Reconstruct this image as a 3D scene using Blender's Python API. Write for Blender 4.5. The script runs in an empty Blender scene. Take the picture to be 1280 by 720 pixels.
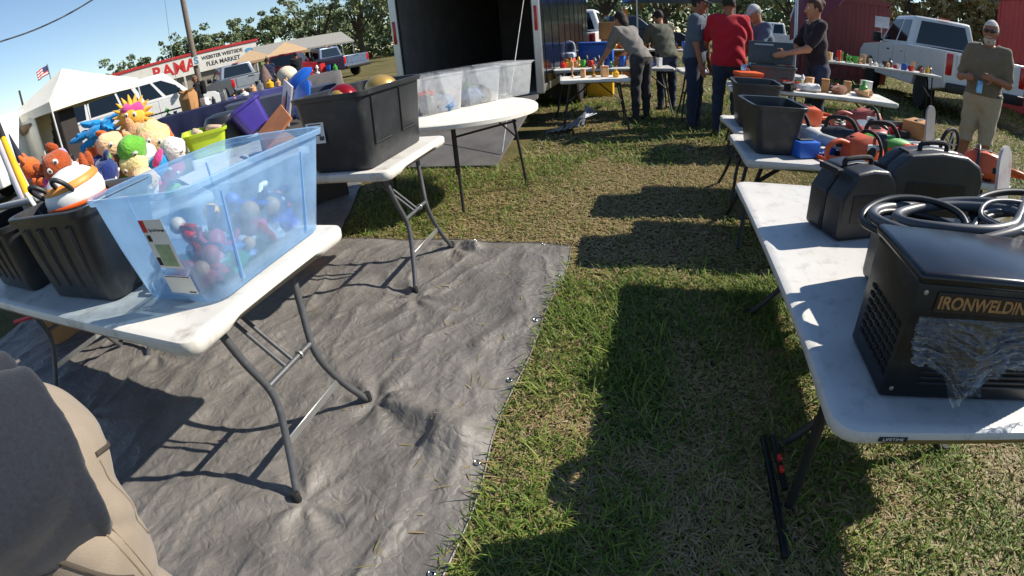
import bpy, bmesh, math, random
import numpy as np
from mathutils import Vector, Matrix, Euler, noise
from mathutils.bvhtree import BVHTree

S = bpy.context.scene
COL = S.collection
R = math.radians
random.seed(7)
rng = np.random.default_rng(11)

# ---------------------------------------------------------------- camera (wide action-camera lens)
cam = bpy.data.cameras.new('camera')
camo = bpy.data.objects.new('camera', cam)
COL.objects.link(camo)
CH, PITCH, ROLL, YAW = 1.318, 0.4987, -0.0867, 0.3039
_f = Vector((-math.sin(YAW) * math.cos(PITCH), math.cos(YAW) * math.cos(PITCH), -math.sin(PITCH)))
_r = Vector((math.cos(YAW), math.sin(YAW), 0))
_u = _r.cross(_f)
_r2 = _r * math.cos(ROLL) + _u * math.sin(ROLL)
_u2 = _u * math.cos(ROLL) - _r * math.sin(ROLL)
mw = Matrix((_r2, _u2, -_f)).transposed().to_4x4()
mw.translation = Vector((0, 0, CH))
camo.matrix_world = mw
cam.type = 'PANO'
cam.sensor_width = 36.0
cam.sensor_fit = 'HORIZONTAL'
cam.clip_start = 0.02
cam.clip_end = 600
cc = cam if hasattr(cam, 'panorama_type') else cam.cycles
cc.panorama_type = 'FISHEYE_LENS_POLYNOMIAL'
cc.fisheye_fov = R(180)
for i, k in enumerate((0.0, -5.68171622e-02, -8.07112180e-06, 1.11854002e-05, -1.38863018e-07)):
    setattr(cc, 'fisheye_polynomial_k%d' % i, k)
S.camera = camo

# ---------------------------------------------------------------- sky, sun, exposure
SUNV = Vector((1.15, 0.50, 1.0)).normalized()
w = bpy.data.worlds.new('World')
S.world = w
w.use_nodes = True
nt = w.node_tree
sky = nt.nodes.new('ShaderNodeTexSky')
sky.sky_type = 'NISHITA'
sky.sun_disc = False
sky.sun_elevation = math.asin(SUNV.z)
sky.sun_rotation = math.atan2(SUNV.x, SUNV.y)
sky.air_density = 1.0
sky.dust_density = 0.0
sky.ozone_density = 3.0
nt.links.new(sky.outputs[0], nt.nodes['Background'].inputs[0])
nt.nodes['Background'].inputs[1].default_value = 0.085
sl = bpy.data.lights.new('sun', 'SUN')
sl.energy = 4.7
sl.angle = R(0.53)
sl.color = (1.0, 0.93, 0.82)
so = bpy.data.objects.new('sun', sl)
so.rotation_euler = SUNV.to_track_quat('Z', 'Y').to_euler()
so.location = (20, 10, 30)
COL.objects.link(so)
S.view_settings.view_transform = 'Standard'
S.view_settings.look = 'None'
S.view_settings.exposure = 0.74
S.view_settings.gamma = 1.0
S.view_settings.use_curve_mapping = False
S.cycles.max_bounces = 10
S.cycles.transparent_max_bounces = 24
S.cycles.use_denoising = True
S.cycles.sample_clamp_indirect = 6.0
S.cycles.caustics_reflective = False
S.cycles.caustics_refractive = False

# ---------------------------------------------------------------- materials
def hexc(h):
    h = h.lstrip('#')
    o = []
    for i in (0, 2, 4):
        v = int(h[i:i + 2], 16) / 255
        o.append(v / 12.92 if v <= 0.04045 else ((v + 0.055) / 1.055) ** 2.4)
    return o

_M = {}
def mat(name, col, rough=0.55, metal=0.0, var=0.18, scale=6.0, bump=0.0, bscale=60.0, spec=0.5, wear=None, wamt=0.4, wscale=3.0, sheen=0.0):
    """procedural principled: base colour mottled by noise, optional second wear/dirt colour, bump"""
    if name in _M:
        return _M[name]
    c = hexc(col) if isinstance(col, str) else list(col)
    m = bpy.data.materials.new(name)
    m.use_nodes = True
    n, l = m.node_tree.nodes, m.node_tree.links
    b = n['Principled BSDF']
    tc = n.new('ShaderNodeTexCoord')
    nz = n.new('ShaderNodeTexNoise')
    nz.inputs['Scale'].default_value = scale
    nz.inputs['Detail'].default_value = 6
    nz.inputs['Roughness'].default_value = 0.65
    l.new(tc.outputs['Object'], nz.inputs['Vector'])
    rp = n.new('ShaderNodeValToRGB')
    rp.color_ramp.elements[0].position = 0.3
    rp.color_ramp.elements[1].position = 0.7
    rp.color_ramp.elements[0].color = [max(0, x * (1 - var)) for x in c] + [1]
    rp.color_ramp.elements[1].color = [min(1, x * (1 + var)) for x in c] + [1]
    l.new(nz.outputs['Fac'], rp.inputs['Fac'])
    out = rp.outputs['Color']
    if wear:
        wc = hexc(wear) if isinstance(wear, str) else list(wear)
        n2 = n.new('ShaderNodeTexNoise')
        n2.inputs['Scale'].default_value = wscale
        n2.inputs['Detail'].default_value = 9
        n2.inputs['Roughness'].default_value = 0.72
        l.new(tc.outputs['Object'], n2.inputs['Vector'])
        r2 = n.new('ShaderNodeValToRGB')
        r2.color_ramp.elements[0].position = 0.52
        r2.color_ramp.elements[1].position = 0.72
        r2.color_ramp.elements[0].color = (0, 0, 0, 1)
        r2.color_ramp.elements[1].color = (wamt, wamt, wamt, 1)
        l.new(n2.outputs['Fac'], r2.inputs['Fac'])
        mx = n.new('ShaderNodeMix')
        mx.data_type = 'RGBA'
        l.new(r2.outputs['Color'], mx.inputs[0])
        l.new(out, mx.inputs[6])
        mx.inputs[7].default_value = wc + [1]
        out = mx.outputs[2]
    l.new(out, b.inputs['Base Color'])
    b.inputs['Metallic'].default_value = metal
    b.inputs['Specular IOR Level'].default_value = spec
    if sheen:
        b.inputs['Sheen Weight'].default_value = sheen
        b.inputs['Sheen Roughness'].default_value = 0.5
    mr = n.new('ShaderNodeMapRange')
    mr.inputs['To Min'].default_value = max(0.03, rough - (0.12 if spec <= 0.5 else 0.02))
    mr.inputs['To Max'].default_value = min(1, rough + (0.12 if spec <= 0.5 else 0.02))
    l.new(nz.outputs['Fac'], mr.inputs['Value'])
    l.new(mr.outputs[0], b.inputs['Roughness'])
    if bump:
        n3 = n.new('ShaderNodeTexNoise')
        n3.inputs['Scale'].default_value = bscale
        n3.inputs['Detail'].default_value = 5
        l.new(tc.outputs['Object'], n3.inputs['Vector'])
        bp = n.new('ShaderNodeBump')
        bp.inputs['Strength'].default_value = bump
        bp.inputs['Distance'].default_value = 0.01
        l.new(n3.outputs['Fac'], bp.inputs['Height'])
        l.new(bp.outputs[0], b.inputs['Normal'])
    _M[name] = m
    return m

def clearmat(name, col, alpha, rough=0.2, trans=0.5, bump=0.15, bscale=14.0, ior=1.45):
    """see-through plastic: part clear, part milky/translucent, with a glossy coat"""
    if name in _M:
        return _M[name]
    c = hexc(col) if isinstance(col, str) else list(col)
    m = bpy.data.materials.new(name)
    m.use_nodes = True
    n, l = m.node_tree.nodes, m.node_tree.links
    n.clear()
    o = n.new('ShaderNodeOutputMaterial')
    tr = n.new('ShaderNodeBsdfTransparent')
    tr.inputs[0].default_value = [min(1, 0.45 + 0.55 * x ** 0.5) for x in c] + [1]
    df = n.new('ShaderNodeBsdfDiffuse')
    df.inputs[0].default_value = c + [1]
    tl = n.new('ShaderNodeBsdfTranslucent')
    tl.inputs[0].default_value = c + [1]
    gl = n.new('ShaderNodeBsdfGlossy')
    gl.inputs['Roughness'].default_value = rough
    gl.inputs[0].default_value = (1, 1, 1, 1)
    tc = n.new('ShaderNodeTexCoord')
    nz = n.new('ShaderNodeTexNoise')
    nz.inputs['Scale'].default_value = bscale
    nz.inputs['Detail'].default_value = 4
    l.new(tc.outputs['Object'], nz.inputs['Vector'])
    bp = n.new('ShaderNodeBump')
    bp.inputs['Strength'].default_value = bump
    bp.inputs['Distance'].default_value = 0.02
    l.new(nz.outputs['Fac'], bp.inputs['Height'])
    l.new(bp.outputs[0], gl.inputs['Normal'])
    m1 = n.new('ShaderNodeMixShader')
    m1.inputs[0].default_value = trans
    l.new(df.outputs[0], m1.inputs[1])
    l.new(tl.outputs[0], m1.inputs[2])
    m2 = n.new('ShaderNodeMixShader')
    mr = n.new('ShaderNodeMapRange')
    mr.inputs['From Min'].default_value = 0.3
    mr.inputs['From Max'].default_value = 0.7
    mr.inputs['To Min'].default_value = max(0, alpha - 0.08)
    mr.inputs['To Max'].default_value = min(1, alpha + 0.08)
    l.new(nz.outputs['Fac'], mr.inputs['Value'])
    l.new(mr.outputs[0], m2.inputs[0])
    l.new(tr.outputs[0], m2.inputs[1])
    l.new(m1.outputs[0], m2.inputs[2])
    lw = n.new('ShaderNodeLayerWeight')
    l.new(bp.outputs[0], lw.inputs['Normal'])
    pw = n.new('ShaderNodeMath')
    pw.operation = 'POWER'
    l.new(lw.outputs['Facing'], pw.inputs[0])
    pw.inputs[1].default_value = 4.0
    fr = n.new('ShaderNodeMath')
    fr.operation = 'MULTIPLY_ADD'
    l.new(pw.outputs[0], fr.inputs[0])
    fr.inputs[1].default_value = 0.55
    fr.inputs[2].default_value = 0.12 * (ior - 1.12)
    m3 = n.new('ShaderNodeMixShader')
    l.new(fr.outputs[0], m3.inputs[0])
    l.new(m2.outputs[0], m3.inputs[1])
    l.new(gl.outputs[0], m3.inputs[2])
    l.new(m3.outputs[0], o.inputs[0])
    _M[name] = m
    return m

# ---------------------------------------------------------------- mesh helpers
class MB:
    def __init__(self):
        self.v = []
        self.f = []
        self.mi = []
        self.m = 0
    def add(self, vs, fs, M=None):
        b = len(self.v)
        for p in vs:
            p = Vector(p)
            self.v.append(tuple(M @ p) if M is not None else tuple(p))
        for q in fs:
            self.f.append(tuple(b + i for i in q))
            self.mi.append(self.m)
        return self
    def box(self, c, s, M=None, bev=0.0, seg=1):
        x, y, z = (a / 2 for a in s)
        if bev <= 0:
            vs = [(c[0] + sx * x, c[1] + sy * y, c[2] + sz * z) for sz in (-1, 1) for sy in (-1, 1) for sx in (-1, 1)]
            fs = [(0, 2, 3, 1), (4, 5, 7, 6), (0, 1, 5, 4), (2, 6, 7, 3), (0, 4, 6, 2), (1, 3, 7, 5)]
            return self.add(vs, fs, M)
        bm = bmesh.new()
        bmesh.ops.create_cube(bm, size=1)
        for v in bm.verts:
            v.co = Vector((c[0] + v.co.x * s[0], c[1] + v.co.y * s[1], c[2] + v.co.z * s[2]))
        bmesh.ops.bevel(bm, geom=list(bm.edges), offset=min(bev, min(s) * 0.49), segments=seg, affect='EDGES', profile=0.5)
        bm.verts.index_update()
        self.add([v.co[:] for v in bm.verts], [[v.index for v in f.verts] for f in bm.faces], M)
        bm.free()
        return self
    def tube(self, pts, r, n=8, M=None, cap=True, closed=False, flat=1.0):
        pts = [Vector(p) for p in pts]
        N = len(pts)
        rr = r if isinstance(r, (list, tuple)) else [r] * N
        up = None
        rings = []
        for i, p in enumerate(pts):
            if closed:
                t = pts[(i + 1) % N] - pts[i - 1]
            else:
                t = pts[min(i + 1, N - 1)] - pts[max(i - 1, 0)]
            t.normalize()
            if up is None:
                a = Vector((0, 0, 1)) if abs(t.z) < 0.9 else Vector((1, 0, 0))
                up = (a - t * a.dot(t)).normalized()
            else:
                up = (up - t * up.dot(t)).normalized()
            sd = t.cross(up)
            rings.append([p + up * (math.cos(2 * math.pi * k / n) * rr[i] * flat) + sd * (math.sin(2 * math.pi * k / n) * rr[i]) for k in range(n)])
        return self.loft(rings, M, cap, closed)
    def loft(self, rings, M=None, cap=True, closed=False):
        n = len(rings[0])
        vs = [p for r in rings for p in r]
        fs = []
        L = len(rings)
        for i in range(L if closed else L - 1):
            j = (i + 1) % L
            for k in range(n):
                k2 = (k + 1) % n
                fs.append((i * n + k, i * n + k2, j * n + k2, j * n + k))
        if cap and not closed:
            fs.append(tuple(range(n - 1, -1, -1)))
            fs.append(tuple((L - 1) * n + k for k in range(n)))
        return self.add(vs, fs, M)
    def lathe(self, prof, n=20, M=None, cap=True):
        return self.loft([[(r * math.cos(2 * math.pi * k / n), r * math.sin(2 * math.pi * k / n), z) for k in range(n)] for r, z in prof], M, cap)
    def ell(self, c, r, n=14, M=None, rot=None):
        rx = r if isinstance(r, (list, tuple)) else (r, r, r)
        m = n // 2
        T = Matrix.Translation(Vector(c)) @ (rot.to_4x4() if rot is not None else Matrix.Identity(4))
        if M is not None:
            T = M @ T
        rings = []
        for i in range(m + 1):
            a = -math.pi / 2 + math.pi * i / m
            cr = max(0.02, math.cos(a))
            rings.append([(rx[0] * cr * math.cos(2 * math.pi * k / n), rx[1] * cr * math.sin(2 * math.pi * k / n), rx[2] * math.sin(a)) for k in range(n)])
        return self.loft(rings, T)
    def prism(self, poly, a, b, axis='y', M=None):
        """polygon in two axes extruded along the third"""
        def p3(p, t):
            return (p[0], t, p[1]) if axis == 'y' else ((p[0], p[1], t) if axis == 'z' else (t, p[0], p[1]))
        n = len(poly)
        vs = [p3(p, a) for p in poly] + [p3(p, b) for p in poly]
        fs = [tuple(range(n)), tuple(range(2 * n - 1, n - 1, -1))] + [(i, n + i, n + (i + 1) % n, (i + 1) % n) for i in range(n)]
        return self.add(vs, fs, M)
    def arr(self, V, F):
        b = len(self.v)
        self.v.extend(map(tuple, V.tolist()))
        self.f.extend(tuple(b + i for i in q) for q in F.tolist())
        self.mi.extend([self.m] * len(F))
        return self

def obj(name, mb, m, parent=None, smooth=35, loc=None, rz=None, fixn=True):
    me = bpy.data.meshes.new(name)
    me.from_pydata(mb.v, [], mb.f)
    for x in (m if isinstance(m, (list, tuple)) else [m]):
        me.materials.append(x)
    if isinstance(m, (list, tuple)) and len(m) > 1:
        me.polygons.foreach_set('material_index', mb.mi)
    if fixn:
        bm = bmesh.new()
        bm.from_mesh(me)
        bmesh.ops.recalc_face_normals(bm, faces=bm.faces)
        bm.to_mesh(me)
        bm.free()
    if smooth:
        me.polygons.foreach_set('use_smooth', [True] * len(me.polygons))
        me.set_sharp_from_angle(angle=R(smooth))
    o = bpy.data.objects.new(name, me)
    COL.objects.link(o)
    if parent is not None:
        o.parent = parent
    if loc is not None:
        o.location = loc
    if rz is not None:
        o.rotation_euler = (0, 0, rz)
    return o

def npobj(name, V, F, m, parent=None, smooth=True, attr=None):
    """big mesh from numpy arrays (faces all quads or all tris)"""
    me = bpy.data.meshes.new(name)
    k = F.shape[1]
    me.vertices.add(len(V))
    me.loops.add(F.size)
    me.polygons.add(len(F))
    me.vertices.foreach_set('co', V.astype(np.float32).ravel())
    me.loops.foreach_set('vertex_index', F.astype(np.int32).ravel())
    me.polygons.foreach_set('loop_start', np.arange(0, F.size, k, dtype=np.int32))
    me.update(calc_edges=True)
    me.polygons.foreach_set('use_smooth', np.full(len(F), smooth))
    me.materials.append(m)
    if attr is not None:
        a = me.attributes.new('tint', 'FLOAT', 'POINT')
        a.data.foreach_set('value', attr.astype(np.float32))
    o = bpy.data.objects.new(name, me)
    COL.objects.link(o)
    if parent is not None:
        o.parent = parent
    return o

def thing(name, label, cat, loc=(0, 0, 0), rz=0.0, group=None, rot=None):
    o = bpy.data.objects.new(name, None)
    o.empty_display_size = 0.1
    COL.objects.link(o)
    o.location = loc
    o.rotation_euler = rot if rot is not None else (0, 0, rz)
    o['label'] = label
    o['category'] = cat
    if group:
        o['group'] = group
    return o

def one(name, mb, m, label, cat, loc=(0, 0, 0), rz=0.0, group=None, smooth=35, rot=None):
    o = obj(name, mb, m, None, smooth)
    o.location = loc
    o.rotation_euler = rot if rot is not None else (0, 0, rz)
    o['label'] = label
    o['category'] = cat
    if group:
        o['group'] = group
    return o

def kind(o, k):
    o['kind'] = k
    return o

def dup(root, loc, rz, label, rot=None):
    r = root.copy()
    COL.objects.link(r)
    r.location = loc
    r.rotation_euler = rot if rot is not None else (0, 0, rz)
    r['label'] = label
    for ch in list(root.children):
        c = ch.copy()
        COL.objects.link(c)
        c.parent = r
        for g in list(ch.children):
            d = g.copy()
            COL.objects.link(d)
            d.parent = c
    return r

def txt0(name, s, m, size, parent, M, ext=0.0015, align='CENTER', sx=1.0, bold=0.0):
    cu = bpy.data.curves.new(name, 'FONT')
    cu.body = s
    cu.size = size
    cu.extrude = ext
    cu.align_x = align
    cu.align_y = 'CENTER'
    cu.offset = bold
    cu.materials.append(m)
    o = bpy.data.objects.new(name, cu)
    COL.objects.link(o)
    o.parent = parent
    o.matrix_local = M @ Matrix.Diagonal((sx, 1, 1, 1))
    return o

def txt(name, s, m, size, parent, M, ext=0.0015, align='CENTER', sx=1.0, bold=0.0):
    o = txt0(name, s, m, size, parent, M, ext, align, sx, bold)
    bpy.context.view_layer.update()
    me = bpy.data.meshes.new_from_object(o.evaluated_get(bpy.context.evaluated_depsgraph_get()))
    p = bpy.data.objects.new(name, me)
    COL.objects.link(p)
    p.parent = parent
    p.matrix_local = M @ Matrix.Diagonal((sx, 1, 1, 1))
    cu = o.data
    bpy.data.objects.remove(o)
    bpy.data.curves.remove(cu)
    return p

def face_M(p, nrm, up=(0, 0, 1)):
    """matrix whose local XY plane lies at p facing nrm, local Y up"""
    z = Vector(nrm).normalized()
    x = Vector(up).cross(z).normalized()
    y = z.cross(x)
    m = Matrix((x, y, z)).transposed().to_4x4()
    m.translation = Vector(p)
    return m

def spline(pts, n=8, closed=False):
    P = [Vector(p) for p in pts]
    N = len(P)
    out = []
    for i in range(N if closed else N - 1):
        g = (lambda k: P[k % N]) if closed else (lambda k: P[max(0, min(N - 1, k))])
        p0, p1, p2, p3 = g(i - 1), g(i), g(i + 1), g(i + 2)
        for j in range(n):
            t = j / n
            out.append(0.5 * ((2 * p1) + (p2 - p0) * t + (2 * p0 - 5 * p1 + 4 * p2 - p3) * t * t + (3 * p1 - p0 - 3 * p2 + p3) * t ** 3))
    if not closed:
        out.append(P[-1])
    return out

def rrect(w, d, r, n=5, cx=0, cy=0):
    o = []
    for sx, sy, a0 in ((1, 1, 0), (-1, 1, 90), (-1, -1, 180), (1, -1, 270)):
        for i in range(n + 1):
            a = R(a0 + 90 * i / n)
            o.append((cx + sx * (w / 2 - r) + r * math.cos(a), cy + sy * (d / 2 - r) + r * math.sin(a)))
    return o

# ---------------------------------------------------------------- implicit surfaces (people, soft toys)
def rcone(P, a, b, ra, rb, flat=None):
    a = np.array(a, float)
    b = np.array(b, float)
    ab = b - a
    t = np.clip(((P - a) @ ab) / max(ab @ ab, 1e-9), 0, 1)
    d = P - a - t[..., None] * ab
    if flat is not None:
        d = d * np.array(flat)
    return np.sqrt((d * d).sum(-1)) - (ra + (rb - ra) * t)

def sell(P, c, r, Rm=None):
    d = P - np.array(c, float)
    if Rm is not None:
        d = d @ np.array(Rm)
    r = np.array(r, float)
    k0 = np.sqrt(((d / r) ** 2).sum(-1))
    k1 = np.sqrt(((d / r ** 2) ** 2).sum(-1)) + 1e-9
    return k0 * (k0 - 1) / k1

def smin(a, b, k):
    h = np.clip(0.5 + 0.5 * (b - a) / k, 0, 1)
    return b + (a - b) * h - k * h * (1 - h)

def snet(fn, lo, hi, h):
    lo = np.array(lo, float)
    n = np.ceil((np.array(hi) - lo) / h).astype(int) + 1
    ax = [lo[i] + h * np.arange(n[i]) for i in range(3)]
    G = np.stack(np.meshgrid(*ax, indexing='ij'), -1)
    v = fn(G)
    s = v < 0
    nx, ny, nz = n
    acc = np.zeros((nx - 1, ny - 1, nz - 1, 3))
    cnt = np.zeros((nx - 1, ny - 1, nz - 1))
    base = np.stack(np.meshgrid(*[np.arange(k - 1) for k in n], indexing='ij'), -1).astype(float)
    cor = [(i, j, k) for i in (0, 1) for j in (0, 1) for k in (0, 1)]
    sl_ = lambda A, c: A[c[0]:c[0] + nx - 1, c[1]:c[1] + ny - 1, c[2]:c[2] + nz - 1]
    for a in cor:
        for ax_ in range(3):
            if a[ax_]:
                continue
            b = list(a)
            b[ax_] = 1
            va, vb = sl_(v, a), sl_(v, b)
            m = (va < 0) != (vb < 0)
            t = np.where(m, va / np.where(m, va - vb, 1), 0)
            p = np.zeros(base.shape)
            p[:] = a
            p[..., ax_] += t
            acc += np.where(m[..., None], p, 0)
            cnt += m
    act = cnt > 0
    idx = -np.ones(act.shape, int)
    idx[act] = np.arange(act.sum())
    V = lo + h * (base[act] + acc[act] / cnt[act][:, None])
    F = []
    for ax_ in range(3):
        o1, o2 = [(1, 2), (2, 0), (0, 1)][ax_]
        A = [slice(1, n[i] - 1) for i in range(3)]
        B = [slice(1, n[i] - 1) for i in range(3)]
        A[ax_] = slice(0, n[ax_] - 1)
        B[ax_] = slice(1, n[ax_])
        sa, sb = s[tuple(A)], s[tuple(B)]
        I = np.argwhere(sa != sb)
        if not len(I):
            continue
        flip = sa[tuple(I.T)]
        for i in range(3):
            if i != ax_:
                I[:, i] += 1
        def cell(d1, d2):
            J = I.copy()
            J[:, o1] -= d1
            J[:, o2] -= d2
            return idx[tuple(J.T)]
        q = np.stack([cell(1, 1), cell(0, 1), cell(0, 0), cell(1, 0)], 1)
        q[~flip] = q[~flip][:, ::-1]
        F.append(q)
    return V, np.concatenate(F)

def vnoise(P, freq, seed=0):
    """smooth value noise on an (...,k) array, 0..1"""
    Q = np.asarray(P) * freq
    k = Q.shape[-1]
    i = np.floor(Q).astype(np.int64)
    f = Q - i
    f = f * f * (3 - 2 * f)
    def hsh(c):
        h = np.full(c.shape[:-1], seed * 7919 + 13, np.int64)
        for a in range(k):
            h = (h ^ (c[..., a] * (73856093, 19349663, 83492791)[a])) * 1103515245 + 12345
            h &= 0x7fffffff
        h = (h ^ (h >> 13)) * 1274126177 & 0x7fffffff
        return (h % 65536) / 65536.0
    out = 0
    for m in range(2 ** k):
        c = i.copy()
        wgt = 1.0
        for a in range(k):
            bit = (m >> a) & 1
            c[..., a] += bit
            wgt = wgt * (f[..., a] if bit else 1 - f[..., a])
        out = out + wgt * hsh(c)
    return out

def fbm(P, freq, oct=4, seed=0, gain=0.5):
    a, s, t = 1.0, 0, 0
    for o in range(oct):
        s = s + a * vnoise(P, freq * 2 ** o, seed + o)
        t += a
        a *= gain
    return s / t
# ---------------------------------------------------------------- common materials
WHITE_TOP = mat('table_plastic', '#d6d2c9', 0.5, var=0.06, scale=3, wear='#7d7261', wamt=0.7, wscale=7, bump=0.10, bscale=260)
GREY_TOP = mat('worn_table_plastic', '#c6c4c0', 0.5, var=0.07, scale=3, wear='#6a665e', wamt=0.45, wscale=13, bump=0.10, bscale=260)
LEG_GREY = mat('leg_powdercoat', '#555659', 0.45, 0.3, var=0.1, scale=20, wear='#8b8883', wamt=0.3, wscale=30)
LEG_DARK = mat('dark_leg_metal', '#2e2d2d', 0.5, 0.3, var=0.15, scale=20)
STEEL = mat('galvanised_steel', '#a9a9a6', 0.4, 0.8, var=0.1)
BLACKP = mat('black_plastic', '#26272a', 0.42, var=0.2, scale=9, bump=0.1, bscale=180, wear='#4a4743', wamt=0.5, wscale=4)
BLACKP2 = mat('dusty_black_plastic', '#26282c', 0.38, var=0.2, scale=9, bump=0.08, bscale=200, wear='#5d5a54', wamt=0.45, wscale=6)
RUBBER = mat('black_rubber', '#151515', 0.75, var=0.2, bump=0.15, bscale=120)
WHITEP = mat('white_plastic', '#dcdcd8', 0.4, var=0.05)
PAPER = mat('white_paper', '#d8d6cf', 0.75, var=0.05)
INK = mat('black_ink', '#17171a', 0.7, var=0.1)
REDP = mat('red_plastic', '#c41f1e', 0.4, var=0.1)
BLUEP = mat('blue_plastic', '#1d58b4', 0.4, var=0.12)
YELP = mat('yellow_plastic', '#e0a81e', 0.45, var=0.1)
ORAP = mat('orange_plastic', '#dc5a1c', 0.45, var=0.12)
GREP = mat('green_plastic', '#3f9a35', 0.45, var=0.12)
LIME = mat('lime_plastic', '#a9c01c', 0.45, var=0.08)
CARD = mat('cardboard', '#a97a4c', 0.85, var=0.12, scale=10, bump=0.1, bscale=60)
GLASSD = mat('dark_car_glass', '#12181b', 0.07, var=0.1, spec=0.7)
CHROME = mat('chrome', '#c9c9c9', 0.15, 1.0, var=0.05)

# ---------------------------------------------------------------- ground
def ground_material():
    m = bpy.data.materials.new('turf_soil')
    m.use_nodes = True
    n, l = m.node_tree.nodes, m.node_tree.links
    b = n['Principled BSDF']
    b.inputs['Roughness'].default_value = 0.95
    b.inputs['Specular IOR Level'].default_value = 0.15
    tc = n.new('ShaderNodeTexCoord')
    def nz(s, d=8, r=0.65):
        x = n.new('ShaderNodeTexNoise')
        x.inputs['Scale'].default_value = s
        x.inputs['Detail'].default_value = d
        x.inputs['Roughness'].default_value = r
        l.new(tc.outputs['Object'], x.inputs['Vector'])
        return x
    a, c = nz(0.55), nz(38, 8, 0.75)
    r1 = n.new('ShaderNodeValToRGB')
    e = r1.color_ramp.elements
    e[0].position, e[1].position = 0.36, 0.62
    e[0].color = (0.060, 0.070, 0.022, 1)
    e[1].color = (0.175, 0.138, 0.066, 1)
    l.new(a.outputs['Fac'], r1.inputs['Fac'])
    r2 = n.new('ShaderNodeValToRGB')
    e = r2.color_ramp.elements
    e[0].position, e[1].position = 0.34, 0.66
    e[0].color = (0.35, 0.35, 0.35, 1)
    e[1].color = (1.6, 1.55, 1.4, 1)
    l.new(c.outputs['Fac'], r2.inputs['Fac'])
    mx = n.new('ShaderNodeMix')
    mx.data_type = 'RGBA'
    mx.blend_type = 'MULTIPLY'
    mx.inputs[0].default_value = 1
    l.new(r1.outputs[0], mx.inputs[6])
    l.new(r2.outputs[0], mx.inputs[7])
    l.new(mx.outputs[2], b.inputs['Base Color'])
    bp = n.new('ShaderNodeBump')
    bp.inputs['Strength'].default_value = 0.8
    bp.inputs['Distance'].default_value = 0.03
    l.new(c.outputs['Fac'], bp.inputs['Height'])
    l.new(bp.outputs[0], b.inputs['Normal'])
    return m

g = MB()
gx = [-260, -60, -20, -8, -4, 0, 4, 8, 20, 60, 260]
gv = [(x, y, 0) for y in gx for x in gx]
k = len(gx)
g.add(gv, [(j * k + i, j * k + i + 1, (j + 1) * k + i + 1, (j + 1) * k + i) for j in range(k - 1) for i in range(k - 1)])
kind(obj('ground', g, ground_material(), None, 0, fixn=False), 'structure')

# ---------------------------------------------------------------- tarps
FEET = [(-1.03, 0.745), (-1.02, 1.285), (-1.22, 2.10), (-1.24, 2.77), (-2.5, 1.3), (-2.5, 0.75)]
def tarp_h(X, Y):
    P = np.stack([X, Y], -1)
    h = 0.026 * (fbm(P, 1.6, 3, 5) - 0.35)
    wp = P + 0.16 * np.stack([fbm(P, 2.5, 3, 31), fbm(P, 2.5, 3, 37)], -1)
    for ang, fa, fl, am, sd, pw in ((68, 7.0, 1.6, 0.016, 1, 3), (102, 9.0, 2.0, 0.012, 2, 3), (35, 6.0, 2.2, 0.010, 3, 4), (75, 22, 5, 0.0045, 9, 2)):
        a = R(ang)
        q = np.stack([wp[..., 0] * math.sin(a) - wp[..., 1] * math.cos(a), wp[..., 0] * math.cos(a) + wp[..., 1] * math.sin(a)], -1)
        q = q * np.array([fa, fl])
        rdg = 1 - np.abs(2 * vnoise(q, 1.0, sd) - 1)
        h = h + am * rdg ** pw * (0.3 + 0.9 * fbm(P, 1.3, 2, sd + 20))
    h = h + 0.0035 * (fbm(wp, 26, 3, 77) - 0.5)
    for i, (fx, fy) in enumerate(FEET):
        dx, dy = X - fx, Y - fy
        r = np.hypot(dx, dy)
        t = np.arctan2(dy, dx)
        h = h + 0.016 * np.exp(-r / 0.22) * (1 - np.exp(-r / 0.03)) * np.cos(7 * t + 2.3 * i + 1.2 * np.sin(2 * t))
        h = h * (1 - 0.9 * np.exp(-(r / 0.05) ** 2))
    # the big fold beside the near table foot
    def ridge(ax, ay, bx, by, wd, am):
        ab = np.array([bx - ax, by - ay])
        t = np.clip(((X - ax) * ab[0] + (Y - ay) * ab[1]) / (ab @ ab), 0, 1)
        d = np.hypot(X - ax - t * ab[0], Y - ay - t * ab[1])
        return am * np.exp(-(d / wd) ** 2)
    h = h + ridge(-0.93, 1.30, -0.62, 1.20, 0.055, 0.035) + ridge(-0.66, 1.12, -0.5, 1.16, 0.06, 0.055) + ridge(-0.72, 1.75, -0.6, 2.0, 0.05, 0.025) + ridge(-1.2, 2.86, -1.1, 2.8, 0.04, 0.045)
    return np.maximum(h, 0.0) + 0.008

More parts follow.
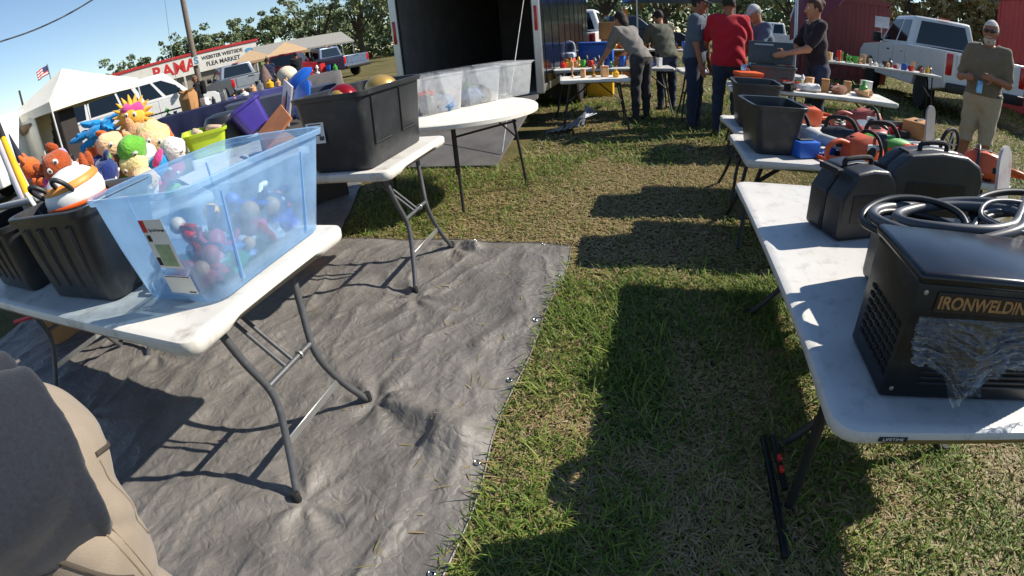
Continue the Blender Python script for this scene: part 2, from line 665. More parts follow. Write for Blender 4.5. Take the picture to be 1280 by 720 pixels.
def tarp_material():
    m = bpy.data.materials.new('woven_poly_tarp')
    m.use_nodes = True
    n, l = m.node_tree.nodes, m.node_tree.links
    b = n['Principled BSDF']
    tc = n.new('ShaderNodeTexCoord')
    nz = n.new('ShaderNodeTexNoise')
    nz.inputs['Scale'].default_value = 2.3
    nz.inputs['Detail'].default_value = 9
    nz.inputs['Roughness'].default_value = 0.7
    l.new(tc.outputs['Object'], nz.inputs['Vector'])
    rp = n.new('ShaderNodeValToRGB')
    e = rp.color_ramp.elements
    e[0].position, e[1].position = 0.35, 0.68
    e[0].color = (0.098, 0.091, 0.084, 1)
    e[1].color = (0.205, 0.188, 0.168, 1)
    l.new(nz.outputs['Fac'], rp.inputs['Fac'])
    l.new(rp.outputs[0], b.inputs['Base Color'])
    b.inputs['Roughness'].default_value = 0.47
    b.inputs['Specular IOR Level'].default_value = 0.42
    hs = []
    for rot in (0, 90):
        wv = n.new('ShaderNodeTexWave')
        mp = n.new('ShaderNodeMapping')
        mp.inputs['Rotation'].default_value = (0, 0, R(rot + 8))
        l.new(tc.outputs['Object'], mp.inputs['Vector'])
        l.new(mp.outputs[0], wv.inputs['Vector'])
        wv.inputs['Scale'].default_value = 95
        wv.inputs['Distortion'].default_value = 1.0
        hs.append(wv)
    ad = n.new('ShaderNodeMath')
    l.new(hs[0].outputs['Fac'], ad.inputs[0])
    l.new(hs[1].outputs['Fac'], ad.inputs[1])
    def ridged(scale, rot, sq, det):
        mp = n.new('ShaderNodeMapping')
        mp.inputs['Rotation'].default_value = (0, 0, R(rot))
        mp.inputs['Scale'].default_value = (1, sq, 1)
        l.new(tc.outputs['Object'], mp.inputs['Vector'])
        x = n.new('ShaderNodeTexNoise')
        x.noise_type = 'RIDGED_MULTIFRACTAL'
        x.inputs['Scale'].default_value = scale
        x.inputs['Detail'].default_value = det
        x.inputs['Roughness'].default_value = 0.5
        x.inputs['Distortion'].default_value = 0.4
        l.new(mp.outputs[0], x.inputs['Vector'])
        return x
    r1, r2 = ridged(5.0, 20, 0.4, 4), ridged(12.0, -35, 0.55, 4)
    b0 = n.new('ShaderNodeBump')
    b0.inputs['Strength'].default_value = 0.55
    b0.inputs['Distance'].default_value = 0.03
    l.new(r1.outputs['Fac'], b0.inputs['Height'])
    b1 = n.new('ShaderNodeBump')
    b1.inputs['Strength'].default_value = 0.55
    b1.inputs['Distance'].default_value = 0.014
    l.new(r2.outputs['Fac'], b1.inputs['Height'])
    l.new(b0.outputs[0], b1.inputs['Normal'])
    vr = n.new('ShaderNodeTexVoronoi')
    vr.feature = 'DISTANCE_TO_EDGE'
    vr.inputs['Scale'].default_value = 24
    mxv = n.new('ShaderNodeMix')
    mxv.data_type = 'RGBA'
    mxv.inputs[0].default_value = 0.12
    nd = n.new('ShaderNodeTexNoise')
    nd.inputs['Scale'].default_value = 9
    nd.inputs['Detail'].default_value = 5
    l.new(tc.outputs['Object'], nd.inputs['Vector'])
    l.new(tc.outputs['Object'], mxv.inputs[6])
    l.new(nd.outputs['Color'], mxv.inputs[7])
    l.new(mxv.outputs[2], vr.inputs['Vector'])
    b1b = n.new('ShaderNodeBump')
    b1b.inputs['Strength'].default_value = 0.52
    b1b.inputs['Distance'].default_value = 0.014
    l.new(vr.outputs['Distance'], b1b.inputs['Height'])
    l.new(b1.outputs[0], b1b.inputs['Normal'])
    b1 = b1b
    b2 = n.new('ShaderNodeBump')
    b2.inputs['Strength'].default_value = 0.25
    b2.inputs['Distance'].default_value = 0.0015
    l.new(ad.outputs[0], b2.inputs['Height'])
    l.new(b1.outputs[0], b2.inputs['Normal'])
    l.new(b2.outputs[0], b.inputs['Normal'])
    return m
TARP = tarp_material()
def edge_x(y):
    return -0.475 + 0.012 * math.sin(3.1 * y) + 0.010 * math.sin(7.7 * y + 1)
def edge_y(x):
    return 2.885 + 0.012 * math.sin(4 * x) + 0.012 * math.sin(9.7 * x + 2)
NX, NY = 330, 300
u = np.linspace(0, 1, NX)
v = np.linspace(0, 1, NY)
U, V_ = np.meshgrid(u, v, indexing='ij')
U2 = U ** 0.75
Yt = -0.6 + (2.885 + 0.6) * V_
EX = -0.475 + 0.012 * np.sin(3.1 * Yt) + 0.010 * np.sin(7.7 * Yt + 1)
Xt = -4.4 + (EX + 4.4) * U2
Yt = Yt + V_ * (0.012 * np.sin(4 * Xt) + 0.012 * np.sin(9.7 * Xt + 2))
Zt = tarp_h(Xt, Yt)
ed = np.minimum(np.minimum((EX - Xt) / 0.10, (2.885 - Yt) / 0.10), 1).clip(0, 1)
Zt = 0.010 + (Zt - 0.010) * (0.25 + 0.75 * ed)
VV = np.stack([Xt, Yt, Zt], -1).reshape(-1, 3)
I = np.arange(NX * NY).reshape(NX, NY)
FF = np.stack([I[:-1, :-1], I[1:, :-1], I[1:, 1:], I[:-1, 1:]], -1).reshape(-1, 4)
tarp = npobj('tarp', VV, FF, TARP)
tarp['label'] = 'crumpled dark grey woven tarp with grommets spread under the left tables'
tarp['category'] = 'tarp'
def tarp_z(x, y):
    e_ = max(0, min(1, min((edge_x(y) - x) / 0.10, (2.885 - y) / 0.10)))
    return 0.010 + (float(tarp_h(np.array(x), np.array(y))) - 0.010) * (0.25 + 0.75 * e_)
for gxx, gyy in [(edge_x(y) - 0.035, y) for y in (0.62, 1.06, 1.52, 1.98, 2.44)] + [(x, edge_y(x) - 0.035) for x in (-0.66, -1.12, -1.58)]:
    q = MB()
    q.tube([(0.010 * math.cos(a * math.pi / 6), 0.010 * math.sin(a * math.pi / 6), 0) for a in range(12)], 0.0035, 6, closed=True)
    obj('grommet', q, CHROME, tarp, 60, (gxx, gyy, tarp_z(gxx, gyy) + 0.004))
# hem band along the open edge
for nm, pth in (('hem', [(edge_x(y) - 0.004, y, tarp_z(edge_x(y) - 0.004, y) + 0.002) for y in np.linspace(-0.5, 2.86, 90)]), ('hem', [(x, edge_y(x) - 0.004, tarp_z(x, edge_y(x) - 0.004) + 0.002) for x in np.linspace(-2.4, -0.5, 60)])):
    q = MB()
    q.tube(pth, 0.0035, 5)
    obj(nm, q, mat('tarp_hem', '#6a635b', 0.5), tarp, 60)

# a second sheet behind the middle table
X2, Y2 = np.meshgrid(np.linspace(-5.6, -2.25, 90), np.linspace(2.93, 4.3, 50), indexing='ij')
X2 = X2 - 0.45 * (Y2 - 2.93) * (X2 + 5.6) / 3.35
Z2 = tarp_h(X2 + 9, Y2 + 4) * 0.8 + 0.004
I = np.arange(90 * 50).reshape(90, 50)
t2 = npobj('tarp', np.stack([X2, Y2, Z2], -1).reshape(-1, 3), np.stack([I[:-1, :-1], I[1:, :-1], I[1:, 1:], I[:-1, 1:]], -1).reshape(-1, 4), TARP)
t2['label'] = 'smaller grey tarp on the grass beyond the middle table'
t2['category'] = 'tarp'

# ---------------------------------------------------------------- grass blades
def grass_material():
    m = bpy.data.materials.new('grass_blade')
    m.use_nodes = True
    n, l = m.node_tree.nodes, m.node_tree.links
    b = n['Principled BSDF']
    at = n.new('ShaderNodeAttribute')
    at.attribute_name = 'tint'
    rp = n.new('ShaderNodeValToRGB')
    e = rp.color_ramp.elements
    e[0].position, e[0].color = 0.0, (0.055, 0.095, 0.018, 1)
    e[1].position, e[1].color = 1.0, (0.46, 0.37, 0.22, 1)
    for p, c in ((0.25, (0.118, 0.19, 0.026, 1)), (0.5, (0.22, 0.285, 0.05, 1)), (0.62, (0.29, 0.235, 0.095, 1)), (0.8, (0.34, 0.25, 0.125, 1))):
        x = e.new(p)
        x.color = c
    l.new(at.outputs['Fac'], rp.inputs['Fac'])
    l.new(rp.outputs[0], b.inputs['Base Color'])
    b.inputs['Roughness'].default_value = 0.55
    b.inputs['Specular IOR Level'].default_value = 0.3
    tl = n.new('ShaderNodeBsdfTranslucent')
    l.new(rp.outputs[0], tl.inputs[0])
    mx = n.new('ShaderNodeMixShader')
    mx.inputs[0].default_value = 0.3
    l.new(b.outputs[0], mx.inputs[1])
    l.new(tl.outputs[0], mx.inputs[2])
    l.new(mx.outputs[0], n['Material Output'].inputs[0])
    return m

def blades(n, x0, x1, y0, y1, length, width, keep):
    x = rng.uniform(x0, x1, n)
    y = rng.uniform(y0, y1, n)
    P = np.stack([x, y], -1)
    dry = fbm(P, 0.9, 3, 3) * 0.75 + 0.25 * fbm(P, 6, 2, 8)
    kp = keep(x, y) & (rng.uniform(0, 1, n) < 0.55 + 0.9 * (fbm(P, 3.5, 2, 14) - 0.2))
    x, y, dry = x[kp], y[kp], dry[kp]
    n = len(x)
    ddry = dry + np.where(x > 0.55, -0.07, 0.0) + np.where((y > 2.8), 0.10, 0)
    ddry = np.where((x < 0.1) & (y < 2.4), ddry - 0.10, ddry)
    st = rng.uniform(0, 1, n) < np.clip((ddry - 0.33) * 2.8, 0.16, 0.92)
    tint = np.where(st, rng.uniform(0.58, 1.0, n), rng.uniform(0.0, 0.55, n))
    L = length * rng.lognormal(0, 0.35, n) * np.where(st, 0.9, 1.0)
    W = width * rng.uniform(0.6, 1.25, n)
    az = rng.uniform(0, 2 * np.pi, n)
    el = np.where(st, rng.uniform(-0.02, 0.45, n), rng.uniform(0.15, 1.25, n))
    bend = rng.uniform(0.2, 1.0, n)
    d = np.stack([np.cos(az), np.sin(az)], -1)
    s = np.stack([-np.sin(az), np.cos(az)], -1)
    V = np.zeros((n, 8, 3))
    px, pz = np.zeros(n), rng.uniform(0.0, 0.012, n)
    hx, hz, e2 = px.copy(), pz.copy(), el.copy()
    for i, (t, wd) in enumerate(((0, 0.6), (0.34, 1.0), (0.68, 0.8), (1.0, 0.12))):
        if i:
            hx = hx + np.cos(e2) * L / 3
            hz = np.maximum(hz + np.sin(e2) * L / 3, 0.004)
            e2 = e2 - bend * 0.55
        c = np.stack([x + d[:, 0] * hx, y + d[:, 1] * hx], -1)
        tw = rng.uniform(-0.15, 0.15, n)
        V[:, 2 * i, :2] = c + s * (W * wd / 2)[:, None]
        V[:, 2 * i + 1, :2] = c - s * (W * wd / 2)[:, None]
        V[:, 2 * i, 2] = hz + W * wd * tw
        V[:, 2 * i + 1, 2] = hz - W * wd * tw
    return V, tint

def keep_near(x, y):
    on_tarp = (x < -0.46) & (y < 2.9) & (x > -4.4)
    edge = on_tarp & (x > -0.50) & (rng.uniform(0, 1, len(x)) < 0.3)
    t2_ = (x > -5.6) & (x < -2.2 - 0.45 * (y - 2.93)) & (y > 2.93) & (y < 4.3)
    ramp = (x > -3.75) & (x < -1.42) & (y > 4.72) & (y < 7.2)
    d = np.hypot(x, y)
    a = np.degrees(np.arctan2(x, y))
    vis = (a < 62) & (a > -70)
    return (~on_tarp | edge) & ~t2_ & ~ramp & vis & (d > 0.35)
Vs, Ts = [], []
for n_, box, ln, wd in ((150000, (-0.52, 2.6, 0.35, 2.6), 0.052, 0.0050), (115000, (-3.2, 4.4, 2.3, 5.2), 0.056, 0.0068), (60000, (-4, 7.5, 5.0, 10.5), 0.08, 0.013), (26000, (-9, 14, 9.5, 22), 0.12, 0.03)):
    a_, b_ = blades(n_, *box, ln, wd, keep_near)
    Vs.append(a_)
    Ts.append(b_)
V = np.concatenate(Vs)
T = np.concatenate(Ts)
# dead leaf litter among the blades, mostly by the right table
for n_, box, kp_ in ((3800, (0.3, 2.0, 0.35, 2.4), lambda x, y: keep_near(x, y) & (fbm(np.stack([x, y], -1), 2.2, 3, 61) > 0.42)), (5000, (-0.5, 0.3, 0.35, 2.8), lambda x, y: keep_near(x, y) & (fbm(np.stack([x, y], -1), 2.2, 3, 61) > 0.58)), (7000, (-2.4, 2.6, 2.6, 5.0), lambda x, y: keep_near(x, y) & (fbm(np.stack([x, y], -1), 2.2, 3, 61) > 0.5))):
    a_, b_ = blades(n_, *box, 0.028, 0.015, kp_)
    a_[:, :, 2] = a_[:, :, 2] * 0.5 + 0.012
    V = np.concatenate([V, a_])
    T = np.concatenate([T, rng.uniform(0.6, 0.82, len(a_))])
# straw and clippings strayed onto the tarp
k_ = 260
sx_ = -0.5 - rng.exponential(0.35, k_)
sy_ = rng.uniform(0.4, 2.85, k_)
D_, td = blades(6000, -3, -0.5, 0.4, 2.85, 0.05, 0.005, lambda x, y: rng.uniform(0, 1, len(x)) < 0.10 * np.exp(-(-0.5 - x) / 0.35) + 0.008)
bx, by = D_[:, 0, 0].copy(), D_[:, 0, 1].copy()
hz_ = np.array([tarp_z(a, b) for a, b in zip(bx, by)])
D_[:, :, 2] = D_[:, :, 2] * 0.25 + hz_[:, None] + 0.002
V = np.concatenate([V, D_])
T = np.concatenate([T, np.maximum(td, 0.6)])
n = len(V)
base = np.arange(n)[:, None, None] * 8
F = base + np.array([[0, 1, 3, 2], [2, 3, 5, 4], [4, 5, 7, 6]])[None]
gr = npobj('grass', V.reshape(-1, 3), F.reshape(-1, 4), grass_material(), smooth=False, attr=np.repeat(T, 8))
gr['kind'] = 'stuff'
# ---------------------------------------------------------------- folding tables
def ring(L, W, r, z, inset, notch=0.0):
    pts = []
    base = rrect(L - 2 * inset, W - 2 * inset, max(0.01, r - inset), 5)
    n = len(base)
    for i in range(n):
        a, b = Vector(base[i]), Vector(base[(i + 1) % n])
        d = (b - a).length
        k = 1 if d < 0.1 else 14
        for j in range(k):
            p = a + (b - a) * (j / k)
            zz = z
            if notch and abs(abs(p.x) - (L / 2 - inset)) < 0.02 and abs(p.y) < W / 2 - 0.16:
                zz = z + notch
            if notch and abs(abs(p.y) - (W / 2 - inset)) < 0.02 and abs(p.x) < L / 2 - 0.2:
                zz = z + notch * 0.6
            pts.append((p.x, p.y, zz))
    return pts

def folding_table(label, L, W, H, loc, rz, top=None, legm=None, group='white folding tables', th=0.05, ft=0.02, spread=0.27, zoff=0.0, r=0.05, simple=False, inset=0.14):
    t = thing('folding_table', label, 'table', loc, rz, group)
    q = MB()
    q.loft([ring(L, W, r, H - th, 0.010, 0.014), ring(L, W, r, H - th + 0.012, 0.001, 0.010), ring(L, W, r, H - 0.012, 0.0), ring(L, W, r, H - 0.004, 0.004), ring(L, W, r, H, 0.016), ring(L, W, r, H, 0.035), ring(L, W, r, H - 0.0012, 0.042)])
    obj('tabletop', q, top or WHITE_TOP, t, 40)
    lm = legm or LEG_GREY
    zt = H - th + 0.004
    for s in (-1, 1):
        xt, xf = s * (L / 2 - inset), s * (L / 2 - ft)
        for c in (-1, 1):
            q = MB()
            q.tube(spline([(xt, c * spread * 0.74, zt), (xt + (xf - xt) * 0.25, c * spread * 0.6, zt * 0.74), (xt + (xf - xt) * 0.52, c * spread * 0.47, zt * 0.5), (xt + (xf - xt) * 0.75, c * spread * 0.68, zt * 0.25), (xf, c * spread, 0.004 + zoff)], 6), 0.0135, 10)
            lg = obj('leg', q, lm, t, 60)
            if not simple:
                q = MB()
                q.lathe([(0.015, -0.004), (0.0165, 0.0), (0.0165, 0.035), (0.014, 0.04)], 12, Matrix.Translation((xf, c * spread, 0.002 + zoff)))
                obj('foot_cap', q, RUBBER, lg, 40)
        xm = xt + (xf - xt) * 0.45
        q = MB()
        q.tube([(xm, -spread * 0.5, zt * 0.56), (xm, spread * 0.5, zt * 0.56)], 0.011, 8)
        obj('crossbar', q, lm, t, 60)
        if not simple:
            xl = xt + (xf - xt) * 0.72
            q = MB()
            q.box(((xl), 0, zt * 0.27), (0.006, spread * 1.34, 0.032), None, 0.002)
            obj('stabilizer_strap', q, STEEL, t, 40)
        q = MB()
        q.tube([(xm, 0.02, zt * 0.56), (xm - s * 0.22, 0.02, zt * 0.84), (xm - s * 0.34, 0.02, zt)], 0.008, 8)
        q.tube([(xm, -0.02, zt * 0.56), (xm - s * 0.22, -0.02, zt * 0.84), (xm - s * 0.34, -0.02, zt)], 0.008, 8)
        obj('folding_brace', q, lm, t, 60)
        if not simple:
            q = MB()
            q.tube([(xm + 0.014 * math.cos(a * math.pi / 7), 0.055 , zt * 0.56 + 0.014 * math.sin(a * math.pi / 7)) for a in range(14)], 0.005, 6, closed=True)
            obj('locking_ring', q, STEEL, t, 60)
    return t

folding_table('white folding table holding the blue storage bin and black totes, near left', 1.83, 0.77, 0.74, (-1.04 - 0.915, 1.015, 0.0), 0, zoff=0.01)
folding_table('white folding table holding one big black tote, at the back edge of the tarp', 1.83, 0.82, 0.74, (-1.23 - 0.915, 2.44, 0.0), R(2), spread=0.31, zoff=0.01)
rt = folding_table('low scuffed white folding table under the shrink wrapped black machine, right', 1.83, 0.80, 0.55, (0.85, 0.81 + 0.915, 0), R(90), GREY_TOP, LEG_DARK, ft=0.47, spread=0.34, r=0.07, th=0.045, inset=0.50)
q = MB()
q.box((0, 0, 0), (0.075, 0.014, 0.002), None, 0.0008)
badge = obj('maker_badge', q, INK, rt, 0)
badge.matrix_local = face_M((-0.915 - 0.0015, 0.25, 0.530), (-1, 0, 0))
txt('lettering', 'LIFETIME', WHITEP, 0.012, badge, Matrix.Translation((0, 0, 0.0012)), 0.0003, sx=1.2)
folding_table('white folding table covered with power tools, beyond the black case', 1.83, 0.76, 0.60, (1.47, 3.28, 0), 0, GREY_TOP, LEG_DARK, spread=0.3, simple=True)
folding_table('white folding table of loose tools, farther behind the power tools', 1.83, 0.76, 0.60, (1.52, 4.15, 0), R(3), GREY_TOP, LEG_DARK, spread=0.3, simple=True)
folding_table('white folding table heaped with soft toys, behind the black totes', 1.83, 0.76, 0.74, (-3.22, 1.96, 0), R(-28), spread=0.3, simple=True)
folding_table('white folding table with lime bin and purple tote', 1.83, 0.76, 0.70, (-3.75, 3.45, 0), R(-38), spread=0.3, simple=True)

# round table
t = thing('round_table', 'round white folding table carrying the clear plastic bins', 'table', (-1.64, 3.95, 0))
q = MB()
q.lathe([(0.715, 0.695), (0.73, 0.70), (0.73, 0.73), (0.722, 0.738), (0.70, 0.74)], 56)
obj('tabletop', q, mat('cream_table_plastic', '#dbd7cc', 0.5, var=0.05, wear='#958b78', wamt=0.3, wscale=5), t, 40)
for (fx, fy) in ((0.23, -0.53), (0.58, 0.14), (-0.23, 0.53), (-0.58, -0.14)):
    q = MB()
    q.tube([(fx * 0.85, fy * 0.85, 0.70), (fx, fy, 0.0)], 0.0125, 10)
    lg = obj('leg', q, LEG_DARK, t, 60)
    q = MB()
    q.tube([(fx * 0.91, fy * 0.91, 0.45), (fx * 0.5, fy * 0.5, 0.698)], 0.007, 8)
    obj('folding_brace', q, LEG_DARK, t, 60)
for s in (1, -1):
    q = MB()
    q.tube([(0.23 * 0.9 * s, -0.53 * 0.9 * s, 0.6), (0.58 * 0.9 * s, 0.14 * 0.9 * s, 0.6)], 0.009, 8)
    obj('crossbar', q, LEG_DARK, t, 60)

# ---------------------------------------------------------------- totes and bins
def inner_clear(q, n):
    """give the inside walls and floor of an open box the second material"""
    k = 4 * (n + 1)
    for i in range(len(q.f)):
        if i >= 8 * k and i != 10 * k:
            q.mi[i] = 1

def open_box(q, w0, d0, w1, d1, h, r, th, n=5, lip=0.018, liph=0.03):
    """tapered open tub: outside wall, rolled rim, inside wall, floor"""
    def rg(w, d, z, rr):
        return [(x, y, z) for x, y in rrect(w, d, rr, n)]
    k = lambda z: (w0 + (w1 - w0) * z / h, d0 + (d1 - d0) * z / h)
    a = k(h - liph)
    q.loft([rg(w0 - 0.03, d0 - 0.03, 0, r * 0.7), rg(w0 - 0.008, d0 - 0.008, 0.006, r), rg(w0, d0, 0.02, r), rg(*k(h * 0.5), h * 0.5, r), rg(a[0], a[1], h - liph, r),
            rg(a[0] + 2 * lip, a[1] + 2 * lip, h - liph + 0.003, r + lip), rg(w1 + 2 * lip, d1 + 2 * lip, h - 0.003, r + lip), rg(w1 + 2 * lip - 0.006, d1 + 2 * lip - 0.006, h, r + lip),
            rg(w1 - 2 * th, d1 - 2 * th, h - 0.002, max(0.01, r - th)), rg(*[x - 2 * th for x in k(h * 0.5)], h * 0.5, max(0.01, r - th)), rg(w0 - 2 * th, d0 - 2 * th, th + 0.004, max(0.01, r - th)), ])

def tote(label, w0, d0, w1, d1, h, loc, rz, m=None, ribs=True, name='storage_tote', cat='tote', group=None, r=0.05, th=0.003):
    t = thing(name, label, cat, loc, rz, group)
    q = MB()
    open_box(q, w0, d0, w1, d1, h, r, th)
    obj('tub', q, m or BLACKP, t, 40)
    if ribs:
        for sgn in (-1, 1):
            for fx in (-0.3, -0.1, 0.1, 0.3):
                q = MB()
                q.add([(fx * w0 - 0.012, sgn * (d0 / 2 + 0.001), 0.05), (fx * w0 + 0.012, sgn * (d0 / 2 + 0.001), 0.05), (fx * w1 + 0.014, sgn * (d1 / 2 - 0.004), h - 0.05), (fx * w1 - 0.014, sgn * (d1 / 2 - 0.004), h - 0.05),
                       (fx * w0 - 0.008, sgn * (d0 / 2 + 0.010), 0.055), (fx * w0 + 0.008, sgn * (d0 / 2 + 0.010), 0.055), (fx * w1 + 0.010, sgn * (d1 / 2 + 0.006), h - 0.055), (fx * w1 - 0.010, sgn * (d1 / 2 + 0.006), h - 0.055)],
                      [(4, 5, 6, 7), (0, 1, 5, 4), (1, 2, 6, 5), (2, 3, 7, 6), (3, 0, 4, 7)])
                obj('rib', q, m or BLACKP, t, 0)
    return t

tote('open black ribbed tote touching the blue bin on the near table', 0.46, 0.24, 0.55, 0.31, 0.335, (-1.80, 0.865, 0.74), R(3), BLACKP2)
tote('black tote with bats standing in it, at the far left of the near table', 0.48, 0.38, 0.56, 0.46, 0.30, (-2.46, 0.93, 0.74), R(-2), BLACKP)
big = tote('big black tote with white sticker and masks poking out, on the middle table', 0.36, 0.66, 0.40, 0.74, 0.40, (-1.52, 2.42, 0.74), R(2), BLACKP2, ribs=False)
for fy in (-0.17, 0.15):
    q = MB()
    q.tube([(0.200, fy - 0.09, 0.36), (0.188, fy - 0.09, 0.12), (0.188, fy + 0.09, 0.12)], 0.006, 6)
    obj('handle_groove', q, INK, big, 60)
q = MB()
q.box((0, 0, 0), (0.11, 0.17, 0.0015))
st = obj('sticker', q, PAPER, big, 0)
st.matrix_local = face_M((-0.09, -0.3575, 0.25), (0, -1, 0.06))
for i in range(7):
    q = MB()
    q.box((-0.005 + 0.004 * (i % 2), 0.065 - 0.018 * i, 0.0012), (0.075 - 0.02 * (i % 3), 0.005, 0.0008))
    obj('print_line', q, INK, st, 0)
q = MB()
for i in range(9):
    q.box((0.022 + 0.0032 * i, -0.06, 0.0012), (0.0012 + 0.0009 * (i % 3), 0.022, 0.0008))
obj('barcode', q, INK, st, 0)

# the blue see-through bin
BLUEC = clearmat('blue_clear_plastic', (0.46, 0.72, 1.0), 0.46, 0.14, 0.45, 0.08)
BLUEI = clearmat('blue_clear_inside', (0.58, 0.80, 1.0), 0.03, 0.2, 0.5, 0.05)
bin_ = thing('storage_bin', 'large see-through blue plastic bin with paper label and small toys inside', 'bin', (-1.285, 1.085, 0.741), R(92))
q = MB()
open_box(q, 0.56, 0.36, 0.66, 0.46, 0.352, 0.06, 0.002, 6, 0.016, 0.022)
inner_clear(q, 6)
obj('tub', q, [BLUEC, BLUEI], bin_, 40)
for sgn in (-1, 1):
    for fx in (-0.17, 0.17):
        q = MB()
        q.tube([(fx, sgn * 0.187, 0.03), (fx * 1.1, sgn * 0.222, 0.30)], 0.005, 6)
        obj('rib', q, BLUEC, bin_, 60)
q = MB()
q.box((0, 0, 0), (0.155, 0.105, 0.0012))
lb = obj('product_label', q, PAPER, bin_, 0)
endn = Vector((-1, 0, 0.11))
lb.matrix_local = face_M((-0.310, -0.055, 0.20), (-1, 0, -0.14)) @ Matrix.Rotation(R(90), 4, 'Z')
for nm, c, sz, m_ in (('red_corner', (0.058, 0.040, 0.001), (0.038, 0.022, 0.0008), REDP), ('green_picture', (-0.035, -0.006, 0.001), (0.07, 0.066, 0.0008), mat('label_green', '#8ea07c', 0.6, var=0.3, scale=30)), ('black_picture', (0.02, 0.035, 0.001), (0.02, 0.018, 0.0008), INK), ('barcode', (-0.055, 0.040, 0.001), (0.026, 0.018, 0.0008), INK)):
    q = MB()
    q.box(c, sz)
    obj(nm, q, m_, lb, 0)
txt('lettering', 'Tip-Lid Storage', INK, 0.0115, lb, Matrix.Translation((0.045, -0.012, 0.0012)) @ Matrix.Rotation(R(-90), 4, 'Z'), 0.0003)
q = MB()
q.box((0, 0, 0), (0.12, 0.06, 0.0012))
l2 = obj('blank_label', q, PAPER, bin_, 0)
l2.matrix_local = face_M((-0.2925, -0.055, 0.068), (-1, 0, -0.14))
q = MB()
q.box((0, 0.027, 0.001), (0.11, 0.002, 0.0006))
q.box((0.04, -0.024, 0.001), (0.03, 0.004, 0.0006))
obj('print_line', q, INK, l2, 0)

# toys lying in the blue bin
def bin_pt(x, y, z=0.0):
    a = R(92)
    return (-1.285 + x * math.cos(a) - y * math.sin(a), 1.085 + x * math.sin(a) + y * math.cos(a), 0.748 + z)
TC = {'red': REDP, 'blue': BLUEP, 'white': WHITEP, 'green': mat('teal_toy', '#138a70', 0.4), 'dark blue': mat('navy_toy', '#152c6a', 0.35), 'pink': mat('pink_toy', '#d2567a', 0.45), 'yellow': YELP, 'black': BLACKP}
def toy_figure(label, col, x, y, z, rot, s=1.0, skin='#d9a27c'):
    t = thing('toy_figure', label, 'toy', bin_pt(x, y, z), group='toys inside the blue bin', rot=rot)
    q = MB()
    q.ell((0, 0, 0), (0.026 * s, 0.018 * s, 0.036 * s))
    obj('torso', q, TC[col], t)
    q = MB()
    q.ell((0, 0, 0.055 * s), 0.022 * s)
    obj('head', q, mat('toy_skin' + skin[1:], skin, 0.5), t)
    for sg in (-1, 1):
        q = MB()
        q.tube([(sg * 0.024 * s, 0, 0.02 * s), (sg * 0.05 * s, 0.008 * s, 0.0), (sg * 0.055 * s, 0.02 * s, -0.028 * s)], [0.009 * s, 0.008 * s, 0.01 * s], 8)
        obj('arm', q, TC[col], t)
        q = MB()
        q.tube([(sg * 0.012 * s, 0, -0.03 * s), (sg * 0.018 * s, 0.004, -0.06 * s), (sg * 0.02 * s, 0.02 * s, -0.095 * s)], [0.013 * s, 0.011 * s, 0.014 * s], 8)
        obj('leg', q, TC['dark blue' if col != 'dark blue' else 'red'], t)
toy_figure('red toy figure lying near the label end of the blue bin', 'red', -0.17, -0.04, 0.08, (0.6, 1.1, 0.4), 1.3, '#c94a50')
toy_figure('pink toy figure upside down against the blue bin side', 'pink', -0.12, -0.07, 0.12, (2.5, 0.4, 1.0), 1.1, '#e28aa0')
toy_figure('navy toy figure on top of the heap in the blue bin', 'dark blue', 0.04, 0.02, 0.11, (1.2, 0.2, 2.2), 1.4, '#2a4f9a')
toy_figure('yellow toy figure under the toy whale in the blue bin', 'yellow', 0.08, 0.09, 0.05, (1.5, 0.0, 0.2), 1.0)
toy_figure('white toy figure face down in the middle of the blue bin', 'white', -0.03, -0.08, 0.08, (1.6, 0.3, 1.2), 1.0)
# toy whale
t = thing('toy_whale', 'dark blue toy whale with pink mouth on the heap in the blue bin', 'toy', bin_pt(0.14, -0.03, 0.115), R(70), 'toys inside the blue bin')
q = MB()
q.loft([[(x, r * math.cos(a), zc + r * 0.85 * math.sin(a)) for a in [2 * math.pi * k / 14 for k in range(14)]] for x, r, zc in ((-0.13, 0.004, 0.035), (-0.09, 0.016, 0.022), (-0.04, 0.04, 0.006), (0.02, 0.055, 0), (0.07, 0.05, 0), (0.10, 0.03, 0), (0.112, 0.008, 0))])
obj('body', q, TC['dark blue'], t)
q = MB()
q.ell((0.10, 0, -0.018), (0.02, 0.03, 0.012))
obj('mouth', q, TC['pink'], t)
for sg in (-1, 1):
    q = MB()
    q.ell((-0.145, sg * 0.03, 0.045), (0.022, 0.03, 0.006))
    obj('tail_fluke', q, TC['dark blue'], t)
    q = MB()
    q.ell((0.075, sg * 0.042, 0.018), 0.008)
    obj('eye', q, WHITEP, t)
def crumple(label, m, x, y, z, s, seed, name='plastic_bag', grp='toys inside the blue bin'):
    q = MB()
    n = 16
    q.ell((0, 0, 0), (s, s * 0.75, s * 0.5), n)
    for i, p in enumerate(q.v):
        k = noise.noise(Vector(p) * (3.2 / s) + Vector((seed, 0, 0)))
        q.v[i] = tuple(Vector(p) * (1 + 0.75 * k))
    return one(name, q, m, label, 'bag', bin_pt(x, y, z), R(seed * 37), grp, smooth=20)
for i_, (cn_, x_, y_, z_) in enumerate((('blue', 0.08, -0.03, 0.15), ('dark blue', 0.12, -0.07, 0.10), ('blue', -0.02, 0.0, 0.13), ('red', -0.14, 0.02, 0.14), ('white', 0.2, -0.03, 0.13))):
    toy_figure('%s toy figure tangled in the heap at %s of the blue bin' % (cn_, ('the top middle', 'the lower right', 'the centre', 'the label end', 'the far right corner')[i_]), cn_, x_, y_, z_, (0.9 + i_, 1.3 * i_, 0.7 * i_), 1.25, ('#4a6fb8', '#d2567a', '#e0a81e', '#c9c3b8', '#3a70c4')[i_])
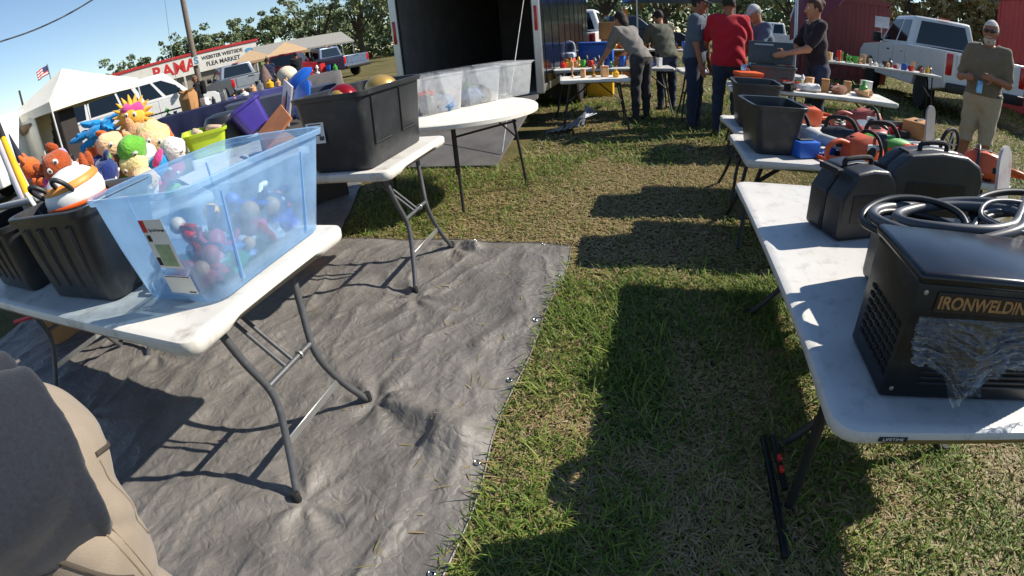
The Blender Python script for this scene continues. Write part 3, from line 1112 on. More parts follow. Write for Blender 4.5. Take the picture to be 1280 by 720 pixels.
toy_figure('red toy figure standing against the front wall of the blue bin', 'red', 0.02, -0.08, 0.10, (0.3, 0.5, 0.2), 1.4)
toy_figure('blue toy figure at the far wall of the blue bin', 'blue', 0.17, -0.05, 0.09, (0.9, -0.4, 1.2), 1.4)
toy_figure('green toy figure at the near end of the blue bin', 'green', -0.18, -0.06, 0.07, (1.4, 0.2, 0.6), 1.2)
FILM = clearmat('crinkled_clear_film', (0.8, 0.85, 0.9), 0.25, 0.08, 0.5, 0.6, 30)
crumple('crinkled clear bag of blue toys at the far end of the blue bin', mat('blue_toy_bits', '#2a57b8', 0.3, var=0.5, scale=40), 0.18, -0.02, 0.06, 0.10, 1)
crumple('crinkled clear bag over the toys in the middle of the blue bin', FILM, 0.02, -0.04, 0.11, 0.10, 2)
crumple('teal cloth scrap in the near bottom corner of the blue bin', TC['green'], -0.10, -0.10, 0.04, 0.06, 3, 'cloth_scrap')
crumple('white bag of small parts by the wall of the blue bin', mat('white_bits', '#c8ccd6', 0.4, var=0.3, scale=40), 0.10, -0.09, 0.05, 0.055, 4)
crumple('light blue crumpled wrapper behind the red toy figure', mat('light_blue_bits', '#7fa4dc', 0.35, var=0.4, scale=40), -0.08, -0.02, 0.06, 0.10, 5)
crumple('red crumpled wrapper at the near end of the blue bin', mat('red_bits', '#b9344a', 0.4, var=0.4, scale=40), -0.20, -0.05, 0.05, 0.085, 6)

# round toy with loop handles, sticks, bats
t = thing('toy_ball', 'white and orange round toy with black loop handles in the open black tote', 'toy', (-1.90, 0.92, 1.07), R(20))
q = MB()
q.ell((0, 0, 0), (0.12, 0.12, 0.105), 24)
obj('shell', q, WHITEP, t, 60)
q = MB()
q.lathe([(0.119, -0.03), (0.1215, -0.027), (0.1215, -0.018), (0.119, -0.015)], 28, Matrix.Identity(4), False)
obj('orange_band', q, ORAP, t, 60)
q = MB()
q.lathe([(0.112, 0.045), (0.1125, 0.05), (0.100, 0.068), (0.096, 0.070)], 28, Matrix.Rotation(R(8), 4, 'X'), False)
obj('orange_cap', q, mat('tan_orange', '#d98a3c', 0.5), t, 60)
for sx, rr in ((-0.07, -0.3), (0.045, -0.1)):
    q = MB()
    M_ = Matrix.Translation((sx, -0.095, 0.045)) @ Matrix.Rotation(R(40), 4, 'X') @ Matrix.Rotation(rr, 4, 'Y')
    q.tube([M_ @ Vector((0.028 * math.cos(a), 0.0, 0.055 * math.sin(a))) for a in [2 * math.pi * k / 18 for k in range(18)]], 0.009, 8, closed=True)
    obj('loop_handle', q, BLACKP, t, 60)
def stick(name, label, cat, p0, p1, r0, r1, m, grip=None, gl=0.25):
    t = thing(name, label, cat, p0)
    a, b = Vector((0, 0, 0)), Vector(p1) - Vector(p0)
    q = MB()
    pts = [a + b * k for k in (0, 0.15, 0.35, 0.6, 0.85, 0.985, 1)]
    q.tube(pts, [r0 * 0.9, r0, r0, (r0 + r1) / 2, r1, r1 * 0.95, r1 * 0.5], 14)
    obj('shaft', q, m, t, 50)
    if grip:
        q = MB()
        q.tube([b * (1 - gl), b * 0.995, b * 1.003], [r1 * 1.12, r1 * 1.12, r1 * 1.35], 12)
        obj('grip', q, grip, t, 50)
    return t
stick('toy_bat', 'yellow plastic bat with black grip leaning out of the left tote', 'bat', (-2.28, 0.92, 0.80), (-2.95, 1.10, 1.50), 0.021, 0.015, YELP, RUBBER, 0.2)
stick('toy_bat', 'thick white plastic bat beside the yellow one', 'bat', (-2.45, 0.98, 0.80), (-3.05, 1.12, 1.46), 0.04, 0.03, mat('off_white_bat', '#d9cfd4', 0.5))
stick('drumstick', 'short black and white stick poking from the tote beside the round toy', 'stick', (-1.98, 0.82, 0.95), (-2.14, 0.83, 1.12), 0.008, 0.008, BLACKP, WHITEP, 0.4)
q = MB()
q.box((0, 0, 0), (0.58, 0.02, 0.42), None, 0.008, 2)
for z_ in (-0.15, 0.15):
    q.box((0, -0.012, z_), (0.5, 0.012, 0.03), None, 0.004)
one('tote_lid', q, mat('grey_lid_plastic', '#8d9093', 0.5, wear='#6c6a66'), 'grey plastic lid lying across the left black tote', 'lid', (-2.42, 1.02, 1.055), 0, rot=(R(80), 0, R(6)))

# masks in the big tote
t = thing('toy_mask', 'shiny red and gold helmet mask at the near end of the big black tote', 'mask', (-1.56, 2.30, 1.13), R(-30))
q = MB()
q.ell((0, 0, -0.05), (0.10, 0.085, 0.09), 20)
obj('shell', q, mat('metallic_red', '#8f1420', 0.25, 0.4), t, 60)
q = MB()
q.ell((0.03, -0.045, -0.05), (0.065, 0.05, 0.065), 16)
obj('face_plate', q, mat('metallic_gold', '#c9a25a', 0.3, 0.6), t, 60)
t = thing('toy_mask', 'gold helmet mask with red trim, behind the red one in the tote', 'mask', (-1.48, 2.58, 1.14), R(10))
q = MB()
q.ell((0, 0, -0.05), (0.10, 0.10, 0.085), 20)
obj('shell', q, mat('metallic_gold', '#c9a25a', 0.3, 0.6), t, 60)
q = MB()
q.tube([(0.102 * math.cos(a), 0.102 * math.sin(a), -0.05) for a in [2 * math.pi * k / 20 for k in range(20)]], 0.012, 8, closed=True)
obj('trim', q, mat('metallic_red', '#8f1420', 0.25, 0.4), t, 60)

# clear bins on the round table
CLEARC = clearmat('milky_clear_plastic', (0.95, 0.96, 0.97), 0.34, 0.18, 0.5, 0.05)
CLEARI = clearmat('clear_inside', (0.95, 0.96, 0.97), 0.03, 0.2, 0.5, 0.05)
for i, (cx, cy, lab) in enumerate(((-1.77, 3.90, 'clear plastic bin nearest the big black tote, dark parts inside'), (-1.56, 4.29, 'clear plastic bin of mixed toys, between two other clear bins'), (-1.36, 4.67, 'milky clear bin at the far end of the round table'))):
    a = R(62)
    b_ = thing('clear_bin', lab, 'bin', (cx, cy, 0.741), a, 'clear bins on the round table')
    q = MB()
    open_box(q, 0.38, 0.30, 0.43, 0.36, 0.31, 0.03, 0.002, 4, 0.010, 0.014)
    inner_clear(q, 4)
    obj('tub', q, [CLEARC, CLEARI], b_, 40)
    q = MB()
    q.box((0, 0, 0.316), (0.455, 0.385, 0.012), None, 0.006, 2)
    obj('lid', q, CLEARI if i < 2 else CLEARC, b_, 40)
    if i < 2:
        for j in range(5):
            q = MB()
            c_ = [INK, mat('grey_bits', '#5d6066', 0.5), mat('bits_red', '#a5453a', 0.5), mat('bits_blue', '#4f6f95', 0.5), mat('bits_green', '#57724f', 0.5)][(j + 2 * i) % 5]
            q.ell((0, 0, 0), (0.10, 0.085, 0.075), 14)
            for k_, p in enumerate(q.v):
                q.v[k_] = tuple(Vector(p) * (1 + 0.6 * noise.noise(Vector(p) * 30 + Vector((j * 7 + i, 0, 0)))))
            px, py = -0.12 + 0.06 * j, 0.06 * (-1) ** j
            al = ('dark', 'grey', 'reddish', 'bluish', 'greenish')[(j + 2 * i) % 5]
            one('toy_part', q, c_, al + ' lump of toy parts in the ' + ('clear bin nearest the tote' if i == 0 else 'middle clear bin'), 'toy part', (cx + px * math.cos(a) - py * math.sin(a), cy + px * math.sin(a) + py * math.cos(a), 0.80 + 0.02 * (j % 3)), 0.7 * j, 'toy parts inside the clear bins', 25)
# ---------------------------------------------------------------- right-hand table: machine, film, cables, cases
t = thing('welding_machine', 'black louvred metal machine with tan lettering strip on the low right table', 'machine', (0.84, 1.10, 0.552), R(-1))
CASE = mat('black_powdercoat', '#15171b', 0.38, 0.2, var=0.2, scale=12, bump=0.06, bscale=250, wear='#55524d', wamt=0.35, wscale=7)
MH = 0.312
q = MB()
q.box((0, -0.045, MH / 2), (0.49, 0.26, MH), None, 0.012, 2)
obj('case', q, CASE, t)
q = MB()
for i in range(11):
    q.box((0.13, -0.177, 0.045 + i * 0.016), (0.19, 0.008, 0.007), None, 0.002)
obj('louver_panel', q, mat('louver_black', '#23262b', 0.4, 0.2), t, 0)
q = MB()
for i in range(8):
    q.box((-0.09, -0.176, 0.05 + i * 0.016), (0.13, 0.006, 0.006), None, 0.002)
obj('louver_panel', q, mat('louver_black', '#23262b', 0.4, 0.2), t, 0)
q = MB()
for i in range(7):
    for j in range(6):
        q.box((-0.2462, -0.145 + j * 0.034, 0.06 + i * 0.022), (0.003, 0.024, 0.010))
obj('vent_holes', q, mat('vent_void', '#030303', 0.9), t, 0)
for sx in (-0.2, 0.2):
    for sy in (-0.14, 0.05):
        q = MB()
        q.lathe([(0.018, 0), (0.018, 0.012)], 12, Matrix.Translation((sx, sy, -0.003)))
        obj('foot', q, RUBBER, t)
q = MB()
q.box((0.02, -0.178, 0.268), (0.42, 0.006, 0.050), None, 0.002)
b_ = obj('name_strip', q, mat('dark_strip', '#2a2018', 0.5), t)
txt('lettering', 'IRONWELDING', mat('tan_print', '#a5794a', 0.6, var=0.45, scale=60), 0.042, b_, face_M((-0.045, -0.1818, 0.268), (0, -1, 0)), 0.0006, sx=0.95, bold=0.0012)
q = MB()
q.box((0, -0.045, MH + 0.010), (0.50, 0.28, 0.030), None, 0.013, 3)
obj('top_cover', q, mat('gloss_black', '#14161c', 0.22, var=0.15, wear='#4a4a4a', wamt=0.3), t)
# film wrapped over the front of the machine
FILM2 = clearmat('shrink_film', (0.80, 0.84, 0.90), 0.06, 0.12, 0.4, 0.4, 60, 1.7)
nu, nv = 80, 60
U, V_ = np.meshgrid(np.linspace(0, 1, nu), np.linspace(0, 1, nv), indexing='ij')
P2 = np.stack([U, V_], -1)
X = 0.602 + 0.50 * U + 0.03 * (fbm(P2, 4, 2, 9) - 0.5) * V_
tip = 0.085 + 0.115 * np.exp(-((U - 0.36) / 0.13) ** 2) + 0.05 * np.exp(-((U - 0.95) / 0.15) ** 2) + 0.03 * fbm(P2, 7, 2, 5)
Z = 0.792 - V_ * tip
wq = P2 + 0.15 * np.stack([fbm(P2, 5, 2, 41), fbm(P2, 5, 2, 43)], -1)
cr = (1 - np.abs(2 * vnoise(wq * np.array([0.8, 2.2]), 7, 4) - 1)) ** 5 * 0.022 + (1 - np.abs(2 * vnoise(wq * np.array([1.6, 1.0]), 14, 6) - 1)) ** 5 * 0.014 + np.abs(fbm(P2, 6, 3, 4) - 0.5) * 0.012
Y = 0.917 - 0.012 - cr * (0.3 + V_) - 0.012 * V_
Z = Z + 0.5 * cr * (1 - V_) * 0.6
I = np.arange(nu * nv).reshape(nu, nv)
fl = npobj('plastic_film', np.stack([X, Y, Z], -1).reshape(-1, 3), np.stack([I[:-1, :-1], I[1:, :-1], I[1:, 1:], I[:-1, 1:]], -1).reshape(-1, 4), FILM2, smooth=True)
fl['label'] = 'crumpled clear plastic film hanging across the front of the black louvred machine'
fl['category'] = 'plastic film'
for sx, sz in ((-0.22, 0.288), (-0.22, 0.03), (0.22, 0.288), (0.22, 0.03)):
    q = MB()
    q.lathe([(0.006, -0.003), (0.006, 0.001), (0.003, 0.002)], 10, Matrix.Translation((sx, -0.1765, sz)) @ Matrix.Rotation(R(90), 4, 'X'))
    obj('screw', q, STEEL, t)
# black folding stand by the table leg
t = thing('folded_stand', 'black folded metal stand with two red latches on the grass by the right table leg', 'stand', (0.475, 1.07, 0.0))
q = MB()
q.box((0.0, 0.0, 0.025), (0.022, 0.50, 0.02), Matrix.Rotation(R(2), 4, 'Z'), 0.004, 2)
obj('foot_bar', q, CASE, t)
q = MB()
q.box((0.0, 0.0, 0.06), (0.02, 0.24, 0.018), Matrix.Translation((0.02, 0.10, 0)) @ Matrix.Rotation(R(3), 4, 'Z'), 0.004, 2)
obj('side_bar', q, CASE, t)
for y in (0.10, 0.05):
    q = MB()
    q.box((0.018, y, 0.077), (0.014, 0.024, 0.02), None, 0.004)
    obj('latch', q, REDP, t)
q = MB()
q.tube([(0.045, -0.05, 0.02), (0.02, -0.075, 0.49)], 0.016, 10)
obj('upright_post', q, LEG_DARK, t)

# cable coils
def cable(label, ctr, rx, ry, turns, r, m, seed, dz=0.03, tilt=(0, 0), tail=None):
    rs = random.Random(seed)
    pts = []
    for i in range(turns * 14):
        a = 2 * math.pi * i / 14
        k = 1 + 0.16 * math.sin(a * 0.37 + seed) + rs.uniform(-0.03, 0.03)
        x, y = rx * k * math.cos(a), ry * k * math.sin(a)
        pts.append((x, y, max(0, dz * i / 14 * 0.6 + tilt[0] * x + tilt[1] * y + 0.015 * math.sin(a * 1.3 + seed))))
    if tail:
        pts += tail
    q = MB()
    q.tube(spline(pts, 4), r, 9)
    return one('cable', q, m, label, 'cable', ctr, 0, 'cables on the right table', 60)
GREYC = mat('grey_cable', '#4c4e52', 0.42, var=0.12)
BLKC = mat('black_cable', '#1b1b1d', 0.4, var=0.2)
cable('thick grey cable coil arching over the black cable box and machine', (0.98, 1.42, 0.82), 0.25, 0.14, 2, 0.017, GREYC, 1, 0.035, (0.16, 0.05), [(0.42, 0.15, 0.10), (0.7, 0.1, 0.0)])
cable('black cable loop hanging over the left corner of the cable heap', (0.86, 1.44, 0.80), 0.17, 0.11, 2, 0.012, BLKC, 4, 0.03, (0.1, 0.1))
cable('black cable heap at the right edge beside the grey coil', (1.34, 1.47, 0.79), 0.22, 0.16, 4, 0.013, BLKC, 7, 0.03, (0.1, 0.15))
cable('thin grey cord looped across the top of the cable heap', (1.24, 1.38, 0.87), 0.20, 0.10, 2, 0.008, GREYC, 9, 0.02, (0.12, 0.2))
q = MB()
q.box((0, 0, 0.12), (0.70, 0.36, 0.24), None, 0.03, 3)
q.box((0, -0.182, 0.16), (0.16, 0.012, 0.05), None, 0.004)
one('equipment_box', q, BLACKP2, 'black box carrying the heap of cables, behind the machine', 'box', (1.12, 1.43, 0.551), R(3))

# black cases
def tool_case(label, w_, d_, h_, loc, rz, tilt=0.0):
    t = thing('tool_case', label, 'case', loc, rz, 'black cases on the right table', rot=(tilt, 0, rz))
    poly = [(-w_ / 2, 0.01), (-w_ / 2 + 0.02, 0), (w_ / 2 - 0.02, 0), (w_ / 2, 0.02), (w_ / 2, h_ * 0.72), (w_ / 2 - 0.03, h_ * 0.88), (w_ * 0.28, h_ * 0.98), (0, h_), (-w_ * 0.3, h_ * 0.95), (-w_ / 2 + 0.04, h_ * 0.80), (-w_ / 2, h_ * 0.6)]
    for nm, a, b in (('front_shell', -d_ / 2, -0.003), ('back_shell', 0.003, d_ / 2)):
        bm = bmesh.new()
        q = MB()
        q.prism(poly, a, b)
        o = obj(nm, q, BLACKP, t, 40)
        md = o.modifiers.new('bevel', 'BEVEL')
        md.width = 0.016
        md.segments = 3
        md.limit_method = 'ANGLE'
        bm.free()
    q = MB()
    q.tube(spline([(-0.07, 0, h_ * 0.96), (-0.06, 0, h_ * 1.05), (0.06, 0, h_ * 1.07), (0.075, 0, h_ * 0.97)], 5), 0.011, 8)
    obj('handle', q, RUBBER, t)
    for x in (-0.14, 0.15):
        q = MB()
        q.box((x, 0, h_ * 0.93), (0.035, d_ * 0.55, 0.025), None, 0.005)
        obj('latch', q, RUBBER, t)
    q = MB()
    q.box((0, -d_ / 2 - 0.0015, h_ * 0.45), (w_ * 0.62, 0.004, h_ * 0.4), None, 0.0015)
    obj('recessed_panel', q, CASE, t)
    return t
tool_case('large upright black tool case with rounded top behind the cables', 0.53, 0.15, 0.37, (1.23, 2.08, 0.552), R(8))
tool_case('smaller upright black case at the left of the large black case', 0.30, 0.22, 0.29, (0.86, 2.02, 0.552), R(20))

# power tools
def chainsaw(label, loc, rz, body, s=1.0, bar=True, group='power tools on the right hand tables', name='chainsaw', cat='power tool', tilt=0):
    t = thing(name, label, cat, loc, rz, group)
    t.scale = (s, s, s)
    if tilt:
        t.rotation_euler = (R(tilt), 0, rz)
        t.location.z += 0.06 * s
    q = MB()
    q.loft([[(x, y * 0.5 * wd, z0 + z * hh) for y, z in [(-1, 0.05), (-0.8, 0), (0.8, 0), (1, 0.05), (1, 0.75), (0.7, 1), (-0.7, 1), (-1, 0.75)]] for x, wd, z0, hh in ((-0.13, 0.10, 0.01, 0.10), (-0.10, 0.15, 0, 0.15), (0.0, 0.17, 0, 0.18), (0.09, 0.16, 0, 0.16), (0.13, 0.12, 0.01, 0.10))])
    obj('motor_housing', q, body, t, 50)
    q = MB()
    q.tube(spline([(-0.11, 0, 0.12), (-0.2, 0, 0.14), (-0.27, 0, 0.10), (-0.26, 0, 0.04), (-0.12, 0, 0.03)], 5), 0.016, 8)
    obj('rear_handle', q, body, t, 60)
    q = MB()
    q.tube(spline([(0.06, -0.10, 0.03), (0.05, -0.11, 0.12), (0.05, -0.05, 0.185), (0.05, 0.06, 0.185), (0.06, 0.10, 0.10)], 5), 0.011, 8)
    obj('front_handle', q, RUBBER if tilt == 0 else BLACKP2, t, 60)
    for k in range(5):
        q = MB()
        q.box((-0.06 + 0.024 * k, 0.0855 if k else 0.0855, 0.10), (0.010, 0.006, 0.06), None, 0.002)
        obj('vent_slot', q, INK, t, 0)
    q = MB()
    q.box((0.02, -0.0855, 0.12), (0.12, 0.005, 0.035), None, 0.002)
    obj('label_plate', q, WHITEP if s > 0.95 else INK, t, 0)
    q = MB()
    q.lathe([(0.022, 0), (0.024, 0.012), (0.018, 0.018)], 12, Matrix.Translation((-0.06, 0.03, 0.145)))
    obj('fuel_cap', q, INK, t, 40)
    q = MB()
    q.box((-0.19, 0, 0.112), (0.05, 0.014, 0.022), None, 0.005)
    obj('trigger', q, INK, t, 30)
    if bar:
        q = MB()
        q.prism([(0.1, -0.035)] + [(0.46 + 0.035 * math.cos(a), 0.035 * math.sin(a)) for a in [R(-90 + 20 * k) for k in range(10)]] + [(0.1, 0.035)], 0.05, 0.058, 'y', Matrix.Translation((0, 0, 0.06)))
        obj('guide_bar', q, STEEL, t, 0)
    q = MB()
    q.lathe([(0.03, 0), (0.032, 0.01), (0.02, 0.014)], 12, Matrix.Translation((0.0, -0.085, 0.09)) @ Matrix.Rotation(R(90), 4, 'X'))
    obj('starter_cap', q, RUBBER, t, 40)
    return t
BURNT = mat('faded_orange_plastic', '#c9552b', 0.5, var=0.15, wear='#8f7a66', wamt=0.3)
RUST = mat('red_brown_plastic', '#9c4638', 0.5, var=0.2)
chainsaw('orange chainsaw at the front left of the tool table, beside the green blower', (1.30, 3.02, 0.602), R(20), BURNT)
chainsaw('faded red saw body behind the orange chainsaw', (1.45, 3.42, 0.602), R(75), RUST, 1.05, tilt=80)
chainsaw('orange saw with its bar pointing at the large black case', (1.72, 3.02, 0.602), R(-60), ORAP, 0.9, tilt=75)
chainsaw('orange chainsaw at the right front end of the tool table', (2.2, 3.05, 0.602), R(150), BURNT, 1.0, tilt=-70)
chainsaw('dark red saw in the middle of the farther tool table', (1.75, 4.10, 0.602), R(10), RUST, 1.1)
chainsaw('orange saw at the left end of the farther tool table', (1.30, 4.15, 0.602), R(200), BURNT, 1.0, tilt=80)
for i_, (x_, y_, lb_) in enumerate(((1.12, 3.50, 'black cord coil at the left back of the tool table'), (1.9, 3.45, 'black cord coil between the tools at the back of the tool table'), (2.25, 3.12, 'black cord coil at the right end of the tool table'), (1.55, 4.35, 'black cord coil on the farther tool table'))):
    cable(lb_, (x_, y_, 0.61), 0.10, 0.08, 3, 0.008, BLKC, 20 + i_, 0.02)
for i_, (x_, y_, z_, s_, m_, lb_) in enumerate(((2.05, 3.20, 0.602, (0.22, 0.16, 0.09), ORAP, 'small orange tool box under the cords on the tool table'), (0.95, 3.08, 0.602, (0.16, 0.12, 0.10), BLUEP, 'small blue box at the left front corner of the tool table'), (2.3, 4.2, 0.602, (0.3, 0.2, 0.14), CARD, 'brown carton at the right of the farther tool table'), (1.15, 4.3, 0.602, (0.24, 0.18, 0.12), BLACKP2, 'dark box at the left end of the farther tool table'))):
    t = thing('tool_box', lb_, 'box', (x_, y_, z_), 0.4 * i_)
    q = MB()
    q.box((0, 0, s_[2] / 2), s_, None, 0.012, 2)
    obj('box_body', q, m_, t)
    q = MB()
    q.box((0, 0, s_[2] + 0.004), (s_[0] * 0.7, 0.03, 0.012), None, 0.004)
    obj('handle', q, INK, t)
tote('added dark grey open tub, shadow caster at the left front end of the tool table', 0.26, 0.40, 0.32, 0.46, 0.30, (0.76, 3.26, 0.601), R(4), BLACKP2, False)  # invented tub, put here to throw its shadow across the aisle
tote('added dark grey open tub shading the aisle, left end of the farther tool table', 0.28, 0.42, 0.34, 0.50, 0.34, (0.82, 4.12, 0.601), R(-3), BLACKP, False)  # second added tub, there to fill the gap in the aisle shadow
def blower(label, loc, rz, body, s=1.0):
    t = thing('leaf_blower', label, 'power tool', loc, rz, 'power tools on the right hand tables')
    t.scale = (s, s, s)
    q = MB()
    q.lathe([(0.02, -0.17), (0.065, -0.15), (0.075, -0.05), (0.07, 0.05), (0.055, 0.14), (0.045, 0.17)], 16, Matrix.Translation((0, 0, 0.085)) @ Matrix.Rotation(R(90), 4, 'Y'))
    obj('motor_housing', q, body, t, 50)
    q = MB()
    q.lathe([(0.042, 0.16), (0.036, 0.28), (0.034, 0.38), (0.028, 0.382)], 14, Matrix.Translation((0, 0, 0.085)) @ Matrix.Rotation(R(90), 4, 'Y'))
    obj('nozzle', q, mat('grey_white_plastic', '#bfc0bd', 0.45), t, 50)
    q = MB()
    q.tube(spline([(-0.13, 0, 0.14), (-0.11, 0, 0.21), (0.02, 0, 0.22), (0.08, 0, 0.15)], 5), 0.014, 8)
    obj('handle', q, RUBBER, t, 60)
    q = MB()
    q.lathe([(0.077, -0.06), (0.079, -0.05), (0.079, -0.01), (0.077, 0.0)], 16, Matrix.Translation((0, 0, 0.085)) @ Matrix.Rotation(R(90), 4, 'Y'), False)
    obj('dark_band', q, BLACKP, t, 50)
    return t
blower('green and grey garden blower lying across the tool table', (1.52, 3.18, 0.602), R(-12), GREP, 1.05)
blower('dark grey blower behind the green one', (1.28, 3.30, 0.602), R(-25), BLACKP2, 1.0)
blower('white blower at the left end of the tool table', (0.98, 3.36, 0.602), R(-50), mat('grey_white_plastic', '#bfc0bd', 0.45), 1.0)
def wheel_tool(label, loc, rz, r=0.11):
    t = thing('edger', label, 'power tool', loc, rz, 'power tools on the right hand tables')
    q = MB()
    q.tube([(r * math.cos(a), 0, r + r * math.sin(a)) for a in [2 * math.pi * k / 20 for k in range(20)]], 0.014, 8, closed=True)
    obj('wheel', q, RUBBER, t, 60)
    q = MB()
    for k in range(5):
        a = 2 * math.pi * k / 5
        q.tube([(0, 0, r), (r * math.cos(a), 0, r + r * math.sin(a))], 0.006, 6)
    obj('spokes', q, STEEL, t, 60)
    q = MB()
    q.tube(spline([(0, 0.02, r), (-0.15, 0.03, r + 0.02), (-0.32, 0.05, 0.03)], 5), 0.013, 8)
    obj('shaft', q, BLACKP, t, 60)
    return t
wheel_tool('black spoked wheel tool at the right of the green blower', (2.15, 3.42, 0.602), R(25))
wheel_tool('smaller spoked wheel tool behind the big spoked wheel', (2.25, 3.56, 0.602), R(60), 0.085)
def board(label, loc, rz, w_, h_, m, tilt):
    q = MB()
    q.prism([(-w_ / 2, 0), (w_ / 2, 0)] + [(w_ / 2 * math.cos(a), h_ - w_ / 2 + w_ / 2 * math.sin(a)) for a in [R(20 * k) for k in range(10)]], -0.008, 0.008)
    return one('round_top_board', q, m, label, 'board', loc, rz, None, 40, (tilt, 0, rz))
board('grey round topped board standing behind the spoked wheels', (2.30, 3.98, 0.602), R(30), 0.13, 0.30, mat('grey_board', '#8b8583', 0.5, var=0.2), R(-6))
bb = board('white round topped board with red patch at the right edge, by the cable heap', (1.86, 2.32, 0.56), R(35), 0.20, 0.38, mat('pale_board', '#b9b4b2', 0.45, var=0.12, wear='#9c3b34', wamt=0.8, wscale=9), R(-8))
t = thing('step_stool', 'small white folding stool on the grass in front of the board', 'stool', (2.25, 2.75, 0), R(20)) if False else None
# loose hand tools
HT = [('hammer', ORAP, 'small orange-handled hammer'), ('wrench', STEEL, 'bright steel wrench'), ('drill', BLUEP, 'pale blue cordless drill'), ('drill', YELP, 'yellow cordless drill'), ('drill', REDP, 'red cordless drill'), ('pliers', REDP, 'red-handled pliers'), ('wrench', BLACKP, 'blackened wrench')]
HP = [(1.05, 3.0, 'at the near left corner of the tool table'), (1.95, 3.12, 'between the orange saws on the tool table'), (1.12, 3.12, 'by the white blower'), (1.98, 3.45, 'beside the spoked wheel tools'), (2.05, 4.2, 'right of the dark red saw'), (1.52, 4.35, 'at the back of the farther tool table'), (2.30, 3.30, 'at the right end of the tool table')]
for (nm, m_, lb_), (x, y, pl) in zip(HT, HP):
    t = thing(nm, lb_ + ' ' + pl, 'hand tool', (x, y, 0.602), random.uniform(0, 6), 'hand tools on the tool tables')
    if nm == 'drill':
        q = MB()
        q.lathe([(0.012, -0.09), (0.03, -0.08), (0.032, 0.02), (0.02, 0.06), (0.006, 0.10)], 12, Matrix.Translation((0, 0, 0.03)) @ Matrix.Rotation(R(90), 4, 'Y'))
        obj('motor_body', q, m_, t, 50)
        q = MB()
        q.box((-0.05, 0.07, 0.025), (0.035, 0.13, 0.035), None, 0.01, 2)
        q.box((-0.05, 0.14, 0.03), (0.08, 0.05, 0.055), None, 0.008, 2)
        obj('grip', q, RUBBER, t, 40)
    else:
        q = MB()
        q.tube([(-0.11, 0, 0.014), (0.06, 0, 0.014)], 0.012, 8)
        obj('handle', q, m_, t, 60)
        q = MB()
        q.box((0.085, 0, 0.018), (0.05, 0.07, 0.03), None, 0.008)
        obj('head', q, STEEL, t, 40)

# ---------------------------------------------------------------- soft toys on the left
def FAB(n, c):
    return mat('plush_' + n, c, 0.95, var=0.22, scale=18, bump=0.9, bscale=70, spec=0.1, sheen=0.3)
F_ = {'cream': FAB('cream', '#dcb68c'), 'orange': FAB('orange', '#c8632a'), 'rust': FAB('rust', '#a14b25'), 'green': FAB('green', '#63a63a'), 'white': FAB('white', '#d6d2cc'), 'red': FAB('red', '#b62a25'), 'navy': FAB('navy', '#1e2f66'), 'blue': FAB('blue', '#1c86c4'), 'yellow': FAB('yellow', '#e3ab3c'), 'pink': FAB('pink', '#cf4687'), 'black': FAB('black', '#1e1b1c'), 'brown': FAB('brown', '#7a4c30'), 'tan': FAB('tan', '#c99a6b'), 'paleyellow': FAB('paleyellow', '#d9c88a'), 'lilac': FAB('lilac', '#a69bc0')}
def lump(q, seed, amt=0.12, fr=9):
    for i, p in enumerate(q.v):
        k = noise.noise(Vector(p) * fr + Vector((seed, 0, 0)))
        q.v[i] = tuple(Vector(p) * (1 + amt * k))
def plush(label, loc, rot, s, head, body, limb, foot=None, ear=None, hat=None, hair=None, belly=None, name='plush_toy', nose=None, spikes=None):
    t = thing(name, label, 'soft toy', loc, 0, 'soft toys heaped on the left table', rot=rot)
    def P(nm, mm, *ells, n=18):
        q = MB()
        for e in ells:
            q.ell(e[0], e[1], n, rot=(Euler(e[2]).to_matrix() if len(e) > 2 else None))
        q.v = [tuple(Vector(p) * s) for p in q.v]
        lump(q, len(nm) + s * 10, 0.10, 9 / s / 2)
        return obj(nm, q, F_[mm], t, 70)
    P('body', body, ((0, 0, 0), (0.28, 0.22, 0.34)))
    if belly:
        P('belly_patch', belly, ((0, -0.07, -0.02), (0.2, 0.17, 0.25)))
    hd = P('head', head, ((0, -0.02, 0.55), (0.34, 0.30, 0.31)))
    for sg in (-1, 1):
        P('arm', limb, ((sg * 0.34, -0.08, 0.08), (0.10, 0.10, 0.24), (0, sg * 0.7, 0)))
        P('leg', limb, ((sg * 0.17, -0.14, -0.36), (0.12, 0.13, 0.22), (0.6, 0, 0)))
        P('foot', foot or limb, ((sg * 0.18, -0.30, -0.52), (0.12, 0.18, 0.11)))
        if ear:
            P('ear', ear, ((sg * 0.25, 0, 0.82), (0.11, 0.06, 0.14)))
        e = MB()
        e.ell((sg * 0.11 * s, -0.29 * s, 0.60 * s), (0.055 * s, 0.03 * s, 0.07 * s), 12)
        eo = obj('eye', e, F_['white'], hd, 60)
        e = MB()
        e.ell((sg * 0.105 * s, -0.315 * s, 0.59 * s), (0.028 * s, 0.015 * s, 0.035 * s), 10)
        obj('pupil', e, BLACKP, hd, 60)
    if nose:
        P('muzzle', nose, ((0, -0.30, 0.47), (0.14, 0.12, 0.10)))
    if hat:
        P('hat', hat, ((0, 0.03, 0.74), (0.335, 0.31, 0.20)))
    if hair:
        P('hair', hair, ((0, 0.06, 0.66), (0.355, 0.29, 0.28)))
    if spikes:
        q = MB()
        for k in range(18):
            a = 2 * math.pi * k / 18
            c_, s_ = math.cos(a), math.sin(a)
            q.tube([(0.25 * c_ * s, 0.05 * s, (0.58 + 0.25 * s_) * s), (0.60 * c_ * s, 0.03 * s, (0.58 + 0.60 * s_) * s)], [0.12 * s, 0.01 * s], 7)
        obj('ray_fringe', q, F_[spikes], t, 50)
    return t
def heap_xy(p):
    # keep the heap left of the lime bin
    ymax = -p[0] * math.tan(R(90 - 55.0))
    return (p[0] - max(0, p[1] - ymax) * 0.4, min(p[1], ymax - 0.02), p[2])
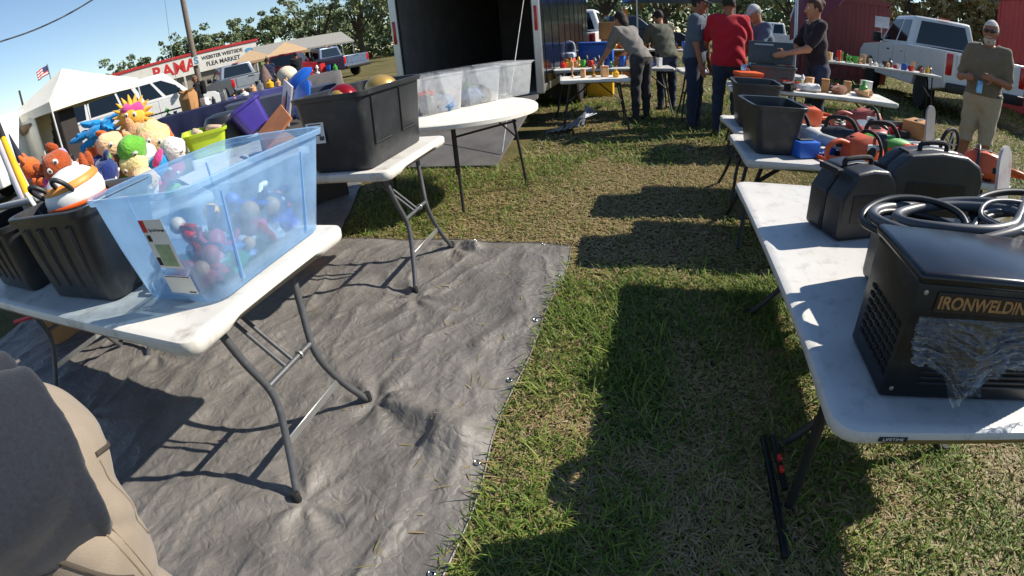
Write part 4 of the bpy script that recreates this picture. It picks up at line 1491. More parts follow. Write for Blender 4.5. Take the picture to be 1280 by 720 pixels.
for i, (c1, c2, c3, pl) in enumerate((('red', 'white', 'navy', 'left front corner'), ('blue', 'yellow', 'blue', 'back left corner'), ('cream', 'navy', 'rust', 'front middle gap'), ('brown', 'red', 'tan', 'back middle gap'), ('white', 'blue', 'pink', 'right front corner'), ('orange', 'green', 'rust', 'back right corner'), ('pink', 'white', 'cream', 'left middle gap'), ('tan', 'orange', 'white', 'right middle gap'), ('green', 'brown', 'green', 'very bottom in front'), ('yellow', 'navy', 'red', 'bottom left edge'), ('white', 'red', 'black', 'end nearest the round toy'), ('rust', 'cream', 'rust', 'edge just behind the black totes'), ('cream', 'blue', 'cream', 'edge right behind the blue bin'), ('navy', 'orange', 'white', 'foot near the blue bin'), ('lilac', 'pink', 'white', 'foot by the round toy'), ('orange', 'red', 'yellow', 'near slope above the black totes'), ('paleyellow', 'green', 'tan', 'near slope above the blue bin'), ('black', 'white', 'black', 'near slope by the bats'))):
    px_, py_ = [(-3.45, 1.62), (-3.7, 2.2), (-2.85, 1.58), (-3.2, 2.45), (-2.5, 1.75), (-2.65, 2.5), (-3.35, 1.95), (-2.75, 2.15), (-2.6, 1.52), (-3.65, 1.75), (-2.95, 1.42), (-2.75, 1.38), (-2.45, 1.50), (-2.52, 1.40), (-3.1, 1.38), (-2.85, 1.55), (-2.62, 1.62), (-3.2, 1.52)][i]
    plush('small %s soft toy, %s body, %s%s' % (c1, c2, pl, '' if len(pl.split()) > 4 else ' of the soft toy heap'), heap_xy((px_, py_, 0.88 + 0.07 * (i % 3))), (0.9 - 0.3 * (i % 4), 0.7 * (-1) ** i, 0.4 + 0.5 * (i % 5)), 0.22 + 0.02 * (i % 3), c1, c2, c3, c2, c1 if i % 2 else None)
PL = [
 ('grey white soft toy at the far right of the heap by the lime bin', (-2.72, 2.38, 0.92), (0.5, 0.2, -0.7), 0.24, 'white', 'lilac', 'white', 'cream'),
 ('orange and white striped soft toy low in the middle of the heap', (-2.95, 1.70, 0.80), (1.1, 0.5, -0.8), 0.26, 'orange', 'white', 'orange', 'navy'),
 ('black dog soft toy at the foot of the heap beside the white ones', (-3.05, 1.60, 0.80), (0.8, -0.6, -0.9), 0.24, 'black', 'black', 'black', 'white', 'black', None, None, 'white'),
 ('yellow duck soft toy squeezed behind the green frog', (-2.62, 2.20, 0.88), (0.4, 0.4, -0.5), 0.22, 'paleyellow', 'yellow', 'yellow', 'orange', None, None, None, None, 'orange'),
 ('cream round headed doll in a red top, nearest the lime bin', (-2.86, 2.16, 0.98), (0.25, 0.35, -0.6), 0.26, 'cream', 'red', 'red', 'cream', None, None, 'paleyellow'),
 ('green frog soft toy with a white cap, in front of the heap', (-2.78, 1.88, 0.90), (0.5, -0.3, -0.4), 0.25, 'green', 'green', 'green', None, None, 'white'),
 ('yellow sun soft toy with pointed rays at the top of the heap', (-3.25, 2.16, 1.15), (-0.1, 0.15, -0.9), 0.22, 'yellow', 'orange', 'orange', None, None, 'pink', None),
 ('cream and orange soft toy lying under the sun toy', (-3.08, 2.06, 1.00), (0.3, 0.9, -0.8), 0.26, 'cream', 'orange', 'cream', 'white', None, None, 'orange'),
 ('orange bear with white paws and navy trousers, left in the heap', (-3.25, 1.87, 0.97), (0.9, -0.2, -1.0), 0.28, 'orange', 'navy', 'orange', 'white', 'orange'),
 ('rust brown dog lying on its back, middle of the heap', (-3.15, 1.98, 1.06), (1.4, 0.4, -0.6), 0.24, 'rust', 'rust', 'orange', 'white', 'brown', None, None, 'cream'),
 ('black and white panda wedged beside the frog', (-2.98, 1.86, 0.92), (0.8, 0.3, -0.9), 0.22, 'white', 'black', 'black', 'cream', 'black'),
 ('white soft toy with big black eye behind the blue bin', (-2.62, 1.66, 0.86), (0.9, 0.2, -0.5), 0.22, 'white', 'white', 'white', 'black', 'white'),
 ('white and red soft toy with blue feet at the near end of the heap', (-3.15, 1.72, 0.92), (0.6, -0.5, -1.1), 0.26, 'white', 'red', 'white', 'navy', None, 'white'),
 ('teal and orange soft toy at the far left of the heap', (-3.50, 1.85, 0.98), (0.3, -0.9, -0.9), 0.26, 'orange', 'blue', 'orange', 'cream', 'orange'),
 ('cream bear with a long muzzle in front of the panda', (-2.86, 1.72, 0.85), (1.2, -0.3, -0.3), 0.22, 'cream', 'cream', 'cream', 'tan', 'tan', None, None, None, 'tan'),
 ('red soft toy with green arms beside the frog', (-2.66, 1.98, 0.90), (0.7, 0.7, -0.2), 0.22, 'red', 'red', 'green', 'red', None, None, None),
 ('lilac grey soft toy squashed at the back of the heap', (-3.45, 2.30, 1.00), (0.2, 0.4, -1.0), 0.27, 'lilac', 'lilac', 'white', None, 'lilac'),
 ('tan monkey at the back, right of the sun toy', (-2.98, 2.38, 0.98), (0.1, 0.2, -0.7), 0.27, 'tan', 'brown', 'brown', 'tan', 'tan'),
 ('brown bear buried under the rust brown dog', (-3.10, 2.15, 0.85), (0.5, 0.1, -0.8), 0.30, 'brown', 'brown', 'tan', None, 'brown'),
]
for i, a in enumerate(PL):
    lab, loc, rot, s, hd, bd, lm = a[:7]
    foot, ear, hat, hair, belly, nose = (list(a[7:]) + [None] * 6)[:6]
    LOC0 = loc
    loc = (-3.02 + (loc[0] + 3.05) * 1.15, 1.98 + (loc[1] - 2.02) * 1.12, loc[2] - 0.06)
    rot = (rot[0], rot[1], rot[2] + 1.65)
    loc = heap_xy(loc)
    s = s * 1.16
    plush(lab, loc, rot, s, hd, bd, lm, foot, ear, hat, hair, belly, nose=nose, spikes='yellow' if 'sun' in lab and 'rays' in lab else None)
# blue fuzzy toy hanging on a wire rack
t = thing('plush_toy', 'bright blue shaggy soft toy hanging on the black rack by the tent', 'soft toy', (-4.53, 2.57, 1.17), 0, 'soft toys heaped on the left table', rot=(0, R(75), R(35)))
t.scale = (0.8, 0.8, 0.8)
for nm, ells in (('body', [((0, 0, 0), (0.09, 0.08, 0.13))]), ('head', [((0.02, 0, 0.17), (0.09, 0.08, 0.08))]), ('arm', [((0.16, 0, 0.02), (0.13, 0.04, 0.045), (0, 0.3, 0))]), ('arm', [((-0.11, 0, 0.0), (0.045, 0.04, 0.13), (0, 0.4, 0))]), ('leg', [((0.07, 0, -0.16), (0.05, 0.05, 0.12))]), ('leg', [((-0.05, 0, -0.18), (0.05, 0.05, 0.13))]), ('ear', [((-0.04, 0, 0.27), (0.03, 0.03, 0.08))]), ('ear', [((0.08, 0, 0.27), (0.03, 0.03, 0.08))])):
    q = MB()
    for e in ells:
        q.ell(e[0], e[1], 16, rot=(Euler(e[2]).to_matrix() if len(e) > 2 else None))
    lump(q, 3, 0.35, 22)
    obj(nm, q, F_['blue'], t, 30)
t = thing('wire_rack', 'black wire rack holding the blue soft toy', 'rack', (-4.58, 2.72, 0), R(-30))
q = MB()
for x in (-0.3, 0.3):
    q = MB()
    q.tube([(x, 0, 0), (x, 0, 1.15)], 0.010, 6)
    obj('upright', q, LEG_DARK, t)
q = MB()
for k in range(7):
    q.tube([(-0.3, 0, 0.70 + 0.07 * k), (0.3, 0, 0.70 + 0.07 * k)], 0.006, 5)
for k in range(7):
    q.tube([(-0.27 + 0.09 * k, 0, 0.70), (-0.27 + 0.09 * k, 0, 1.12)], 0.005, 5)
obj('wire_grid', q, LEG_DARK, t)
for s in (-1, 1):
    q = MB()
    q.tube([(s * 0.3, -0.25, 0.01), (s * 0.3, 0.25, 0.01)], 0.012, 6)
    obj('foot', q, LEG_DARK, t)

# wooden crate of toys behind the left totes
q = MB()
q.box((0, 0, 0.10), (0.7, 0.42, 0.2), None, 0.01)
one('cardboard_box', q, mat('pink_card', '#d7a99b', 0.8, var=0.1), 'pale pink cardboard box behind the left black tote', 'box', (-3.9, 1.62, 0.74), R(-20))
for i, (x, y, z, s_, lb_) in enumerate(((-4.02, 1.58, 0.98, 0.09, 'tan teddy bear lump on the pink box, left one'), (-3.88, 1.66, 0.99, 0.10, 'ginger teddy on top of the pink box, middle one'), (-3.72, 1.72, 0.98, 0.08, 'small brown teddy at the right end of the pink box'))):
    plush(lb_, (x, y, z), (0.4, 0.3 * i - 0.3, -1.0 + 0.4 * i), s_ * 2.6, ('tan', 'orange', 'brown')[i], ('tan', 'rust', 'brown')[i], ('tan', 'orange', 'tan')[i], None, ('tan', 'orange', 'brown')[i])
q = MB()
q.box((0, 0, 0.35), (1.2, 0.6, 0.7), None, 0.01)
one('crate', q, CARD, 'low brown crate carrying the pink box of teddies', 'crate', (-4.0, 1.62, 0.0), R(-20))

# lime bin, purple tote, black tote, sheets on the second left table
tote('lime green plastic bin on the table beyond the soft toys', 0.46, 0.30, 0.56, 0.38, 0.22, (-3.78, 3.22, 0.701), R(-40), LIME, False, 'lime_bin', 'bin')
for i, (x, y, lb_) in enumerate(((-3.86, 3.20, 'pale shoe in the lime bin, left one'), (-3.72, 3.30, 'pale shoe in the lime bin, right one'))):
    q = MB()
    q.loft([[(xx, wy * math.cos(a), 0.04 + hz * math.sin(a)) for a in [2 * math.pi * k / 10 for k in range(10)]] for xx, wy, hz in ((-0.12, 0.02, 0.03), (-0.09, 0.04, 0.045), (0.0, 0.042, 0.038), (0.09, 0.045, 0.03), (0.13, 0.02, 0.015))])
    one('shoe', q, mat('pale_shoe', '#d8b79a', 0.7), lb_, 'shoe', (x, y, 0.86), R(-30 + 20 * i))
tote('purple plastic tote tipped toward the camera beside the lime bin', 0.26, 0.24, 0.34, 0.30, 0.25, (-3.40, 3.55, 0.80), R(-40), mat('purple_plastic', '#3d2f86', 0.35, var=0.15), False, 'purple_tote', 'tote').rotation_euler = (R(24), R(-14), R(-40))
q = MB()
q.lathe([(0.03, 0.0), (0.19, 0.02), (0.21, 0.05), (0.20, 0.24), (0.17, 0.29), (0.10, 0.31)], 24)
one('round_pot', q, BLACKP2, 'round black pot between the lime bin and the purple tote', 'pot', (-3.80, 3.52, 0.701), 0)
t = thing('picture_board', 'upright white board with red and blue product pictures, right of the purple tote', 'board', (-3.27, 3.78, 0.80), R(-38), rot=(R(-14), R(12), R(-40)))
t.scale = (0.85, 0.85, 0.85)
q = MB()
q.box((0, 0, 0.22), (0.40, 0.02, 0.44), None, 0.003)
b_ = obj('panel', q, mat('poster_white', '#cfc5c2', 0.6), t)
for nm, x, z, rx, rz_, m_ in (('red_picture', -0.10, 0.20, 0.06, 0.07, REDP), ('black_picture', 0.02, 0.22, 0.045, 0.14, INK), ('blue_picture', 0.13, 0.24, 0.04, 0.09, BLUEP), ('orange_picture', 0.10, 0.06, 0.05, 0.03, ORAP)):
    q = MB()
    q.prism([(x + rx * math.cos(a), z + rz_ * math.sin(a)) for a in [2 * math.pi * k / 18 for k in range(18)]], -0.013, -0.0105)
    obj(nm, q, m_, t, 0)
for i, (x, y, z, r, lb_) in enumerate(((-3.15, 3.95, 0.97, 0.20, 'blue round sled disc standing behind the picture board'), (-3.42, 4.30, 1.15, 0.18, 'larger blue disc tilted flat above the goods, behind the other disc'))):
    q = MB()
    q.lathe([(0.02, 0.03), (r * 0.7, 0.02), (r * 0.93, -0.02), (r, 0.0), (r * 0.93, 0.012), (r * 0.7, 0.05), (0.02, 0.06)], 26)
    one('round_disc', q, BLUEP, lb_, 'disc', (x, y, z), 0, None, 50, (R(70 if i == 0 else 35), 0, R(-35)))
q = MB()
q.box((0, 0, 0), (0.42, 0.26, 0.012))
one('orange_card', q, mat('orange_card', '#e08a4e', 0.7), 'flat orange cardboard sheet leaning behind the blue bin', 'cardboard', (-2.42, 2.68, 0.93), 0, None, 0, (R(40), R(10), R(-42)))
q = MB()
q.box((0, 0, 0.42), (0.4, 0.22, 0.84), None, 0.01)
one('crate', q, CARD, 'brown crate propping the orange cardboard sheet', 'crate', (-2.47, 2.74, 0), R(-42))
q = MB()
q.box((0, 0, 0.38), (0.7, 0.5, 0.76), None, 0.01)
one('crate', q, mat('dark_crate', '#3a332c', 0.8), 'dark crate under the picture board and disc', 'crate', (-3.2, 3.92, 0), R(-38))

TRIM0 = mat('dark_trim0', '#242425', 0.5, var=0.1)
# hand truck under the near table
t = thing('hand_truck', 'red hand truck with small wheels lying under the near table', 'hand truck', (-3.75, 1.45, 0.02), R(25))
q = MB()
for y in (-0.14, 0.14):
    q.tube([(-0.5, y, 0.12), (0.45, y, 0.20)], 0.016, 8)
for x in (-0.3, 0.0, 0.3):
    q.tube([(x, -0.14, 0.15 + 0.08 * x), (x, 0.14, 0.15 + 0.08 * x)], 0.012, 8)
obj('frame', q, REDP, t)
for y in (-0.19, 0.19):
    q = MB()
    q.lathe([(0.02, -0.03), (0.085, -0.03), (0.10, -0.018), (0.10, 0.018), (0.085, 0.03), (0.02, 0.03)], 18, Matrix.Translation((0.42, y, 0.10)) @ Matrix.Rotation(R(90), 4, 'X'))
    w_ = obj('wheel', q, RUBBER, t)
    q = MB()
    q.lathe([(0.055, -0.034), (0.055, 0.034)], 14, Matrix.Translation((0.42, y, 0.10)) @ Matrix.Rotation(R(90), 4, 'X'))
    obj('rim', q, REDP, w_)
q = MB()
q.box((0.5, 0, 0.06), (0.02, 0.34, 0.2), None, 0.004)
obj('toe_plate', q, TRIM0, t)
# ---------------------------------------------------------------- vehicles
PAINT_W = mat('white_car_paint', '#d6d7d6', 0.28, var=0.04, spec=0.6)
PAINT_G = mat('silver_grey_paint', '#8e949c', 0.3, 0.3, var=0.05)
PAINT_R = mat('dark_red_paint', '#6f1518', 0.3, var=0.08)
PAINT_B = mat('dark_blue_paint', '#1c2437', 0.3, var=0.08)
TAILR = mat('tail_light_red', '#b31717', 0.2, var=0.1)
HEADL = mat('headlight_glass', '#c9d2d6', 0.1, var=0.05)
TRIM = mat('dark_trim', '#1c1c1d', 0.5, var=0.1)

def wheel(t, x, y, r=0.37, w_=0.24):
    M = Matrix.Translation((x, y, r)) @ Matrix.Rotation(R(90), 4, 'X')
    q = MB()
    q.lathe([(r * 0.6, -w_ / 2), (r * 0.92, -w_ / 2), (r, -w_ * 0.35), (r, w_ * 0.35), (r * 0.92, w_ / 2), (r * 0.6, w_ / 2)], 26, M)
    ty = obj('wheel', q, RUBBER, t, 40)
    q = MB()
    s = 1 if y > 0 else -1
    q.lathe([(0.02, -w_ * 0.47), (r * 0.25, -w_ * 0.47), (r * 0.58, -w_ * 0.40), (r * 0.62, -w_ * 0.505), (r * 0.62, w_ * 0.3), (0.02, w_ * 0.3)] if s > 0 else [(0.02, w_ * 0.47), (r * 0.25, w_ * 0.47), (r * 0.58, w_ * 0.40), (r * 0.62, w_ * 0.505), (r * 0.62, -w_ * 0.3), (0.02, -w_ * 0.3)], 20, M)
    obj('rim', q, mat('wheel_rim', '#9b9c9d', 0.35, 0.7), ty, 40)

def arch(cx, r, z0, n=8):
    a0 = math.asin(max(-1, min(1, (z0 - 0.38) / r)))
    return [(cx + r * math.cos(a), 0.38 + r * math.sin(a)) for a in [a0 + (math.pi - 2 * a0) * k / n for k in range(n + 1)]]

class Green:
    """tapered cab: bottom and top rectangles; pt() gives a point on one of its faces"""
    def __init__(s, b, t):
        s.b, s.t = b, t                      # (x0, x1, half width, z)
    def build(s, q):
        B, T_ = s.b, s.t
        q.add([(B[0], -B[2], B[3]), (B[1], -B[2], B[3]), (B[1], B[2], B[3]), (B[0], B[2], B[3]), (T_[0], -T_[2], T_[3]), (T_[1], -T_[2], T_[3]), (T_[1], T_[2], T_[3]), (T_[0], T_[2], T_[3])],
              [(3, 2, 1, 0), (4, 5, 6, 7), (0, 1, 5, 4), (1, 2, 6, 5), (2, 3, 7, 6), (3, 0, 4, 7)])
    def pt(s, f, u, v):
        B, T_ = s.b, s.t
        w_ = B[2] + (T_[2] - B[2]) * v
        z = B[3] + (T_[3] - B[3]) * v
        x0, x1 = B[0] + (T_[0] - B[0]) * v, B[1] + (T_[1] - B[1]) * v
        if f in 'LR':
            return Vector((x0 + (x1 - x0) * u, w_ if f == 'L' else -w_, z))
        return Vector((x0 if f == 'r' else x1, w_ * (1 - 2 * u), z))
    def pane(s, q, f, uv, off=0.006):
        P = [s.pt(f, u, v) for u, v in uv]
        n_ = (P[1] - P[0]).cross(P[2] - P[0]).normalized()
        c = Vector(((s.b[0] + s.b[1]) / 2, 0, s.b[3]))
        if n_.dot(P[0] - c) < 0:
            n_ = -n_
        k = len(P)
        q.add([p + n_ * off for p in P] + [p - n_ * 0.02 for p in P], [tuple(range(k)), tuple(range(2 * k - 1, k - 1, -1))] + [(i, k + i, k + (i + 1) % k, (i + 1) % k) for i in range(k)])

def bevelled(o, w_, seg=3, ang=25):
    md = o.modifiers.new('bevel', 'BEVEL')
    md.width = w_
    md.segments = seg
    md.limit_method = 'ANGLE'
    md.angle_limit = R(ang)
    return o

def pickup(label, loc, rz, paint, lift=0.0, group=None, name='pickup_truck'):
    t = thing(name, label, 'pickup', loc, rz, group)
    q = MB()
    prof = [(-2.88, 0.58), (-2.86, 1.26), (-0.75, 1.29), (1.2, 1.25), (1.3, 1.24), (2.55, 1.17), (2.82, 1.02), (2.86, 0.55), (2.4, 0.48)] + arch(1.85, 0.50, 0.48) + [(-1.2, 0.46)] + arch(-1.72, 0.50, 0.46) + [(-2.4, 0.5)]
    q.prism(prof, -0.985, 0.985)
    bevelled(obj('body', q, paint, t, 30), 0.07)
    g_ = Green((-0.72, 1.42, 0.94, 1.255), (-0.60, 0.62, 0.74, 1.93))
    q = MB()
    g_.build(q)
    bevelled(obj('cab', q, paint, t, 30), 0.07)
    for f in 'LR':
        for uv in ([(0.07, 0.12), (0.37, 0.12), (0.44, 0.86), (0.09, 0.86)], [(0.42, 0.12), (0.84, 0.12), (0.90, 0.5), (0.93, 0.86), (0.50, 0.86)]):
            q = MB()
            g_.pane(q, f, uv)
            obj('side_window', q, GLASSD, t, 0)
    q = MB()
    g_.pane(q, 'r', [(0.10, 0.12), (0.90, 0.12), (0.88, 0.86), (0.12, 0.86)])
    obj('rear_window', q, GLASSD, t, 0)
    q = MB()
    g_.pane(q, 'f', [(0.06, 0.06), (0.94, 0.06), (0.90, 0.9), (0.10, 0.9)])
    obj('windshield', q, GLASSD, t, 0)
    for s in (-1, 1):
        q = MB()
        q.box((-2.86, s * 0.89, 1.02), (0.06, 0.15, 0.40), None, 0.02, 2)
        obj('tail_light', q, TAILR, t)
        q = MB()
        q.box((2.80, s * 0.80, 0.96), (0.12, 0.30, 0.18), None, 0.03, 2)
        obj('headlight', q, HEADL, t)
        q = MB()
        q.box((1.12, s * 1.08, 1.38), (0.10, 0.22, 0.24), None, 0.03, 2)
        q.tube([(1.15, s * 0.9, 1.30), (1.13, s * 1.02, 1.36)], 0.03, 6)
        obj('mirror', q, TRIM, t)
        for x in (-0.42, 0.45):
            q = MB()
            q.box((x, s * 0.992, 1.12), (0.18, 0.02, 0.035), None, 0.008)
            obj('door_handle', q, CHROME, t)
        for x in (1.18, 0.10, -0.70):
            q = MB()
            q.box((x, s * 0.984, 0.88), (0.008, 0.008, 0.62))
            obj('door_seam', q, TRIM, t, 0)
        for x in (1.85, -1.72):
            wheel(t, x, s * 0.86)
    q = MB()
    q.box((-2.93, 0, 0.60), (0.16, 1.85, 0.18), None, 0.03, 2)
    obj('bumper', q, TRIM, t)
    q = MB()
    q.box((2.90, 0, 0.58), (0.14, 1.9, 0.20), None, 0.04, 2)
    obj('bumper', q, CHROME, t)
    q = MB()
    q.box((-2.885, 0, 1.02), (0.012, 1.45, 0.40), None, 0.004)
    obj('tailgate', q, paint, t)
    q = MB()
    q.box((-2.895, 0, 1.20), (0.02, 0.28, 0.05), None, 0.008)
    obj('tailgate_handle', q, TRIM, t)
    q = MB()
    q.box((-1.8, 0, 1.285), (2.0, 1.7, 0.02))
    obj('bed_floor', q, TRIM, t, 0)
    q = MB()
    q.box((2.87, 0, 0.88), (0.05, 1.2, 0.26), None, 0.02)
    obj('grille', q, TRIM, t)
    q = MB()
    q.box((-0.62, 0, 1.945), (0.10, 0.30, 0.03), None, 0.008)
    obj('brake_light', q, TAILR, t)
    return t

def van(label, loc, rz, paint):
    t = thing('passenger_van', label, 'van', loc, rz)
    q = MB()
    prof = [(-2.75, 0.50), (-2.75, 1.12), (1.55, 1.12), (1.75, 1.10), (2.6, 0.98), (2.75, 0.85), (2.78, 0.45), (2.3, 0.42)] + arch(1.75, 0.47, 0.42) + [(-1.1, 0.42)] + arch(-1.55, 0.47, 0.42) + [(-2.3, 0.45)]
    q.prism(prof, -1.0, 1.0)
    bevelled(obj('body', q, paint, t, 30), 0.08)
    g_ = Green((-2.74, 1.85, 0.99, 1.10), (-2.60, 0.95, 0.80, 2.08))
    q = MB()
    g_.build(q)
    bevelled(obj('cabin', q, paint, t, 30), 0.10)
    for f in 'LR':
        for u0, u1 in ((0.03, 0.15), (0.19, 0.44), (0.46, 0.60), (0.64, 0.78)):
            q = MB()
            g_.pane(q, f, [(u0, 0.16), (u1, 0.16), (u1 + 0.015, 0.74), (u0 + 0.015, 0.74)])
            obj('side_window', q, GLASSD, t, 0)
        q = MB()
        g_.pane(q, f, [(0.81, 0.16), (0.95, 0.16), (0.96, 0.45), (0.90, 0.74), (0.82, 0.74)])
        obj('side_window', q, GLASSD, t, 0)
    q = MB()
    g_.pane(q, 'f', [(0.06, 0.08), (0.94, 0.08), (0.90, 0.88), (0.10, 0.88)])
    obj('windshield', q, GLASSD, t, 0)
    q = MB()
    g_.pane(q, 'r', [(0.08, 0.2), (0.46, 0.2), (0.46, 0.8), (0.10, 0.8)])
    g_.pane(q, 'r', [(0.54, 0.2), (0.92, 0.2), (0.90, 0.8), (0.54, 0.8)])
    obj('rear_window', q, GLASSD, t, 0)
    for s in (-1, 1):
        for x in (1.75, -1.55):
            wheel(t, x, s * 0.88, 0.36)
        q = MB()
        q.box((-2.74, s * 0.9, 0.95), (0.06, 0.12, 0.45), None, 0.02)
        obj('tail_light', q, TAILR, t)
        q = MB()
        q.box((2.72, s * 0.75, 0.80), (0.10, 0.30, 0.18), None, 0.03)
        obj('headlight', q, HEADL, t)
        q = MB()
        q.box((1.35, s * 1.12, 1.30), (0.10, 0.20, 0.24), None, 0.03)
        obj('mirror', q, TRIM, t)
        q = MB()
        q.box((0.1, s * 1.003, 0.72), (4.6, 0.012, 0.05), None, 0.004)
        obj('side_molding', q, TRIM, t)
        for x in (0.55, -0.25, 1.45):
            q = MB()
            q.box((x, s * 1.0, 0.85), (0.008, 0.006, 0.6))
            obj('door_seam', q, TRIM, t, 0)
    q = MB()
    q.box((2.80, 0, 0.52), (0.14, 1.9, 0.18), None, 0.04)
    obj('bumper', q, CHROME, t)
    q = MB()
    q.box((-2.82, 0, 0.52), (0.14, 1.9, 0.18), None, 0.04)
    obj('bumper', q, CHROME, t)
    return t

vd = math.atan2(0.815, 0.58)
van('white passenger van with dark windows parked behind the canopy tent', (-17.0, 11.9, 0), vd, PAINT_W)
pickup('white pickup seen from behind, parked by the red container wall', (7.25, 13.1, 0), R(86), PAINT_W).scale = (1.02, 1.02, 1.10)
pickup('grey pickup with open bed parked in front of the flea market building', (-19.3, 19.2, 0), R(150), PAINT_G, group='vehicles parked by the flea market')
pickup('dark red pickup seen from behind at the end of the market stalls', (-18.6, 22.6, 0), R(110), PAINT_R, group='vehicles parked by the flea market')
pickup('blue grey pickup beyond the two men in dark shirts', (-18.9, 26.5, 0), R(165), mat('blue_grey_paint', '#5e6d84', 0.3, 0.2), group='vehicles parked by the flea market')
pickup('white pickup hitched to the black cargo trailer', (-2.35, 15.9, 0), R(90), PAINT_W, name='tow_truck')
pickup('dark blue pickup far behind the people at the back tables', (-1.4, 24.0, 0), R(15), PAINT_B, group='vehicles far behind the stalls')
pickup('silver pickup far off under the trees, left of the blue canopy', (-3.0, 33.0, 0), R(5), PAINT_G, group='vehicles far behind the stalls')
pickup('white pickup far off behind the man in the cap', (7.0, 31.0, 0), R(175), PAINT_W, group='vehicles far behind the stalls')

# white box trailer at the far left
t = thing('box_trailer', 'plain white box trailer at the far left behind the canopy tent', 'trailer', (-16.2, 4.7, 0), R(30))
q = MB()
q.box((0, 0, 1.25), (4.2, 2.1, 1.7), None, 0.05, 2)
obj('box', q, PAINT_W, t)
for x in (-0.5, 0.5):
    for y in (-0.95, 0.95):
        wheel(t, x, y, 0.33)
q = MB()
q.tube([(1.3, -1.06, 1.6), (1.28, -1.06, 1.9), (1.05, -1.06, 1.93), (1.0, -1.06, 1.6), (1.15, -1.06, 1.5), (1.3, -1.06, 1.6)], 0.02, 6)
obj('handle', q, TRIM, t)

# ---------------------------------------------------------------- black cargo trailer with ramp
TB = mat('gloss_black_panel', '#10141b', 0.13, 0.1, var=0.15, spec=0.7, wear='#3e444c', wamt=0.25, bump=0.03, bscale=4)
TI = mat('trailer_interior', '#6e6963', 0.8, var=0.25, scale=3)
ALU = mat('aluminium_trim', '#b5b6b5', 0.35, 0.8, var=0.08)
t = thing('cargo_trailer', 'black enclosed cargo trailer with open back and ramp lowered onto the grass', 'trailer', (-2.575, 7.0, 0), 0)
W2, L2, Z0, Z1 = 1.085, 5.4, 0.50, 2.75
q = MB()
for s in (-1, 1):
    q.box((s * (W2 - 0.02), L2 / 2, (Z0 + Z1) / 2), (0.04, L2, Z1 - Z0))
q.box((0, L2 / 2, Z1), (2 * W2 + 0.02, L2 + 0.02, 0.05))
q.box((0, L2 - 0.02, (Z0 + Z1) / 2), (2 * W2 - 0.082, 0.04, Z1 - Z0 - 0.05))
obj('shell', q, TB, t, 0)
q = MB()
for s in (-1, 1):
    q.box((s * (W2 - 0.05), L2 / 2 + 0.05, (Z0 + Z1) / 2), (0.015, L2 - 0.1, Z1 - Z0 - 0.1))
q.box((0, L2 - 0.06, (Z0 + Z1) / 2), (2 * W2 - 0.13, 0.02, Z1 - Z0 - 0.1))
q.box((0, L2 / 2, Z1 - 0.045), (2 * W2 - 0.13, L2 - 0.15, 0.015))
obj('lining', q, TI, t, 0)
q = MB()
q.box((0, L2 / 2, Z0 - 0.02), (2 * W2 - 0.09, L2, 0.06))
obj('floor', q, mat('worn_plywood', '#575049', 0.8, var=0.25, wear='#37322d', wamt=0.6), t, 0)
q = MB()
for s in (-1, 1):
    q.box((s * (W2 - 0.03), -0.03, (Z0 + Z1) / 2), (0.11, 0.07, Z1 - Z0 + 0.06), None, 0.012)
q.box((0, -0.03, Z1 + 0.01), (2 * W2 - 0.18, 0.07, 0.10), None, 0.012)
q.box((0, -0.03, Z0 - 0.06), (2 * W2 - 0.18, 0.07, 0.10), None, 0.012)
obj('rear_frame', q, ALU, t)
for s in (-1, 1):
    q = MB()
    q.box((s * (W2 - 0.03), -0.072, 1.52), (0.045, 0.02, 0.34), None, 0.01, 2)
    obj('tail_light', q, TAILR, t)
for k in range(9):
    for s in (-1, 1):
        q = MB()
        q.box((s * (W2 + 0.003), 0.3 + 0.6 * k, (Z0 + Z1) / 2), (0.012, 0.035, Z1 - Z0 - 0.02), None, 0.004)
        obj('panel_seam', q, TB, t)
for s in (-1, 1):
    q = MB()
    q.box((s * (W2 + 0.004), L2 / 2, Z0 + 0.04), (0.014, L2, 0.10), None, 0.004)
    obj('bottom_trim', q, ALU, t)
    for y in (2.3, 3.1):
        wheel(t, s * (W2 + 0.02), y, 0.34, 0.22).__class__ if False else None
        M = Matrix.Translation((s * (W2 + 0.12), y, 0.34)) @ Matrix.Rotation(R(90), 4, 'Y')
        q = MB()
        q.lathe([(0.02, -0.1), (0.31, -0.1), (0.34, -0.07), (0.34, 0.07), (0.31, 0.1), (0.02, 0.1)], 22, M)
        obj('wheel', q, RUBBER, t)
    q = MB()
    q.box((s * (W2 + 0.14), 2.7, 0.72), (0.28, 1.75, 0.04), None, 0.015)
    obj('fender', q, ALU, t)
q = MB()
q.add([(-1.03, -0.02, 0.49), (1.03, -0.02, 0.49), (1.03, -2.25, 0.03), (-1.03, -2.25, 0.03), (-1.03, -0.02, 0.44), (1.03, -0.02, 0.44), (1.03, -2.25, 0.005), (-1.03, -2.25, 0.005)], [(0, 1, 2, 3), (7, 6, 5, 4), (0, 4, 5, 1), (1, 5, 6, 2), (2, 6, 7, 3), (3, 7, 4, 0)])
rp_ = obj('ramp', q, mat('ramp_grey', '#5b5856', 0.7, var=0.2, scale=4, wear='#3c3835', wamt=0.5, bump=0.2, bscale=50), t, 0)
for s in (1,):
    q = MB()
    q.tube([(s * 1.02, -0.04, 2.3), (s * 1.03, -2.0, 0.10)], 0.006, 6)
    obj('ramp_cable', q, STEEL, t)
q = MB()
q.tube([(0, L2, 0.45), (0, L2 + 0.7, 0.5)], 0.05, 8)
obj('hitch', q, TRIM, t)
